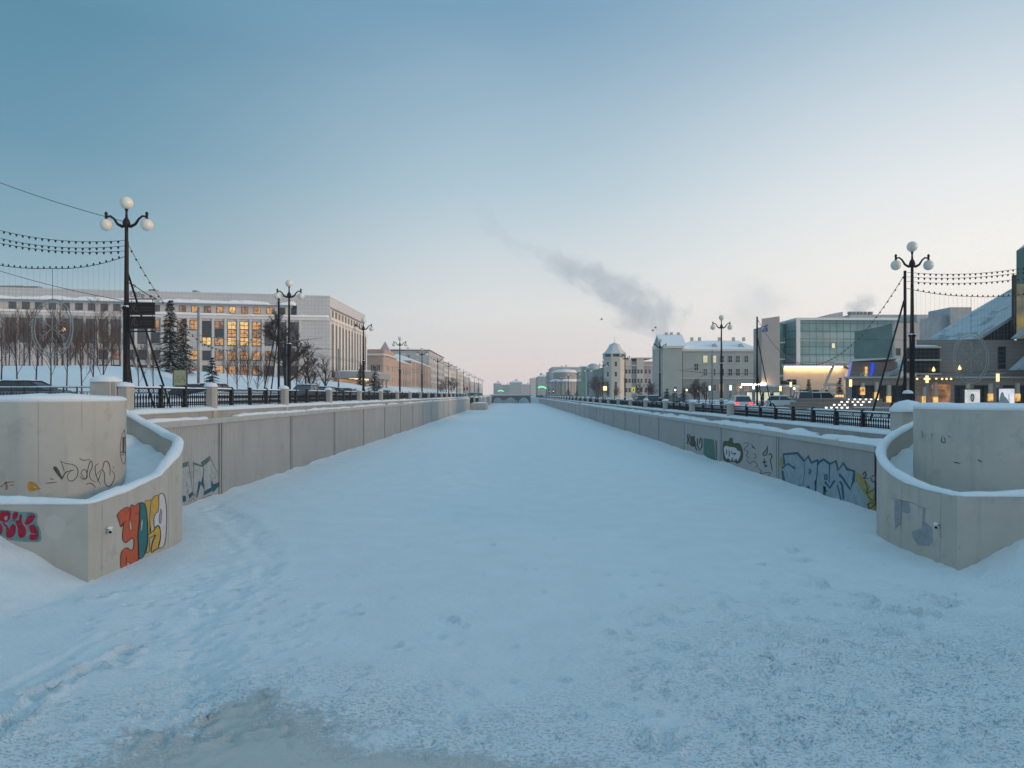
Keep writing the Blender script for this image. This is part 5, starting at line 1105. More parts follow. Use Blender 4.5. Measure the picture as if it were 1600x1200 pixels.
g4 = [(xa(1441, 96), 96, za(536, 96)), (xa(1526, 89.4), 89.4, za(529, 89.4)), (xa(1589, 89.4), 89.4, za(489, 89.4)), (xa(1589, 104), 104, za(446, 104)), (xa(1512, 110), 110, za(490, 110))]
m = MB(); m.prism([g4[0], g4[1], g4[2], g4[3], g4[4]], (.25, .2, -.35)); m.build('glass_roof', M['blue_roof'], rt)
m = MB(); m.prism([(g4[1][0]+.2, 89.9, g4[1][2]-.2), (g4[2][0], 89.9, g4[1][2]-.2), (g4[2][0], 89.9, g4[2][2]-.3)], (0, .2, 0)); m.build('gable_glazing', M['dark_grid'], rt)
m = MB(); m.prism([(xa(1520, 88.8), 88.8, za(530, 88.8)), (xa(1530, 88.8), 88.8, za(530, 88.8)), (xa(1545, 88.8), 88.8, za(514, 88.8)), (xa(1538, 88.8), 88.8, za(514, 88.8))], (0, .5, 0)); m.build('strut', M['blue_roof'], rt)
MB().box(xa(1485, 112), 112, 2, xa(1518, 112), 118, za(480, 112)).box(xa(1471, 112), 112.5, 2, xa(1484.5, 112), 118, za(493, 112)).build('roof_plant', M['copper'], rt)
m = MB(); xw = xa(1588, 88); xk = xa(1588, 100)+.6; zb_ = za(530, 88); v = [(xw, 88, zb_), (78, 88, zb_), (78, 88, 31), (xw, 88, za(392, 88)), (xk, 100, zb_), (78, 100, zb_), (78, 100, 31), (xk, 100, za(392, 88))]
m.add(v, [(0, 1, 2, 3), (5, 4, 7, 6), (4, 0, 3, 7), (1, 5, 6, 2), (3, 2, 6, 7), (4, 5, 1, 0)]); m.build('tower', M['teal_dark'], rt)
MB().box(xa(1586, 87.6), 87.6, za(530, 88), xa(1588.3, 87.6), 88.2, za(430, 88)).build('tower_fin', M['black'], rt)
MB().box(xa(1588.6, 87.9), 87.85, za(529, 88), 75, 87.99, za(444, 88)).build('mirror_glazing_or_reflection', M['gold_reflection'], rt)  # gold reflection on the tower glass, laid on as a glowing sheet
m = MB(); m.prism([(xa(1584, 87), 87, za(529, 87)), (xa(1592, 87), 87, za(529, 87)), (xa(1612, 87), 87, za(510, 87)), (xa(1604, 87), 87, za(510, 87))], (0, .6, 0)); m.build('snow_brace', M['blue_roof'], rt)
m = MB(); m.prism([(xa(1588, 86), 86, za(578, 86)), (xa(1640, 86), 86, za(578, 86)), (xa(1640, 86), 86, za(540, 86)), (xa(1612, 86), 86, za(556, 86))], (0, 1.4, 0)); m.build('lower_glass_roof', M['blue_roof'], rt)
shade_wing = MB().box(66, -30, 2, 84, 86.0, 15.5).build('side_or_shade_wing', M['stone_grey'], rt)  # wing added out of view to keep low sun off the right bank
Fs = Facade(rt, (66, 86.0), (0., -1.))
for i in range(14):
    for zz_ in (4.2, 8.2, 12.0): Fs.window(6+i*7.6, zz_, 2.2, 2.2, 'glass' if (i*3+int(zz_)) % 4 else 'lit_dim', 'frame_dark', 2, 2, sill=False)  # windows of the added shade wing
MB().ridge([(75, -29, 15.48), (75, 85, 15.48)], 17, .4, 1.5, .02, .3, .0, 19).build('shade_wing_snow', M['snow'], rt)
# ---- bridge closing the canal
rt = thing('arched_bridge', 'low three arched bridge crossing the frozen canal in the distance', 'bridge', (0, 420, 0))
bx0, bx1 = xa(768, 420), xa(829, 420); zt_ = 4.3
m = MB(); top = [(bx0, zt_), (bx1, zt_)]; prof = [(bx1, 2.6)]
for a, b in ((bx1-.6, bx1-7.4), (bx1-8.2, bx1-15.6), (bx1-16.4, bx0+.6)):
    prof += [(a, -.3)] if False else []
    n_ = 8
    prof += [(a+(b-a)*i/n_, (.2 if i in (0, n_) else .2+3.2*math.sin(math.pi*i/n_)**.55)) for i in range(n_+1)]
prof += [(bx0, 2.6)]
pts = [(bx0, zt_)]+[(bx0, .1)]+[p for p in reversed(prof[1:-1])]+[(bx1, .1), (bx1, zt_)]
m.prism([(p[0], 420, p[1]) for p in pts], (0, 8, 0)); m.build('arches', M['joint'], rt)
MB().cbox(bx0-1, 419.6, zt_+.01, bx1+1, 420.2, zt_+.75, .05).cbox(bx0-1, 427.8, zt_+.01, bx1+1, 428.4, zt_+.75, .05).build('parapet', M['concrete_dark'], rt)
MB().ridge([(bx0-1, 419.9, zt_+.74), (bx1+1, 419.9, zt_+.74)], .8, .3, .8, .1, .3, .02, 3).build('parapet_snow', M['snow'], rt)
for px in (787.5, 806.5): MB().cbox(xa(px, 419)-.8, 418.6, -.3, xa(px, 419)+.8, 420, 1.9, .2).build('pier', M['concrete_dark'], rt)
rt = thing('landing_stage', 'grey concrete landing block jutting from the left canal wall', 'wall', (-12, 239, 0))
MB().cbox(-14.6, 232.2, -.3, xa(760, 236), 252, 2.25, .1).build('block', M['concrete_dark'], rt); MB().dome((-12, 242, 2.2), 2.4, 9.5, .35, 16, 4, .1).build('snow_cap', M['snow'], rt)
MB().box(-14.5, 252.1, -.3, -14.0, 262, 4.6).build('return_wall', M['concrete_dark'], rt)
rt = thing('canal_wall', 'far stretch of left canal wall between landing block and bridge', 'wall', (-11.3, 252, 0))
m = MB(); m.prism([(xa(752, 255), 255, -.3), (xa(752, 255)-1, 255, -.3), (bx0-1, 419.5, -.3), (bx0, 419.5, -.3)], (0, 0, 4.4)); m.build('wall_face', M['concrete_dark'], rt)
m = MB(); m.ridge([(xa(752, 255)-.4, 255, 4.1), (bx0-.4, 419.5, 4.1)], 1.2, .3, 1, .1, .3, .02, 8); m.build('coping_snow', M['snow'], rt)
m = MB(); m.prism([(xa(752, 255)-1.2, 255, 3.9), (-30, 255, 3.9), (-30, 431, 3.9), (bx0-1.2, 431, 3.9)], (0, 0, .3)); tag(m.build('pavement', M['plough']), 'snowy quay on the far left bank', None, None, 'structure')
# ================================================================== street lamps
def lamp(label, x, y, z, group, H=9.3):
    t = thing('street_lamp', label, 'street lamp', (x, y, z), group)
    m = MB(); m.lathe((x, y, z), [(.26, 0), (.26, .12), (.2, .2), (.19, .9), (.22, .95), (.22, 1.05), (.15, 1.15), (.14, 2.2), (.145, 4.6), (.2, 4.64), (.2, 4.72), (.14, 4.78), (.105, 4.9), (.075, 8.0), (.075, 8.3), (.14, 8.38), (.17, 8.5), (.12, 8.66), (.06, 8.75), (.045, 9.0), (.07, 9.1), (.07, 9.16)], 10)
    m.build('pole', M['pole'], t)
    for s in (-1, 1):
        P = [(x, y, z+8.42), (x+s*.2, y, z+8.36), (x+s*.4, y, z+8.46), (x+s*.56, y, z+8.7), (x+s*.72, y, z+8.83), (x+s*.92, y, z+8.8)]
        a = MB().tube(P, [.085, .075, .062, .05, .045, .045], 8).lathe((x+s*.92, y, z+8.66), [(.05, 0), (.07, .06), (.05, .12), (.06, .2), (.075, .3), (.03, .36)], 8).build('arm', M['pole'], t)
        MB().ball((x+s*.92, y, z+8.43), .27, 18, 11).build('globe', M['globe'], t)
    MB().ball((x, y, z+9.42), .28, 18, 11).build('globe', M['globe'], t)
    MB().dome((x, y, z+1.04), .22, .22, .14, 8, 4).dome((x, y, z+4.71), .19, .19, .1, 8, 4).build('snow_cap', M['snow'], t)
    return t
gl, gr = 'three globe lamps along the left bank', 'three globe lamps along the right bank'
LP = [31.8, 54.8, 81.9, 108, 134, 161.8, 189, 216, 245, 275, 310, 350, 390]
L0 = None
for i, y in enumerate(LP):
    lab = 'tall dark street lamp with three globes, %s from the ramp on the left bank' % ORD[i] if i else 'nearest left bank street lamp with three globes, carrying two black signboards'
    xx = -17.5
    if L0 is None: L0 = lamp(lab, xx, y, LST, gl)
    else: dup(L0, loc=(xx, y, LST), label=lab)
for i, y in enumerate([39.6, 76, 108, 142, 177, 213, 250, 290, 335, 380]):
    dup(L0, loc=(22.4, y, RST+.05), scale=(1, 1, 1.055), label='tall dark street lamp with three globes, %s from the ramp on the right bank' % ORD[i], group=gr)
for o in C.objects:
    if o.name.startswith('street_lamp') and o.get('group') == gr:
        for ch in o.children:
            if ch.name.startswith('globe'): pass
# hanging signboards on the nearest left lamp
def signboard(label, x, y, zc, h, seed, scroll):
    t = thing('hanging_sign', label, 'sign', (x, y, zc-h/2), 'black signboards on the lamp')
    MB().cbox(x, y-.03, zc-h/2, x+1.18, y+.03, zc+h/2, .01).build('board', M['black'], t)
    m = MB(); random.seed(seed)
    gold = M.setdefault('gold', mat('dull_gold', (.16, .10, .045), .5, .2))
    f = lambda px, pz: (x+px, y-.034, zc+pz)
    stroke(m, [(.12, -.12), (.22, .16), (.3, .14), (.24, -.05), (.4, -.14), (.36, .1)], .028, f)
    for k in range(9): stroke(m, [(.5+k*.065, .05), (.52+k*.065, .09), (.54+k*.065, .04), (.53+k*.065, .0)], .012, f, False, .9)
    for k in range(11): stroke(m, [(.48+k*.055, -.1), (.5+k*.055, -.05), (.52+k*.055, -.1)], .01, f, False, .9)
    m.build('lettering', gold, t)
    if scroll:
        b = MB().tube([(x-.06, y, zc+h/2+.16), (x+1.25, y, zc+h/2+.16)], .025, 6).tube([(x-.04, y, zc+h/2+.9), (x+.3, y, zc+h/2+.72), (x+.85, y, zc+h/2+.35), (x+1.2, y, zc+h/2+.2)], .018, 5)
        for cx_, cz_, r_ in ((.16, .38, .16), (.42, .34, .13), (.62, .28, .1), (.2, .72, .11), (.98, .26, .07)):
            b.tube([(x+cx_+r_*(1-k/26)*math.cos(k*.5), y, zc+h/2+cz_-.0+r_*(1-k/26)*math.sin(k*.5)) for k in range(22)], .013, 4)
        for q in (.12, 1.06): b.tube([(x+q, y, zc+h/2+.16), (x+q, y, zc+h/2)], .014, 4)
        b.build('scroll_bracket', M['pole'], t)
    else:
        b = MB().tube([(x-.06, y, zc-h/2-.12), (x+1.2, y, zc-h/2-.12)], .03, 6)
        for q in (.12, 1.06): b.tube([(x+q, y, zc+h/2), (x+q, y, zc+h/2+.14)], .014, 4); b.tube([(x+q, y, zc-h/2), (x+q, y, zc-h/2-.12)], .014, 4)
        b.build('bracket', M['pole'], t)
    return t
sy = 31.72; sx = xa(201.5, sy)
signboard('upper black signboard with faint gold script hanging under a scroll bracket', sx, sy, za(482.5, sy), .56, 3, True)
signboard('lower black signboard with faint gold script on the lamp', sx, sy, za(504, sy), .56, 4, False)
# guyed masts that carry the garlands
def mast(label, base, top, struts):
    t = thing('garland_mast', label, 'mast', base)
    MB().tube([base, top], [.09, .075], 8).build('pole', M['pole'], t)
    for a, b in struts: 
        st = MB().tube([a, b], .05, 6).build('strut', M['pole'], t)
        MB().box(b[0]-.14, b[1]-.14, b[2]-.05, b[0]+.14, b[1]+.14, b[2]+.12).build('foot', M['pole'], st)
    return t
m1 = (-17.86, 32.5); y2 = 52.5; m2 = (xa(435.5, y2), y2)
mast('dark guyed mast with slanting struts beside the nearest left lamp', (m1[0], m1[1], LST), (m1[0], m1[1], 12.1), [(at(197, 418, 32.5), (xa(268, 33.5), 33.5, LST)), (at(201, 515, 32.5), (xa(243, 33), 33.0, LST)), (at(198, 540, 32.5), (xa(211, 37), 37, LST))])
mast('dark guyed mast with slanting struts beside the second left lamp', (m2[0], m2[1], LST), (m2[0], m2[1], za(466, y2)), [(at(434, 500, y2), (xa(408, 50), 50., LST)), (at(434, 525, y2), (xa(421, 51), 51., LST))])
y4 = 63.5; m4 = (xa(1183, y4), y4); y3 = 38.9; m3 = (xa(1414, y3), y3)
mast('dark guyed mast on the right bank in front of the classical building', (m4[0], m4[1], RST), (m4[0], m4[1], za(495, y4)), [(at(1183, 525, y4), (xa(1207, 62), 62., RST)), (at(1183, 580, y4), (xa(1193, 62), 62., RST))])
mast('dark guyed mast beside the nearest right bank lamp', (m3[0], m3[1], RST), (m3[0], m3[1], za(423, y3)), [(at(1412.5, 470, y3), (xa(1357, 36), 36., RST)), (at(1413, 555, y3), (xa(1385, 37), 37., RST)), (at(1414, 590, y3), (xa(1399, 44), 44., RST))])
# garlands
def catenary(a, b, sag, n=28): return [tuple(a[i]+(b[i]-a[i])*k/n-(4*sag*(k/n)*(1-k/n) if i == 2 else 0) for i in range(3)) for k in range(n+1)]
def garland(label, path, step=.42, r=.012, up=False, bulb=.05, curtain=0., mat_='cable', group='light garlands over the streets'):
    t = thing('light_garland', label, 'garland', path[0], group)
    MB().tube(path, r, 4).build('wire', M[mat_], t)
    m = MB(); acc = 0; P = [np.array(p) for p in path]
    cm = MB(); ca = 0
    for a, b in zip(P, P[1:]):
        L_ = np.linalg.norm(b-a); q = step-acc
        while q < L_:
            p = a+(b-a)*q/L_
            if up: m.lathe((p[0], p[1], p[2]), [(.03, 0), (.045, bulb), (.03, bulb*1.8), (.005, bulb*2.4)], 5)
            else: m.lathe((p[0], p[1], p[2]-bulb*2.6), [(.006, 0), (.035, bulb*.8), (.06, bulb*2), (.035, bulb*2.6)], 5)
            q += step
        acc = L_-(q-step)
        if curtain:
            n_ = max(1, int(L_/.22))
            for k in range(n_):
                p = a+(b-a)*k/n_; L2 = curtain*(.85+.3*random.random()); cm.tube([tuple(p), (p[0], p[1], p[2]-L2)], .004, 3, False)
    tag(m.build('bulb_string', M['bulb'], t), kind='stuff')
    if curtain: cm.build('light_curtain', M['tinsel'], t)
    return t
m1l = (-17.5, 31.9); dL = (-.95, .3); eL = lambda t_, z: (m1l[0]-.1+dL[0]*t_, m1l[1]+dL[1]*t_, z)
qd = lambda z0, z1, z2, h: (lambda t_: z0+((z1-z0)/h-(z2-2*z1+z0)/(2*h))*t_+(z2-2*z1+z0)/(2*h*h)*t_*t_)
for nm_, ya_, yb_, yc_ in (('topmost', 375.5, 378, 364), ('middle', 384, 388.5, 376), ('lowest', 392, 394.5, 383.5)):
    fz_ = qd(za(ya_, 31.9), za(yb_, 33.4), za(yc_, 34.8), 3.9)
    garland('%s of three straight bulb garlands left of the nearest left lamp' % nm_, [eL(t_*.5, fz_(t_*.5)) for t_ in range(21)])
p0, p1, p2 = eL(0, za(401, 32)), eL(4.4, za(421.5, 33.6)), eL(11.5, za(394, 36))
garland('sagging bulb garland with hanging light curtain on the left', catenary(p0, p1, .18, 14)+catenary(p1, p2, .3, 18)[1:], .38, .016, True, .05, 3.2)
garland('long drooping garland between the two left masts', catenary((m1[0], m1[1], za(378, 32.5)), (m2[0], m2[1], za(468, y2)), 4.35, 40), .5, .022, False, .035, 0, 'tinsel')
dR = (.95, .3); eR = lambda t_, z: (m3[0]+.1+dR[0]*t_, m3[1]+dR[1]*t_, z)
for nm_, ya_, yb_, yc_ in (('topmost', 426, 428, 417.5), ('middle', 433, 434, 424), ('lowest', 440, 442.5, 434)):
    fz_ = qd(za(ya_, 39), za(yb_, 40.4), za(yc_, 41.9), 4.7)
    garland('%s of three straight bulb garlands right of the nearest right lamp' % nm_, [eR(t_*.5, fz_(t_*.5)) for t_ in range(25)])
p0, p1, p2 = eR(0, za(451, 39)), eR(4.7, za(463.5, 40.4)), eR(14, za(437, 43))
garland('sagging bulb garland with hanging light curtain on the right', catenary(p0, p1, .1, 14)+catenary(p1, p2, .35, 18)[1:], .4, .016, True, .05, 2.6)
garland('long drooping garland between the two right masts', catenary((m4[0], m4[1], za(497, y4)), (m3[0], m3[1], za(428, y3)), 4.6, 40), .5, .022, False, .035, 0, 'tinsel')
def ring(label, c, rad, d, ztop):
    t = thing('ring_ornament', label, 'ornament', c, 'wire ring ornaments under the garlands')
    cir = lambda r_: [(c[0]+d[0]*r_*math.cos(a*math.pi/24), c[1]+d[1]*r_*math.cos(a*math.pi/24), c[2]+r_*1.06*math.sin(a*math.pi/24)) for a in range(49)]
    m = MB(); m.tube(cir(rad), .03, 6, False); m.tube(cir(rad*.88), .026, 6, False); m.build('hoop', M['tinsel'], t)
    m = MB(); P = lambda u_, v_: (c[0]+d[0]*u_*rad, c[1]+d[1]*u_*rad, c[2]+v_*rad*1.06)
    for k in range(6):
        a = math.pi/2+k*math.pi/3; e = (math.cos(a), math.sin(a)); m.tube([P(0, 0), P(.72*e[0], .72*e[1])], .02, 5)
        for f_ in (.3, .5):
            for sg in (-1, 1): b = a+sg*.75; m.tube([P(f_*e[0], f_*e[1]), P(f_*e[0]+.2*math.cos(b), f_*e[1]+.2*math.sin(b))], .016, 4)
    m.build('snowflake', M['tinsel'], t)
    MB().tube([P(0, 1), (c[0], c[1], ztop)], .012, 4).build('hanger', M['cable'], t)
k_ = 4.4; ring('snowflake ring ornament hanging over the left street', (m1l[0]-.1+dL[0]*k_, m1l[1]+dL[1]*k_, za(514.5, 33.8)), 1.28, dL, za(421.5, 33.6))
k_ = 4.7; ring('snowflake ring ornament hanging over the right bank', (m3[0]+.1+dR[0]*k_, m3[1]+dR[1]*k_, za(559.5, 40.3)), 1.36, dR, za(463.5, 40.4))
def wire(label, pts, r=.012):
    o = bpy.data.objects.new('x', None)
    m = MB().tube(pts, r, 4); ob = m.build('overhead_wire', M['cable']); tag(ob, label, 'wire', 'overhead wires'); bpy.data.objects.remove(o)
wire('single overhead wire climbing from the nearest left lamp to the upper left', catenary((-17.5, 31.8, za(347, 31.8)), at(-60, 262, 33), .15), .014)
wire('overhead wire sloping behind the left garlands down to the lamp', catenary((-17.5, 31.9, za(471, 31.9)), at(-60, 403, 40), .2), .014)
wire('thin trolley wire crossing in front of the white office building', catenary(at(240, 512, 62), at(520, 546, 62), .25), .016)
wire('trolley wire running along the left street past the white building', catenary(at(440, 546, 70), at(660, 578, 200), .3), .02)
wire('upper trolley wire over the left street', catenary(at(400, 528, 66), at(560, 563, 140), .3), .018)
wire('trolley wire along the right street before the sage building', catenary(at(1060, 578, 120), at(1182, 583, 90), .3), .03)
wire('pale trolley wire in front of teal glass block', catenary(at(1320, 529.5, 70), at(1600, 530, 60), .1), .014)
wire('thin wire crossing in front of the stone complex', catenary(at(1420, 582, 62), at(1604, 578, 58), .12), .014)
# trolley pole and arm brackets by the second left lamp
def trolley(label, px, pyt, Y, arms, zb):
    t = thing('trolley_pole', label, 'pole', (xa(px, Y), Y, zb))
    MB().tube([(xa(px, Y), Y, zb), (xa(px, Y), Y, za(pyt, Y))], [.13, .1], 8).build('pole', M['metal'], t)
    for a, b in arms: MB().tube([at(*a, Y), at(*b, Y)], .035, 5).build('arm', M['metal'], t)
trolley('grey trolley pole among the trees in front of the white office building', 310, 480, 62, [], LST)
trolley('grey trolley pole with a long slanting arm near the second left lamp', 449, 532, 66, [((422, 537), (503, 528)), ((449, 545), (503, 546))], LST)
trolley('grey trolley pole before the side piers of white office building', 529, 545, 92, [], LST)
trolley('slim grey pole in front of the sage classical building', 1113, 548, 95, [((1113, 568), (1070, 578))], RST)
# ================================================================== trees
def bare(m, base, h, r, depth=4, spread=.55, kids_=4, seed=0, up=.35, trunk=.35, tm=None, stem=.62, kl=1.):
    rnd = random.Random(seed)
    def grow(p, d, L_, r_, lev):
        n = 3; P = [p]; q = np.array(p); dd = np.array(d)
        for i in range(n):
            dd = dd+np.array([rnd.gauss(0, .13 if lev or stem < .7 else .03), rnd.gauss(0, .13 if lev or stem < .7 else .03), rnd.gauss(0, .06)+.05]); dd /= np.linalg.norm(dd); q = q+dd*L_/n; P.append(tuple(q))
        (tm if lev == 0 and tm is not None else m).tube(P, [r_*(1-.5*i/n) for i in range(n+1)], 5 if lev < 2 else 3, False)
        if lev >= depth: return
        k = kids_+(2 if lev == 0 else 0)
        for i in range(k):
            f = (trunk if lev == 0 else .25)+(1-(trunk if lev == 0 else .25))*(i+rnd.random())/k
            j = min(n-1, int(f*n)); a = np.array(P[j]); b = np.array(P[j+1]); s0 = a+(b-a)*(f*n-j)
            ph = rnd.random()*2*math.pi; nd = dd*(.6+up)+spread*np.array([math.cos(ph), math.sin(ph), rnd.gauss(.15, .25)])*1.5; nd /= np.linalg.norm(nd)
            grow(tuple(s0), nd, L_*(.42+.25*rnd.random())*(1.15-.4*f)*(kl if lev == 0 else 1), r_*(.55-.15*rnd.random())*(.62 if kl < 1 and lev == 0 else 1), lev+1)
    grow(base, np.array((0, 0, 1.)), h*stem, r, 0)
def bare_tree(label, x, y, z, h, r, seed, group, cat='tree', name='bare_tree', mats=('bark', 'twig'), **kw):
    t = thing(name, label, cat, (x, y, z), group); tm = MB(); m = MB(); bare(m, (x, y, z-.1), h, r, seed=seed, tm=tm, **kw)
    tm.build('trunk', M[mats[0]], t); m.build('crown', M[mats[1]], t); return t
HILLZ = lambda x, y: float(hill(np.array([[x]]), np.array([[y]]))[0, 0]) if x < -24 else LST
sap = [(2, 58), (27, 56), (56, 57), (79, 55), (104, 56), (128, 54), (146, 57), (162, 55)]; sl_ = ['leftmost', 'second', 'third', 'fourth', 'fifth', 'sixth', 'seventh', 'eighth']
protos = []
for i, (px, Y) in enumerate(sap):
    x = xa(px, Y); z = HILLZ(x, Y); lab = '%s bare reddish sapling from the left, in the front row before the snowy slope' % sl_[i]
    if i < 4: protos.append(bare_tree(lab, x, Y, z, 5.6, .065, 100+i, 'saplings before the snowy slope', name='sapling', mats=('sapling', 'twig_red'), depth=3, kids_=8, spread=.42, trunk=.26, up=.75, stem=.78, kl=.85))
    else: dup(protos[i % 4], loc=(x, Y, z), rotz=1.3*i, scale=.92+.04*(i % 4), label=lab)
back = [(14, 84), (38, 80), (47, 88), (66, 82), (90, 78), (97, 86), (117, 84), (137, 90), (152, 82), (174, 86), (188, 80), (10, 95), (30, 98), (60, 96), (84, 99), (110, 97), (130, 101), (160, 98), (178, 102)]
for i, (px, Y) in enumerate(back):
    x = xa(px, Y); dup(protos[i % 4], loc=(x, Y, HILLZ(x, Y)-.2), rotz=.9*i, scale=1.1+.13*(i % 3), label='bare reddish young tree in the thicket on the slope crest, on the far left', group='thicket trees on the slope crest')
for i, (px, Y, sc) in enumerate([(217, 60, .8), (240, 62, .85), (371, 66, .95), (387, 70, .9), (402, 66, .8), (414, 66, .8), (463, 66, .9), (356, 80, .7)]):
    x = xa(px, Y); dup(protos[(i+1) % 4], loc=(x, Y, HILLZ(x, Y)), rotz=2.1*i, scale=sc, label='thin bare sapling on snow before the white office building, %s from the left' % ORD[i], group='saplings before the white office building')
big = bare_tree('large dark bare tree with a leaning trunk behind the second left lamp', xa(448, 67), 67, LST+.1, 9.6, .28, 7, None, depth=4, kids_=6, spread=.62, trunk=.3, up=.2)
b2 = bare_tree('spreading bare tree before the corner of the white office building', xa(488, 84), 84, LST+.3, 6.6, .17, 11, 'bare trees by the office corner', depth=4, kids_=5, spread=.65, trunk=.25, up=.2)
dup(b2, loc=(xa(507, 90), 90, LST+.2), rotz=2.0, scale=.92, label='smaller bare tree right of the spreading one, before the office side')
dup(b2, loc=(xa(474, 92), 92, LST+.5), rotz=4.0, scale=.8, label='small bare tree half hidden behind the second left lamp')
# dark shrubs / bare clumps of the right bank and far left
cl = bare_tree('reddish bare tree clump in front of the sage classical building', xa(1092, 118), 118, RST, 5.6, .12, 21, 'bare reddish trees on the right bank', mats=('bark', 'twig_red'), depth=4, kids_=6, spread=.8, trunk=.2, up=.15)
for px, Y, sc, lab in ((1083, 122, .85, 'small reddish bare tree left of the clump before the sage building'), (1102, 124, .9, 'reddish bare tree right of the clump before the sage building'), (1012, 165, 1.1, 'wide reddish bare tree before the mauve cream wall'), (1001, 172, 1.05, 'reddish bare tree left of the wide one before the cream building'), (1020, 180, 1.0, 'reddish bare tree beside the pediment end of the sage building'), (951, 210, 1.15, 'reddish bare tree at the foot of the octagonal tower'), (940, 225, 1.7, 'tall bare tree left of the octagonal tower'), (930, 235, 1.6, 'tall bare tree beside the narrow green glass building'), (934, 260, 2.0, 'tallest bare tree beyond the octagonal tower'), (960, 205, 1.0, 'low reddish bare tree right of the tower foot')):
    dup(cl, loc=(xa(px, Y), Y, RST), rotz=px*.37, scale=sc, label=lab)
for px, Y, sc, lab in ((699, 300, 2.0, 'dark bare tree before the lit white and red shop building'), (706, 320, 2.0, 'dark bare tree right of the one before the shop building'), (690, 290, 1.2, 'low bare tree at the foot of the grey block')):
    dup(cl, loc=(xa(px, Y), Y, LST), rotz=px*.2, scale=sc, label=lab, group='bare trees on the far left bank')
def spruce(label, x, y, z, h, w, seed, group=None, snow=.4):
    rnd = random.Random(seed); t = thing('spruce', label, 'tree', (x, y, z), group)
    MB().tube([(x, y, z-.1), (x, y, z+h*.5), (x, y, z+h*.97)], [h*.018, h*.011, .01], 6).build('trunk', M['bark'], t)
    g = MB(); sn = MB(); nl = int(h*2.6)+4
    for i in range(nl):
        f = (i+rnd.random()*.5)/nl; zz_ = z+h*(.06+.93*f); R_ = w*(1-f)**.85+.08; k = 6+int(5*(1-f))
        for j in range(k):
            a = rnd.random()*2*math.pi; r1 = R_*(.65+.5*rnd.random()); dr = (.28+.25*rnd.random())*r1
            n_ = 5+int(r1*5)
            for q in range(n_):
                u_ = (q+.6)/n_; px_, py_, pz_ = x+math.cos(a)*r1*u_, y+math.sin(a)*r1*u_, zz_-dr*u_**1.3+.10*r1*u_**3
                s_ = (.10+.15*(1-u_))*(.6+h*.06)*(.7+.6*rnd.random())
                for e in range(2):
                    d1 = np.array([math.cos(a), math.sin(a), -.3])+np.array([rnd.gauss(0, .5), rnd.gauss(0, .5), rnd.gauss(0, .35)]); d1 = d1/np.linalg.norm(d1)*s_*1.6
                    d2 = np.cross(d1, [rnd.gauss(0, .4), rnd.gauss(0, .4), 1]); d2 = d2/(np.linalg.norm(d2)+1e-6)*s_*.45
                    c_ = np.array([px_, py_, pz_]); g.add([tuple(c_-d2), tuple(c_+d2), tuple(c_+d1)], [(0, 1, 2)])
                if rnd.random() < snow:
                    c_ = np.array([px_, py_, pz_+.06]); b_ = s_*.8
                    sn.add([(c_[0]+b_*math.cos(v*2.1+a), c_[1]+b_*math.sin(v*2.1+a), c_[2]+rnd.gauss(0, .03)-b_*.25*(v == 0)) for v in range(3)], [(0, 1, 2)])
    g.build('crown', M['needle'], t); sn.build('crown_snow', M['snow'], t); return t
gs = 'snow dusted spruces on the left bank'
x = xa(266, 80); s1 = spruce('tall snow dusted spruce before the left part of the white office building', x, 80, HILLZ(x, 80)-.3, 8.7, 2.1, 5, gs, .75)
x = xa(287, 84); spruce('thinner spruce right behind the tall spruce on the left', x, 84, HILLZ(x, 84)-.2, 6.9, 1.9, 6, gs, .5)
x = xa(331, 72); spruce('small snowy spruce right of the grey trolley pole on the slope', x, 72, HILLZ(x, 72), 3.7, 1.15, 8, gs, .6)
spruce('snowy spruce by the entrance canopy', xa(585, 150), 150, LST, 7.2, 2.6, 9, gs, .35)
spruce('dark spruce behind the third left lamp', xa(563.5, 178), 178, LST, 9.0, 2.6, 10, gs, .1)
spruce('low snowy spruce at the foot of the peach building', xa(592, 150), 150, LST, 3.9, 2.2, 11, gs, .5)
gs = 'dark conifers on the right bank'
for px, Y, h, w_, lab in ((1042, 128, 2.9, 1.9, 'leftmost dark round conifer before the sage portico'), (1055, 130, 3.2, 1.7, 'middle dark conifer before the sage portico'), (1068, 130, 3.0, 1.7, 'rightmost dark conifer before the sage portico'), (1263.5, 105, 4.0, .75, 'slim dark conifer in front of the glowing pavilion'), (1312, 100, 4.1, .95, 'snow loaded conifer beside the slanting entrance frame'), (888, 340, 4.5, 4, 'snowy dark spruce clump before the bowed pavilion'), (901, 330, 3.5, 3, 'lower snowy spruce right of the bowed pavilion')):
    spruce(lab, xa(px, Y), Y, RST+.1, h, w_, int(px), gs, .25 if px < 1300 and px > 1000 else .6)
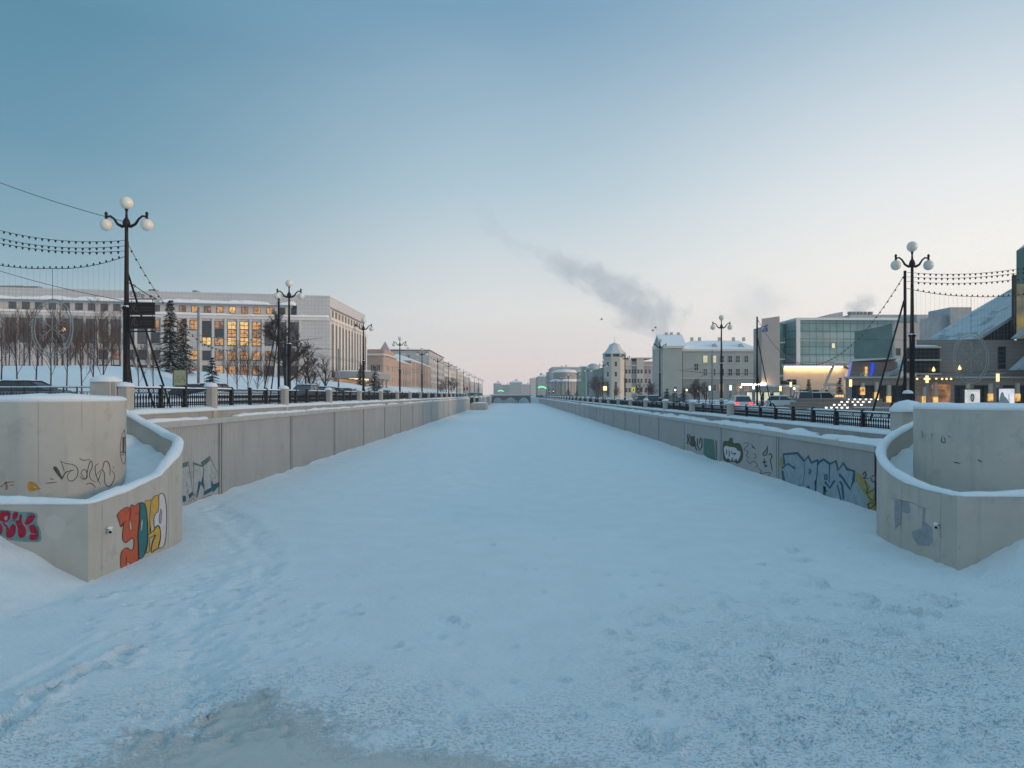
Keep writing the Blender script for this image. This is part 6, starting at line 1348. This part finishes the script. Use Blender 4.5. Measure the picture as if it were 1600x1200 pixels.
# ================================================================== cars
def car_parts(t, col, van=False):
    x, y, z = t.location
    def P(a, b, c_): return (x+a, y+b, z+c_)
    lo = [(-2.15, .35), (-2.2, .75), (-2.05, .95), (-1.2, 1.0), (1.0, .98), (1.9, .86), (2.2, .68), (2.2, .35)] if not van else [(-2.3, .35), (-2.35, 1.1), (-1.2, 1.12), (1.3, 1.1), (2.1, .95), (2.35, .7), (2.35, .35)]
    vs = []; n = len(lo)
    for b, s_ in ((-.88, .94), (-.8, 1), (.8, 1), (.88, .94)): vs += [P(a*s_ if abs(b) > .85 else a, b, c_ if abs(b) < .85 else .35+(c_-.35)*.93) for a, c_ in lo]
    fs = [tuple(range(n-1, -1, -1)), tuple(range(3*n, 4*n))]
    for k in range(3):
        for i in range(n): j = (i+1) % n; fs.append((k*n+i, k*n+j, (k+1)*n+j, (k+1)*n+i))
    MB().add(vs, [f[::-1] for f in fs]).build('body', col, t, .03)
    rf = [(-1.95, -1.55), (.15, 1.05)] if not van else [(-2.25, -2.05), (.9, 1.6)]; zb, zr = (.97, 1.5) if not van else (1.1, 1.95)
    x0, x1, x2, x3 = rf[0][0], rf[0][1], rf[1][0], rf[1][1]
    g = MB().add([P(x0, -.78, zb), P(x3, -.78, zb), P(x3, .78, zb), P(x0, .78, zb), P(x1, -.62, zr-.06), P(x2, -.62, zr-.06), P(x2, .62, zr-.06), P(x1, .62, zr-.06)], [(0, 1, 5, 4), (1, 2, 6, 5), (2, 3, 7, 6), (3, 0, 4, 7), (4, 5, 6, 7)]); g.build('cabin_glass', M['glass'], t)
    MB().cbox(*P(x1-.04, -.66, zr-.06), *P(x2+.04, .66, zr), .03).build('roof', col, t)
    pl_ = MB()
    for s_ in (-1, 1):
        for a, b in (((x0, zb), (x1, zr-.05)), ((x3, zb), (x2, zr-.05)), ((-.55, zb), (-.5, zr-.05))): pl_.tube([P(a[0], s_*.79, a[1]), P(b[0], s_*.63, b[1])], .045, 5)
    pl_.build('roof_pillars', col, t)
    c_ = P((x1+x2)/2, 0, zr-.01); MB().dome(c_, (x2-x1)/2+.05, .66, .09, 12, 4).build('roof_snow', M['snow'], t)
    for a in (-1.35, 1.4):
        for s_ in (-1, 1):
            w_ = MB().tube([P(a, s_*.68, .33), P(a, s_*.9, .33)], .33, 14).build('wheel', M['black'], t); MB().tube([P(a, s_*.9, .33), P(a, s_*.915, .33)], .19, 10).build('rim', M['metal'], w_)
    e = 2.2 if not van else 2.35
    for s_ in (-1, 1):
        MB().box(*P(e-.1, s_*.62-.18, .6), *P(e+.012, s_*.62+.18, .76)).build('headlight', M['lamp_white'], t)
        MB().box(*P(-e+.1, s_*.66-.16, .7), *P(-e-.012, s_*.66+.16, .9)).build('taillight', M['lamp_red'], t)
M['car_dark'] = mat('dark_car_paint', (.025, .027, .032), .25, .1, 1, 0, spec=.6); M['car_grey'] = mat('grey_car_paint', (.22, .23, .24), .25, .1, 1, 0, spec=.6); M['car_white'] = mat('white_car_paint', (.60, .60, .59), .3, .05, 1, 0, spec=.6); M['car_blue'] = mat('blue_car_paint', (.05, .07, .12), .25, .1, 1, 0, spec=.6)
CP = {}
def car(kind, label, x, y, z, rz, group=None, van=False):
    key = (kind, van)
    if key not in CP:
        t = thing('minivan' if van else 'parked_car', label, 'van' if van else 'car', (x, y, z), group); car_parts(t, M[kind], van); CP[key] = t; t.rotation_euler[2] = rz
    else:
        t = dup(CP[key], loc=(x, y, z), rotz=rz, label=label)
        if group: t['group'] = group
    if 'light' not in label:          # parked, lamps off
        for ch in t.children:
            if 'light' in ch.name: ch.material_slots[0].link = 'OBJECT'; ch.material_slots[0].material = M['glass_mid']
    return t
car('car_dark', 'dark car behind the pale railing at the far left edge', xa(52, 45), 45, LST+.17, 0.05, 'cars on the left street')
for px, Y, k, rz, lab in ((22, 46.5, 'car_grey', .0, 'grey car beside the dark one at the far left edge'), (310, 60, 'car_blue', .1, 'dark blue car behind the second left railing span'), (340, 58, 'car_dark', 1.5, 'dark car right of the picture board'), (476, 62, 'car_grey', -1.57, 'grey car with headlights on near second left lamp'), (508, 78, 'car_dark', -1.57, 'dark car with headlights on behind the fourth left railing span'), (528, 88, 'car_blue', 0., 'dark blue car parked before the office side piers'), (545, 96, 'car_dark', 0., 'dark car parked near the entrance canopy'), (560, 104, 'car_white', -1.57, 'white car with headlights on near third left lamp'), (604, 140, 'car_dark', 1.57, 'dark car passing the peach corner building'), (655, 220, 'car_grey', -1.57, 'grey car with headlights on beyond the peach building')):
    car(k, lab, xa(px, Y), Y, LST+.17, rz, 'cars on the left street')
for i, (px, Y) in enumerate(((729, 300), (735, 330), (738, 300), (744, 350), (751, 380))): car(('car_dark', 'car_grey')[i % 2], 'tiny far car with red tail lights on the left street, %s from the left' % ORD[i], xa(px, Y), Y, LST+.17, 1.57, 'cars on the left street')
gc = 'cars on the right street'
car('car_white', 'white hatchback with red tail lights beside the second right lamp', xa(1154, 69), 69, RST+.04, 1.5, gc)
car('car_grey', 'grey minivan with dark rear windows behind the right railing', xa(1253, 82), 82, RST+.04, 1.38, gc, True)
car('car_white', 'white snow covered car with one headlight before the glowing pavilion', xa(1228, 82), 82, RST+.04, -.6, gc)
car('car_white', 'white van parked behind the grey minivan', xa(1284, 98), 98, RST+.04, .12, gc, True)
car('car_dark', 'dark car between the white car and white van', xa(1258, 88), 88, RST+.04, .1, gc)
for i, (px, Y, k) in enumerate(((840, 400, 'car_dark'), (845, 400, 'car_grey'), (846, 370, 'car_dark'), (853, 390, 'car_dark'), (856, 350, 'car_grey'), (861, 370, 'car_dark'), (864, 330, 'car_dark'), (871, 320, 'car_grey'), (878, 310, 'car_dark'), (881, 330, 'car_dark'), (886, 300, 'car_dark'), (892, 310, 'car_grey'), (1016, 105, 'car_dark'), (1022, 115, 'car_dark'), (1000, 120, 'car_dark'))):
    car(k, 'small far car with glowing tail lights on the right street, %s from the left' % ORD[i], xa(px, Y), Y, RST+.04, 1.57, gc)
# ================================================================== street furniture
t = thing('picture_board', 'yellowish picture board in a dark frame behind the left railing', 'sign', (xa(281, 50), 50, LST))
y = 50; MB().box(xa(271.5, y), y-.04, za(602, y), xa(292, y), y, za(578.5, y)).build('panel', mat('faded_print', (.36, .33, .20), .6, .2, 2.5, 0, col2=(.47, .44, .28)), t)
m = MB(); f = lambda px, py: (xa(px, y), y-.045, za(py, y))
for q in ([(275, 597), (275, 593), (277, 591.5), (279, 593), (279, 597)], [(282, 597), (282, 593.5), (284, 592), (287, 592), (289, 594), (289, 597)], [(276, 590), (279, 587), (280, 590)], [(284, 590), (288, 588.5)]): stroke(m, q, .7, f, False, .9)
m.build('drawing', M['g_olive'], t)
m = MB(); a, b = at(270.5, 604, y), at(293, 577.5, y); m.box(a[0], y-.07, a[2], a[0]+.06, y+.03, b[2]).box(b[0]-.06, y-.07, a[2], b[0], y+.03, b[2]).box(a[0], y-.07, b[2], b[0], y+.03, b[2]+.06).box(a[0]+.1, y-.02, LST-.1, a[0]+.2, y+.02, a[2]).box(b[0]-.2, y-.02, LST-.1, b[0]-.1, y+.02, a[2]); m.build('frame', M['g_olive'], t)
def lowfence(label, a, b, z, h, cross, matn, posts):
    t = thing('pedestrian_railing', label, 'railing', (a[0], a[1], z)); L_ = [b[i]-a[i] for i in (0, 1)]
    P = lambda f, zz_: (a[0]+L_[0]*f, a[1]+L_[1]*f, z+zz_)
    MB().tube([P(0, h), P(1, h)], .03, 6).tube([P(0, h*.8), P(1, h*.8)], .022, 6).tube([P(0, h*.12), P(1, h*.12)], .022, 6).build('rail', M[matn], t)
    for i in range(posts+1): MB().tube([P(i/posts, -.1), P(i/posts, h+.06)], .04, 6).build('post', M['sapling' if cross else matn], t)
    if cross:
        m = MB(); n_ = posts*4
        for i in range(n_): m.tube([P(i/n_, h*.12), P((i+1)/n_, h*.8)], .014, 4); m.tube([P((i+1)/n_, h*.12), P(i/n_, h*.8)], .014, 4)
        m.build('lattice', M[matn], t)
    p = [(*P(0, h)[:2], z+h+.02), (*P(1, h)[:2], z+h+.02)]; MB().ridge(p, .09, .05, .2, .3, .5, .0, 4).build('rail_snow', M['snow'], t)
lowfence('pale crossed pedestrian railing behind the left ramp', (xa(185, 33.5), 33.5), (xa(-40, 36), 36), LST, 1.12, True, 'metal', 11)
lowfence('grey pipe railing beside the nearest right mast', (xa(1333, 40), 40), (xa(1400, 38), 38), RST, .9, False, 'metal', 3)
lowfence('distant grey pipe railing along the right pavement', (xa(1200, 72), 72), (xa(1075, 72), 72), RST, 1.0, False, 'metal', 9)
def lightbox(label, px0, px1, py0, py1, Y, panel, z, logo=0):
    t = thing('light_box', label, 'sign', (xa((px0+px1)/2, Y), Y, z)); a, b = at(px0, py1, Y), at(px1, py0, Y)
    MB().cbox(a[0]-.08, Y, a[2]-.1, b[0]+.08, Y+.25, b[2]+.1, .03).build('housing', M['frame_dark'], t)
    MB().box(a[0], Y-.012, a[2], b[0], Y-.002, b[2]).build('lit_panel', M[panel], t)
    MB().box((a[0]+b[0])/2-.1, Y+.05, z-.1, (a[0]+b[0])/2+.1, Y+.2, a[2]-.1).build('leg', M['metal'], t)
    if logo:
        m = MB(); c = ((a[0]+b[0])/2, (a[2]+b[2])/2); f = lambda u_, v_: (c[0]+u_, Y-.016, c[1]+v_)
        if logo == 1:
            fill(m, [(.0, .36), (.15, .22), (.17, 0), (.12, -.24), (0, -.34), (-.12, -.24), (-.17, 0), (-.15, .22)], f)
            stroke(m, [(-.32, -.52), (-.15, -.6), (0, -.55), (.15, -.6), (.34, -.5)], .12, f); stroke(m, [(.27, .3), (.3, .22)], .05, f)
        else:
            fill(m, [(-.65, -.7), (-.6, .1), (-.45, .45), (-.3, .4), (-.2, .1), (0, -.1), (.15, -.4), (.1, -.75)], f); stroke(m, [(.2, -.75), (.18, .3)], .08, f)
        m.build('picture', M['g_lilac' if logo == 2 else 'g_dark'], t)
        if logo == 1:
            m2 = MB(); fill(m2, [(.0, .22), (.08, .1), (.08, -.12), (0, -.2), (-.08, -.12), (-.08, .1)], lambda u_, v_: (c[0]+u_, Y-.02, c[1]+v_)); m2.build('emblem_core', M['g_white'], t)
            m3 = MB(); [stroke(m3, [(-.4+k*.17, .55), (-.28+k*.17, .58)], .05, f, False, .9) for k in range(6)]; m3.build('lettering', M['g_pink'], t)
M['panel_white'] = lit('lit_white_poster', (.55, .57, .60), (.86, .86, .85), .85, 1.5); M['panel_blue'] = lit('lit_pale_poster', (.45, .55, .70), (.9, .92, .95), .9, .8); M['panel_green'] = lit('lit_greenish_poster', (.55, .62, .38), (1., .98, .80), .8, 1.0)
lightbox('white lit poster box with a dark oval emblem behind the right drum', 1507.5, 1531, 609, 634, 58, 'panel_white', RST, 1)
lightbox('pale blue lit poster box at the right edge behind the right drum', 1561, 1585, 607.5, 634, 62, 'panel_blue', RST, 2)
for i, (a, b) in enumerate(((1167, 1175), (1180, 1190), (1194, 1203), (1209, 1219))):
    lightbox('greenish lit shelter panel before the low wing, %s from the left' % ORD[i], a, b, 613, 629, 92, 'panel_green', RST)
def lantern(label, px, pyt, Y, lampm, hl=1.2, group='cylinder head lamps on the right plaza'):
    x, z = xa(px, Y), za(pyt, Y); t = thing('plaza_lamp', label, 'street lamp', (x, Y, RST), group)
    MB().tube([(x, Y, RST), (x, Y, z-hl)], .11, 8).build('pole', M['metal'], t); MB().tube([(x, Y, z-hl), (x, Y, z)], .13, 10).build('lamp_head', M[lampm], t)
    MB().lathe((x, Y, z), [(.2, 0), (.62, .03), (.62, .07), (.05, .12)], 14).build('disc_cap', M['metal'], t)
for px, py, Y, mt, lab in ((1329, 593, 70, 'lamp_warm', 'plaza lamp with glowing cylinder head before the dark pavilion'), (1448.5, 587, 70, 'lamp_warm', 'plaza lamp with glowing cylinder head before the lit entrance'), (1559, 584, 64, 'lamp_warm', 'plaza lamp with glowing cylinder head left of the pale blue poster box'), (1235.5, 597, 90, 'lamp_warm', 'plaza lamp with glowing head before the glowing pavilion doors'), (1219.5, 603, 84, 'lamp_warm', 'short plaza lamp with glowing head right of the lit shelter panels'), (1177.5, 600, 84, 'lamp_white', 'plaza lamp with pale glowing head behind the guyed mast'), (1141.5, 602, 88, 'lamp_white', 'plaza lamp with pale glowing head right of the second right lamp'), (1109, 603, 100, 'lamp_white', 'plaza lamp with pale head before the sage building')):
    lantern(lab, px, py, Y, mt, .62 if Y > 75 else .7)
def ball_lamp(label, px, py, Y, z0, mt='lamp_white', r=.17, grp='small glowing street lights'):
    x, z = xa(px, Y), za(py, Y); t = thing('street_light', label, 'street light', (x, Y, z0), grp)
    MB().tube([(x, Y, z0), (x, Y, z-r)], .07, 6).build('pole', M['metal'], t); MB().ball((x, Y, z), r, 10, 6).build('lamp_head', M[mt], t)
for px, py, Y, mt, lab in ((1073, 609.5, 110, 'lamp_warm', 'small glowing street light left of the clump before the sage building'), (1055, 609.5, 112, 'lamp_white', 'white street light among the dark conifers'), (1091, 610.5, 130, 'lamp_warm', 'faint street light behind the reddish clump'), (1157.5, 605, 110, 'lamp_white', 'bright round light on the low wing wall'), (1241, 607, 100, 'lamp_white', 'bright round light at the pavilion doors'), (997, 610, 190, 'lamp_white', 'white street light right of the yellow crossing sign'), (1221, 620, 104, 'lamp_white', 'low white light right of the shelter panels'), (1227, 620, 104, 'lamp_warm', 'low warm light right of the shelter panels')):
    ball_lamp(lab, px, py, Y, RST, mt)
ball_lamp('orange street light glowing through the ring ornament on the left', 99, 515, 90, HILLZ(-57, 90), 'lamp_warm', .25)
# lit cubes on the stepped plaza
t = thing('plaza_steps', 'wide brown plaza steps on the right bank', 'steps', (xa(1345, 70), 70, RST)); 
for k in range(4): MB().box(xa(1284+k*9, 70), 66+k*3.2, RST-.2, xa(1425, 70), 86, RST+.1+k*.38).build('step', M['stone_brown'], t); 
cnt = 0
for r_, (py, Y, pxs) in enumerate(((637, 65.6, (1291, 1299, 1307.5, 1315.5, 1324)), (632.5, 68.8, (1303.5, 1311.5, 1320, 1336, 1346)), (628, 72, (1315, 1324, 1332, 1340.5, 1349, 1358.5)), (624, 75.3, (1327, 1335.5, 1344, 1353, 1361, 1371)))):
    for i, px in enumerate(pxs):
        o = MB().cbox(xa(px, Y)-.11, Y-.03, za(py, Y)-.07, xa(px, Y)+.11, Y+.03, za(py, Y)+.07, .02).build('step_light', M['lamp_white'], t)
t = thing('lit_sign', 'small glowing yellow word sign below the snow loaded conifer', 'sign', (xa(1309, 90), 90, RST+1))
m = MB(); f = lambda px, py: (xa(px, 88), 87.5, za(py, 88))
for k in range(7):
    b = 1302+k*2.1; stroke(m, [(b, 620.3), (b, 617.2), (b+1.2, 617.2), (b+1.2, 620.3)] if k % 2 else [(b+1.2, 617.2), (b, 617.3), (b, 620.2), (b+1.2, 620.3)], .55, f, False, .95)
m.build('letters', M['lamp_warm'], t); MB().box(xa(1300, 88), 87.56, za(622, 88), xa(1318, 88), 87.7, za(616, 88)).build('backing', M['stone_brown'], t)
# junction box and pole by the right ramp
t = thing('control_cabinet', 'tall black control cabinet with a snow cap beside the nearest right lamp', 'cabinet', (xa(1419, 37), 37, RST))
y = 37; MB().cbox(xa(1413.5, y), y-.25, RST, xa(1422.5, y), y+.25, za(614.5, y), .03).build('box', M['black'], t); MB().dome((xa(1418.3, y), y, za(615, y)), .2, .28, .2, 10, 4).build('snow_cap', M['snow'], t)
# crossing sign, traffic lights, lit street sign
t = thing('crossing_sign', 'yellow bordered pedestrian crossing sign on the right bank', 'sign', (xa(989.5, 150), 150, RST))
y = 150; MB().tube([(xa(989.5, y), y, RST), (xa(989.5, y), y, za(605, y))], .06, 6).build('pole', M['metal'], t)
MB().box(xa(986.8, y), y-.1, za(612, y), xa(992.4, y), y-.07, za(605, y)).build('panel', mat('sign_yellow', (.75, .72, .02), .5, .05, 1, 0, emit=(.8, .85, .02), estr=.25), t)
m = MB(); m.prism([(xa(988.2, y), y-.11, za(611, y)), (xa(991.1, y), y-.11, za(611, y)), (xa(989.6, y), y-.11, za(606.3, y))], (0, .005, 0)); m.build('symbol', M['g_blue'], t)
MB().lathe((xa(989.5, y), y-.08, za(615.5, y)), [(.3, 0), (.3, .5)], 10).build('lower_disc', M['white_paint'], t)
def traffic(label, px, py, Y, cols_, z0):
    x, z = xa(px, Y), za(py, Y); t = thing('traffic_light', label, 'traffic light', (x, Y, z0), 'traffic lights on the far streets'); MB().tube([(x, Y, z0), (x, Y, z)], .08, 6).build('pole', M['metal'], t)
    MB().cbox(x-.3, Y-.2, z-.2, x+.3, Y+.1, z+1.5, .05).build('housing', M['black'], t)
    for k, c_ in enumerate(cols_): MB().tube([(x, Y-.21, z+.2+k*.45), (x, Y-.25, z+.2+k*.45)], .2, 10).build('lens', M[c_], t)
traffic('red traffic light on the far left street', 730, 609, 260, ('glass', 'glass', 'lamp_red'), LST); traffic('second red traffic light on the far left street', 725.5, 609, 262, ('glass', 'glass', 'lamp_red'), LST)
traffic('red traffic light right of the green lit boom', 858, 614, 300, ('glass', 'lamp_red', 'glass'), RST); traffic('amber traffic light far right bank', 864.5, 613.5, 300, ('glass', 'lamp_warm', 'glass'), RST)
t = thing('lit_sign', 'small orange lit hoarding before the octagonal tower', 'sign', (xa(943, 160), 160, RST)); y = 160
MB().tube([(xa(943, y), y, RST), (xa(943, y), y, za(607, y))], .08, 6).build('pole', M['metal'], t); MB().box(xa(939, y), y-.1, za(609.5, y), xa(942, y), y, za(603.5, y)).build('side_panel', M['maroon'], t); MB().box(xa(942.6, y), y-.1, za(610, y), xa(948, y), y, za(603.5, y)).build('lit_panel', M['lamp_warm'], t)
def boom(label, pts, Y, z0):
    t = thing('lit_boom', label, 'light', (xa(pts[0][0], Y), Y, z0), 'green lit street arches'); MB().tube([(xa(pts[-1][0], Y), Y, z0), at(*pts[-1], Y)], .2, 6).build('pole', M['metal'], t); MB().tube([at(*p, Y) for p in pts], .28, 6).build('lamp_tube', M['lamp_green'], t)
boom('green lit curved boom on the right bank', [(841, 606), (845, 604), (850, 605), (853.5, 607)], 320, RST); boom('green lit arch on the bridge axis', [(778, 611.5), (782, 610), (787, 611.5)], 440, 4)
# ================================================================== people by the lit shelter panels
def person(label, x, y, z, coat, seed, yaw=0.):
    t = thing('person', label, 'person', (x, y, z), 'pedestrians by the lit shelter panels')
    V = [(0, 0, .95), (0, 0, 1.15), (0, .01, 1.4), (0, 0, 1.5), (0, -.01, 1.62), (0, -.01, 1.74), (.1, 0, .9), (.11, -.06, .5), (.12, .03, .08), (.12, -.12, .05), (-.1, 0, .9), (-.11, .08, .5), (-.12, .14, .08), (-.12, 0, .05), (.2, 0, 1.4), (.25, .02, 1.12), (.23, -.1, .88), (-.2, 0, 1.4), (-.25, .02, 1.12), (-.23, -.08, .88)]
    E = [(0, 1), (1, 2), (2, 3), (3, 4), (4, 5), (0, 6), (6, 7), (7, 8), (8, 9), (0, 10), (10, 11), (11, 12), (12, 13), (2, 14), (14, 15), (15, 16), (2, 17), (17, 18), (18, 19)]
    Rr = [.17, .16, .18, .065, .105, .085, .1, .075, .055, .045, .1, .075, .055, .045, .085, .065, .045, .085, .065, .045]
    me = bpy.data.meshes.new('body'); me.from_pydata(V, E, []); o = bpy.data.objects.new('body', me); C.objects.link(o); o.parent = t; me.materials.append(coat)
    o.modifiers.new('skin', 'SKIN')
    for i, r_ in enumerate(Rr): me.skin_vertices[0].data[i].radius = (r_, r_*.85)
    me.skin_vertices[0].data[0].use_root = True
    s_ = o.modifiers.new('sub', 'SUBSURF'); s_.levels = s_.render_levels = 1
    MB().ball((x, y-.01, z+1.7), .125, 10, 6, .95).build('cap', M['black'], t)
    MB().lathe((x, y, z+.62), [(.2, 0), (.235, .1), (.2, .4), (.22, .7), (.16, .86), (.08, .9)], 10).build('coat', coat, t)
    t.rotation_euler[2] = yaw; return t
person('pedestrian in a dark coat walking in front of the second lit shelter panel', xa(1191, 86), 86, RST, M['car_dark'], 1, .5)
person('pedestrian in a long dark coat standing before the last lit shelter panel', xa(1206, 84), 84, RST, M['black'], 2, 2.)
# ================================================================== birds, twig, steam, haze
for i, (px, py, lab) in enumerate(((1024, 512, 'small dark bird flying left of the sage portico roof, upper of the pair'), (1020, 516.5, 'small dark bird flying left of the sage portico roof, lower of the pair'), (940, 499, 'lone tiny bird in the pink sky above the octagonal tower'))):
    Y = 110; x, y, z = at(px, py, Y); t = thing('bird', lab, 'bird', (x, y, z)); m = MB(); m.tube([(x-.22, y, z-.02), (x-.05, y, z), (x+.1, y, z+.02), (x+.2, y, z+.05)], [.01, .07, .07, .03], 6); m.build('body', M['black'], t)
    m = MB(); [m.add([(x-.06, y, z+.02), (x+.08, y, z+.02), (x+.1*s_*0+.0, y+s_*.38, z+.16)], [(0, 1, 2)]) for s_ in (-1, 1)]; m.prism([(x-.05, y-.03, z+.04), (x+.1, y-.03, z+.04), (x-.1, y-.03, z+.28)], (0, .02, 0)); m.build('wings', M['black'], t)
tw = MB(); bx, by = gp(1597, 912); tw.tube([(bx-.18, by, .22), (bx-.05, by, .13), (bx+.15, by, .1)], [.015, .03, .04], 6).tube([(bx-.05, by, .13), (bx-.12, by+.05, .27)], [.02, .01], 5).tube([(bx+.02, by, .11), (bx+.1, by-.1, .02)], [.025, .012], 5)
o = tw.build('broken_branch', M['bark']); tag(o, 'dark broken branch sticking out of snow at the right edge', 'branch')
def plume(name, label, pts, dens, scale, seed):
    """steam: a lumpy hull round the path, filled with uneven vapour"""
    vs = []; fs = []; n = 16; rnd = random.Random(seed); m = len(pts)
    P = [np.array(p[:3]) for p in pts]
    for i, p in enumerate(pts):
        t_ = P[min(i+1, m-1)]-P[max(i-1, 0)]; t_ /= np.linalg.norm(t_); a = np.array((0, 1., 0)); u_ = np.cross(t_, a); u_ /= np.linalg.norm(u_)
        for k in range(n):
            an = 2*math.pi*k/n; r_ = p[3]; vs.append(tuple(P[i]+r_*(math.cos(an)*u_+math.sin(an)*a)))
    for i in range(m-1):
        for k in range(n): k2 = (k+1) % n; fs.append((i*n+k, (i+1)*n+k, (i+1)*n+k2, i*n+k2))
    fs += [tuple(range(n)), tuple((m-1)*n+k for k in range(n-1, -1, -1))]
    mt = bpy.data.materials.new(name+'_vapour'); mt.use_nodes = True; nt = mt.node_tree; nt.nodes.clear(); N = nt.nodes.new; L = nt.links.new
    out = N('ShaderNodeOutputMaterial'); pv = N('ShaderNodeVolumePrincipled'); L(pv.outputs[0], out.inputs['Volume']); pv.inputs['Color'].default_value = (.93, .93, .95, 1); pv.inputs['Anisotropy'].default_value = .2
    g = N('ShaderNodeNewGeometry'); sp = N('ShaderNodeSeparateXYZ'); L(g.outputs['Position'], sp.inputs[0])
    def mth(op, a, b=None):
        q = N('ShaderNodeMath'); q.operation = op
        for i, v in enumerate((a, b)):
            if v is None: continue
            if isinstance(v, (int, float)): q.inputs[i].default_value = v
            else: L(v, q.inputs[i])
        return q.outputs[0]
    # distance from the axis as a share of the local radius, found along z (paths rise with z)
    zs = [p[2] for p in pts]; z0, z1 = zs[0], zs[-1]
    t_ = mth('DIVIDE', mth('SUBTRACT', sp.outputs[2], z0), z1-z0)
    def curve(vals):
        c_ = N('ShaderNodeFloatCurve'); cm = c_.mapping.curves[0]; lo, hi = min(vals), max(vals)+1e-6
        ps = [((zs[i]-z0)/(z1-z0), (vals[i]-lo)/(hi-lo)) for i in range(m)]
        cm.points[0].location = ps[0]; cm.points[1].location = ps[-1]
        for q in ps[1:-1]: cm.points.new(*q)
        for q in cm.points: q.handle_type = 'VECTOR'
        c_.mapping.update(); L(t_, c_.inputs['Value']); return mth('ADD', mth('MULTIPLY', c_.outputs[0], hi-lo), lo)
    X_, Y_, R_, Dn = curve([p[0] for p in pts]), curve([p[1] for p in pts]), curve([p[5] for p in pts]), curve([p[4] for p in pts])
    dx_, dy_ = mth('SUBTRACT', sp.outputs[0], X_), mth('SUBTRACT', sp.outputs[1], Y_)
    nz = N('ShaderNodeTexNoise'); nz.inputs['Scale'].default_value = scale; nz.inputs['Detail'].default_value = 6; nz.inputs['Roughness'].default_value = .66; nz.inputs['Distortion'].default_value = 1.2; L(g.outputs['Position'], nz.inputs['Vector'])
    r_ = mth('DIVIDE', mth('SQRT', mth('ADD', mth('MULTIPLY', dx_, dx_), mth('MULTIPLY', dy_, dy_))), R_)
    r_ = mth('ADD', r_, mth('MULTIPLY', mth('SUBTRACT', nz.outputs[0], .52), 4.6))
    f_ = N('ShaderNodeMapRange'); f_.interpolation_type = 'SMOOTHSTEP'; f_.inputs[1].default_value = 1.05; f_.inputs[2].default_value = .15; L(r_, f_.inputs[0])
    L(mth('MULTIPLY', mth('MULTIPLY', f_.outputs[0], Dn), dens), pv.inputs['Density'])
    mt.volume_intersection_method if hasattr(mt, 'volume_intersection_method') else None
    o = MB().add(vs, fs).build(name, mt); tag(o, label, 'steam', None, 'stuff'); return o
def ppts(L_, Y):   # (px, py, radius px, density, core half width px)
    return [(*at(a, b, Y+i*2), c_*1.5*Y/F, d, e*1.15*Y/F) for i, (a, b, c_, d, e) in enumerate(L_)]
plume('steam_plume', 'long grey steam plume drifting up and left over the sage portico', ppts([(1052, 536, 30, 1.0, 24), (1030, 512, 46, 1.0, 40), (1005, 484, 54, 1.0, 48), (960, 452, 60, 1.0, 52), (915, 424, 50, .9, 46), (870, 404, 40, .5, 36), (820, 385, 36, .36, 28), (775, 362, 32, .25, 24), (745, 320, 26, .15, 18), (735, 298, 18, 0, 10)], 300), .085, .075, 1)
plume('steam_cloud', 'faint steam patch over the classical building roof, right of the tall plume', ppts([(1180, 530, 40, .3, 30), (1168, 500, 60, .5, 45), (1190, 470, 60, .8, 52), (1165, 440, 46, .5, 32), (1130, 425, 30, 0, 18)], 305), .022, .062, 2)
plume('steam_puff', 'small steam puff above the vents of teal glass block', ppts([(1336, 494, 14, 1., 10), (1338, 484, 17, .9, 13), (1344, 472, 22, .5, 17), (1350, 458, 22, .12, 16), (1356, 446, 16, 0, 10)], 172), .3, .16, 3)
hz = bpy.data.materials.new('haze_air'); hz.use_nodes = True; nt = hz.node_tree; nt.nodes.clear(); o_ = nt.nodes.new('ShaderNodeOutputMaterial'); v_ = nt.nodes.new('ShaderNodeVolumePrincipled')
v_.inputs['Color'].default_value = (.86, .88, .92, 1); v_.inputs['Density'].default_value = 0.0003; v_.inputs['Anisotropy'].default_value = .1; nt.links.new(v_.outputs[0], o_.inputs['Volume'])
if True:
    h_ = MB().box(-420, -120, -2.8, 420, 1250, 104).build('haze', hz); tag(h_, 'cold winter haze', None, None, 'stuff')
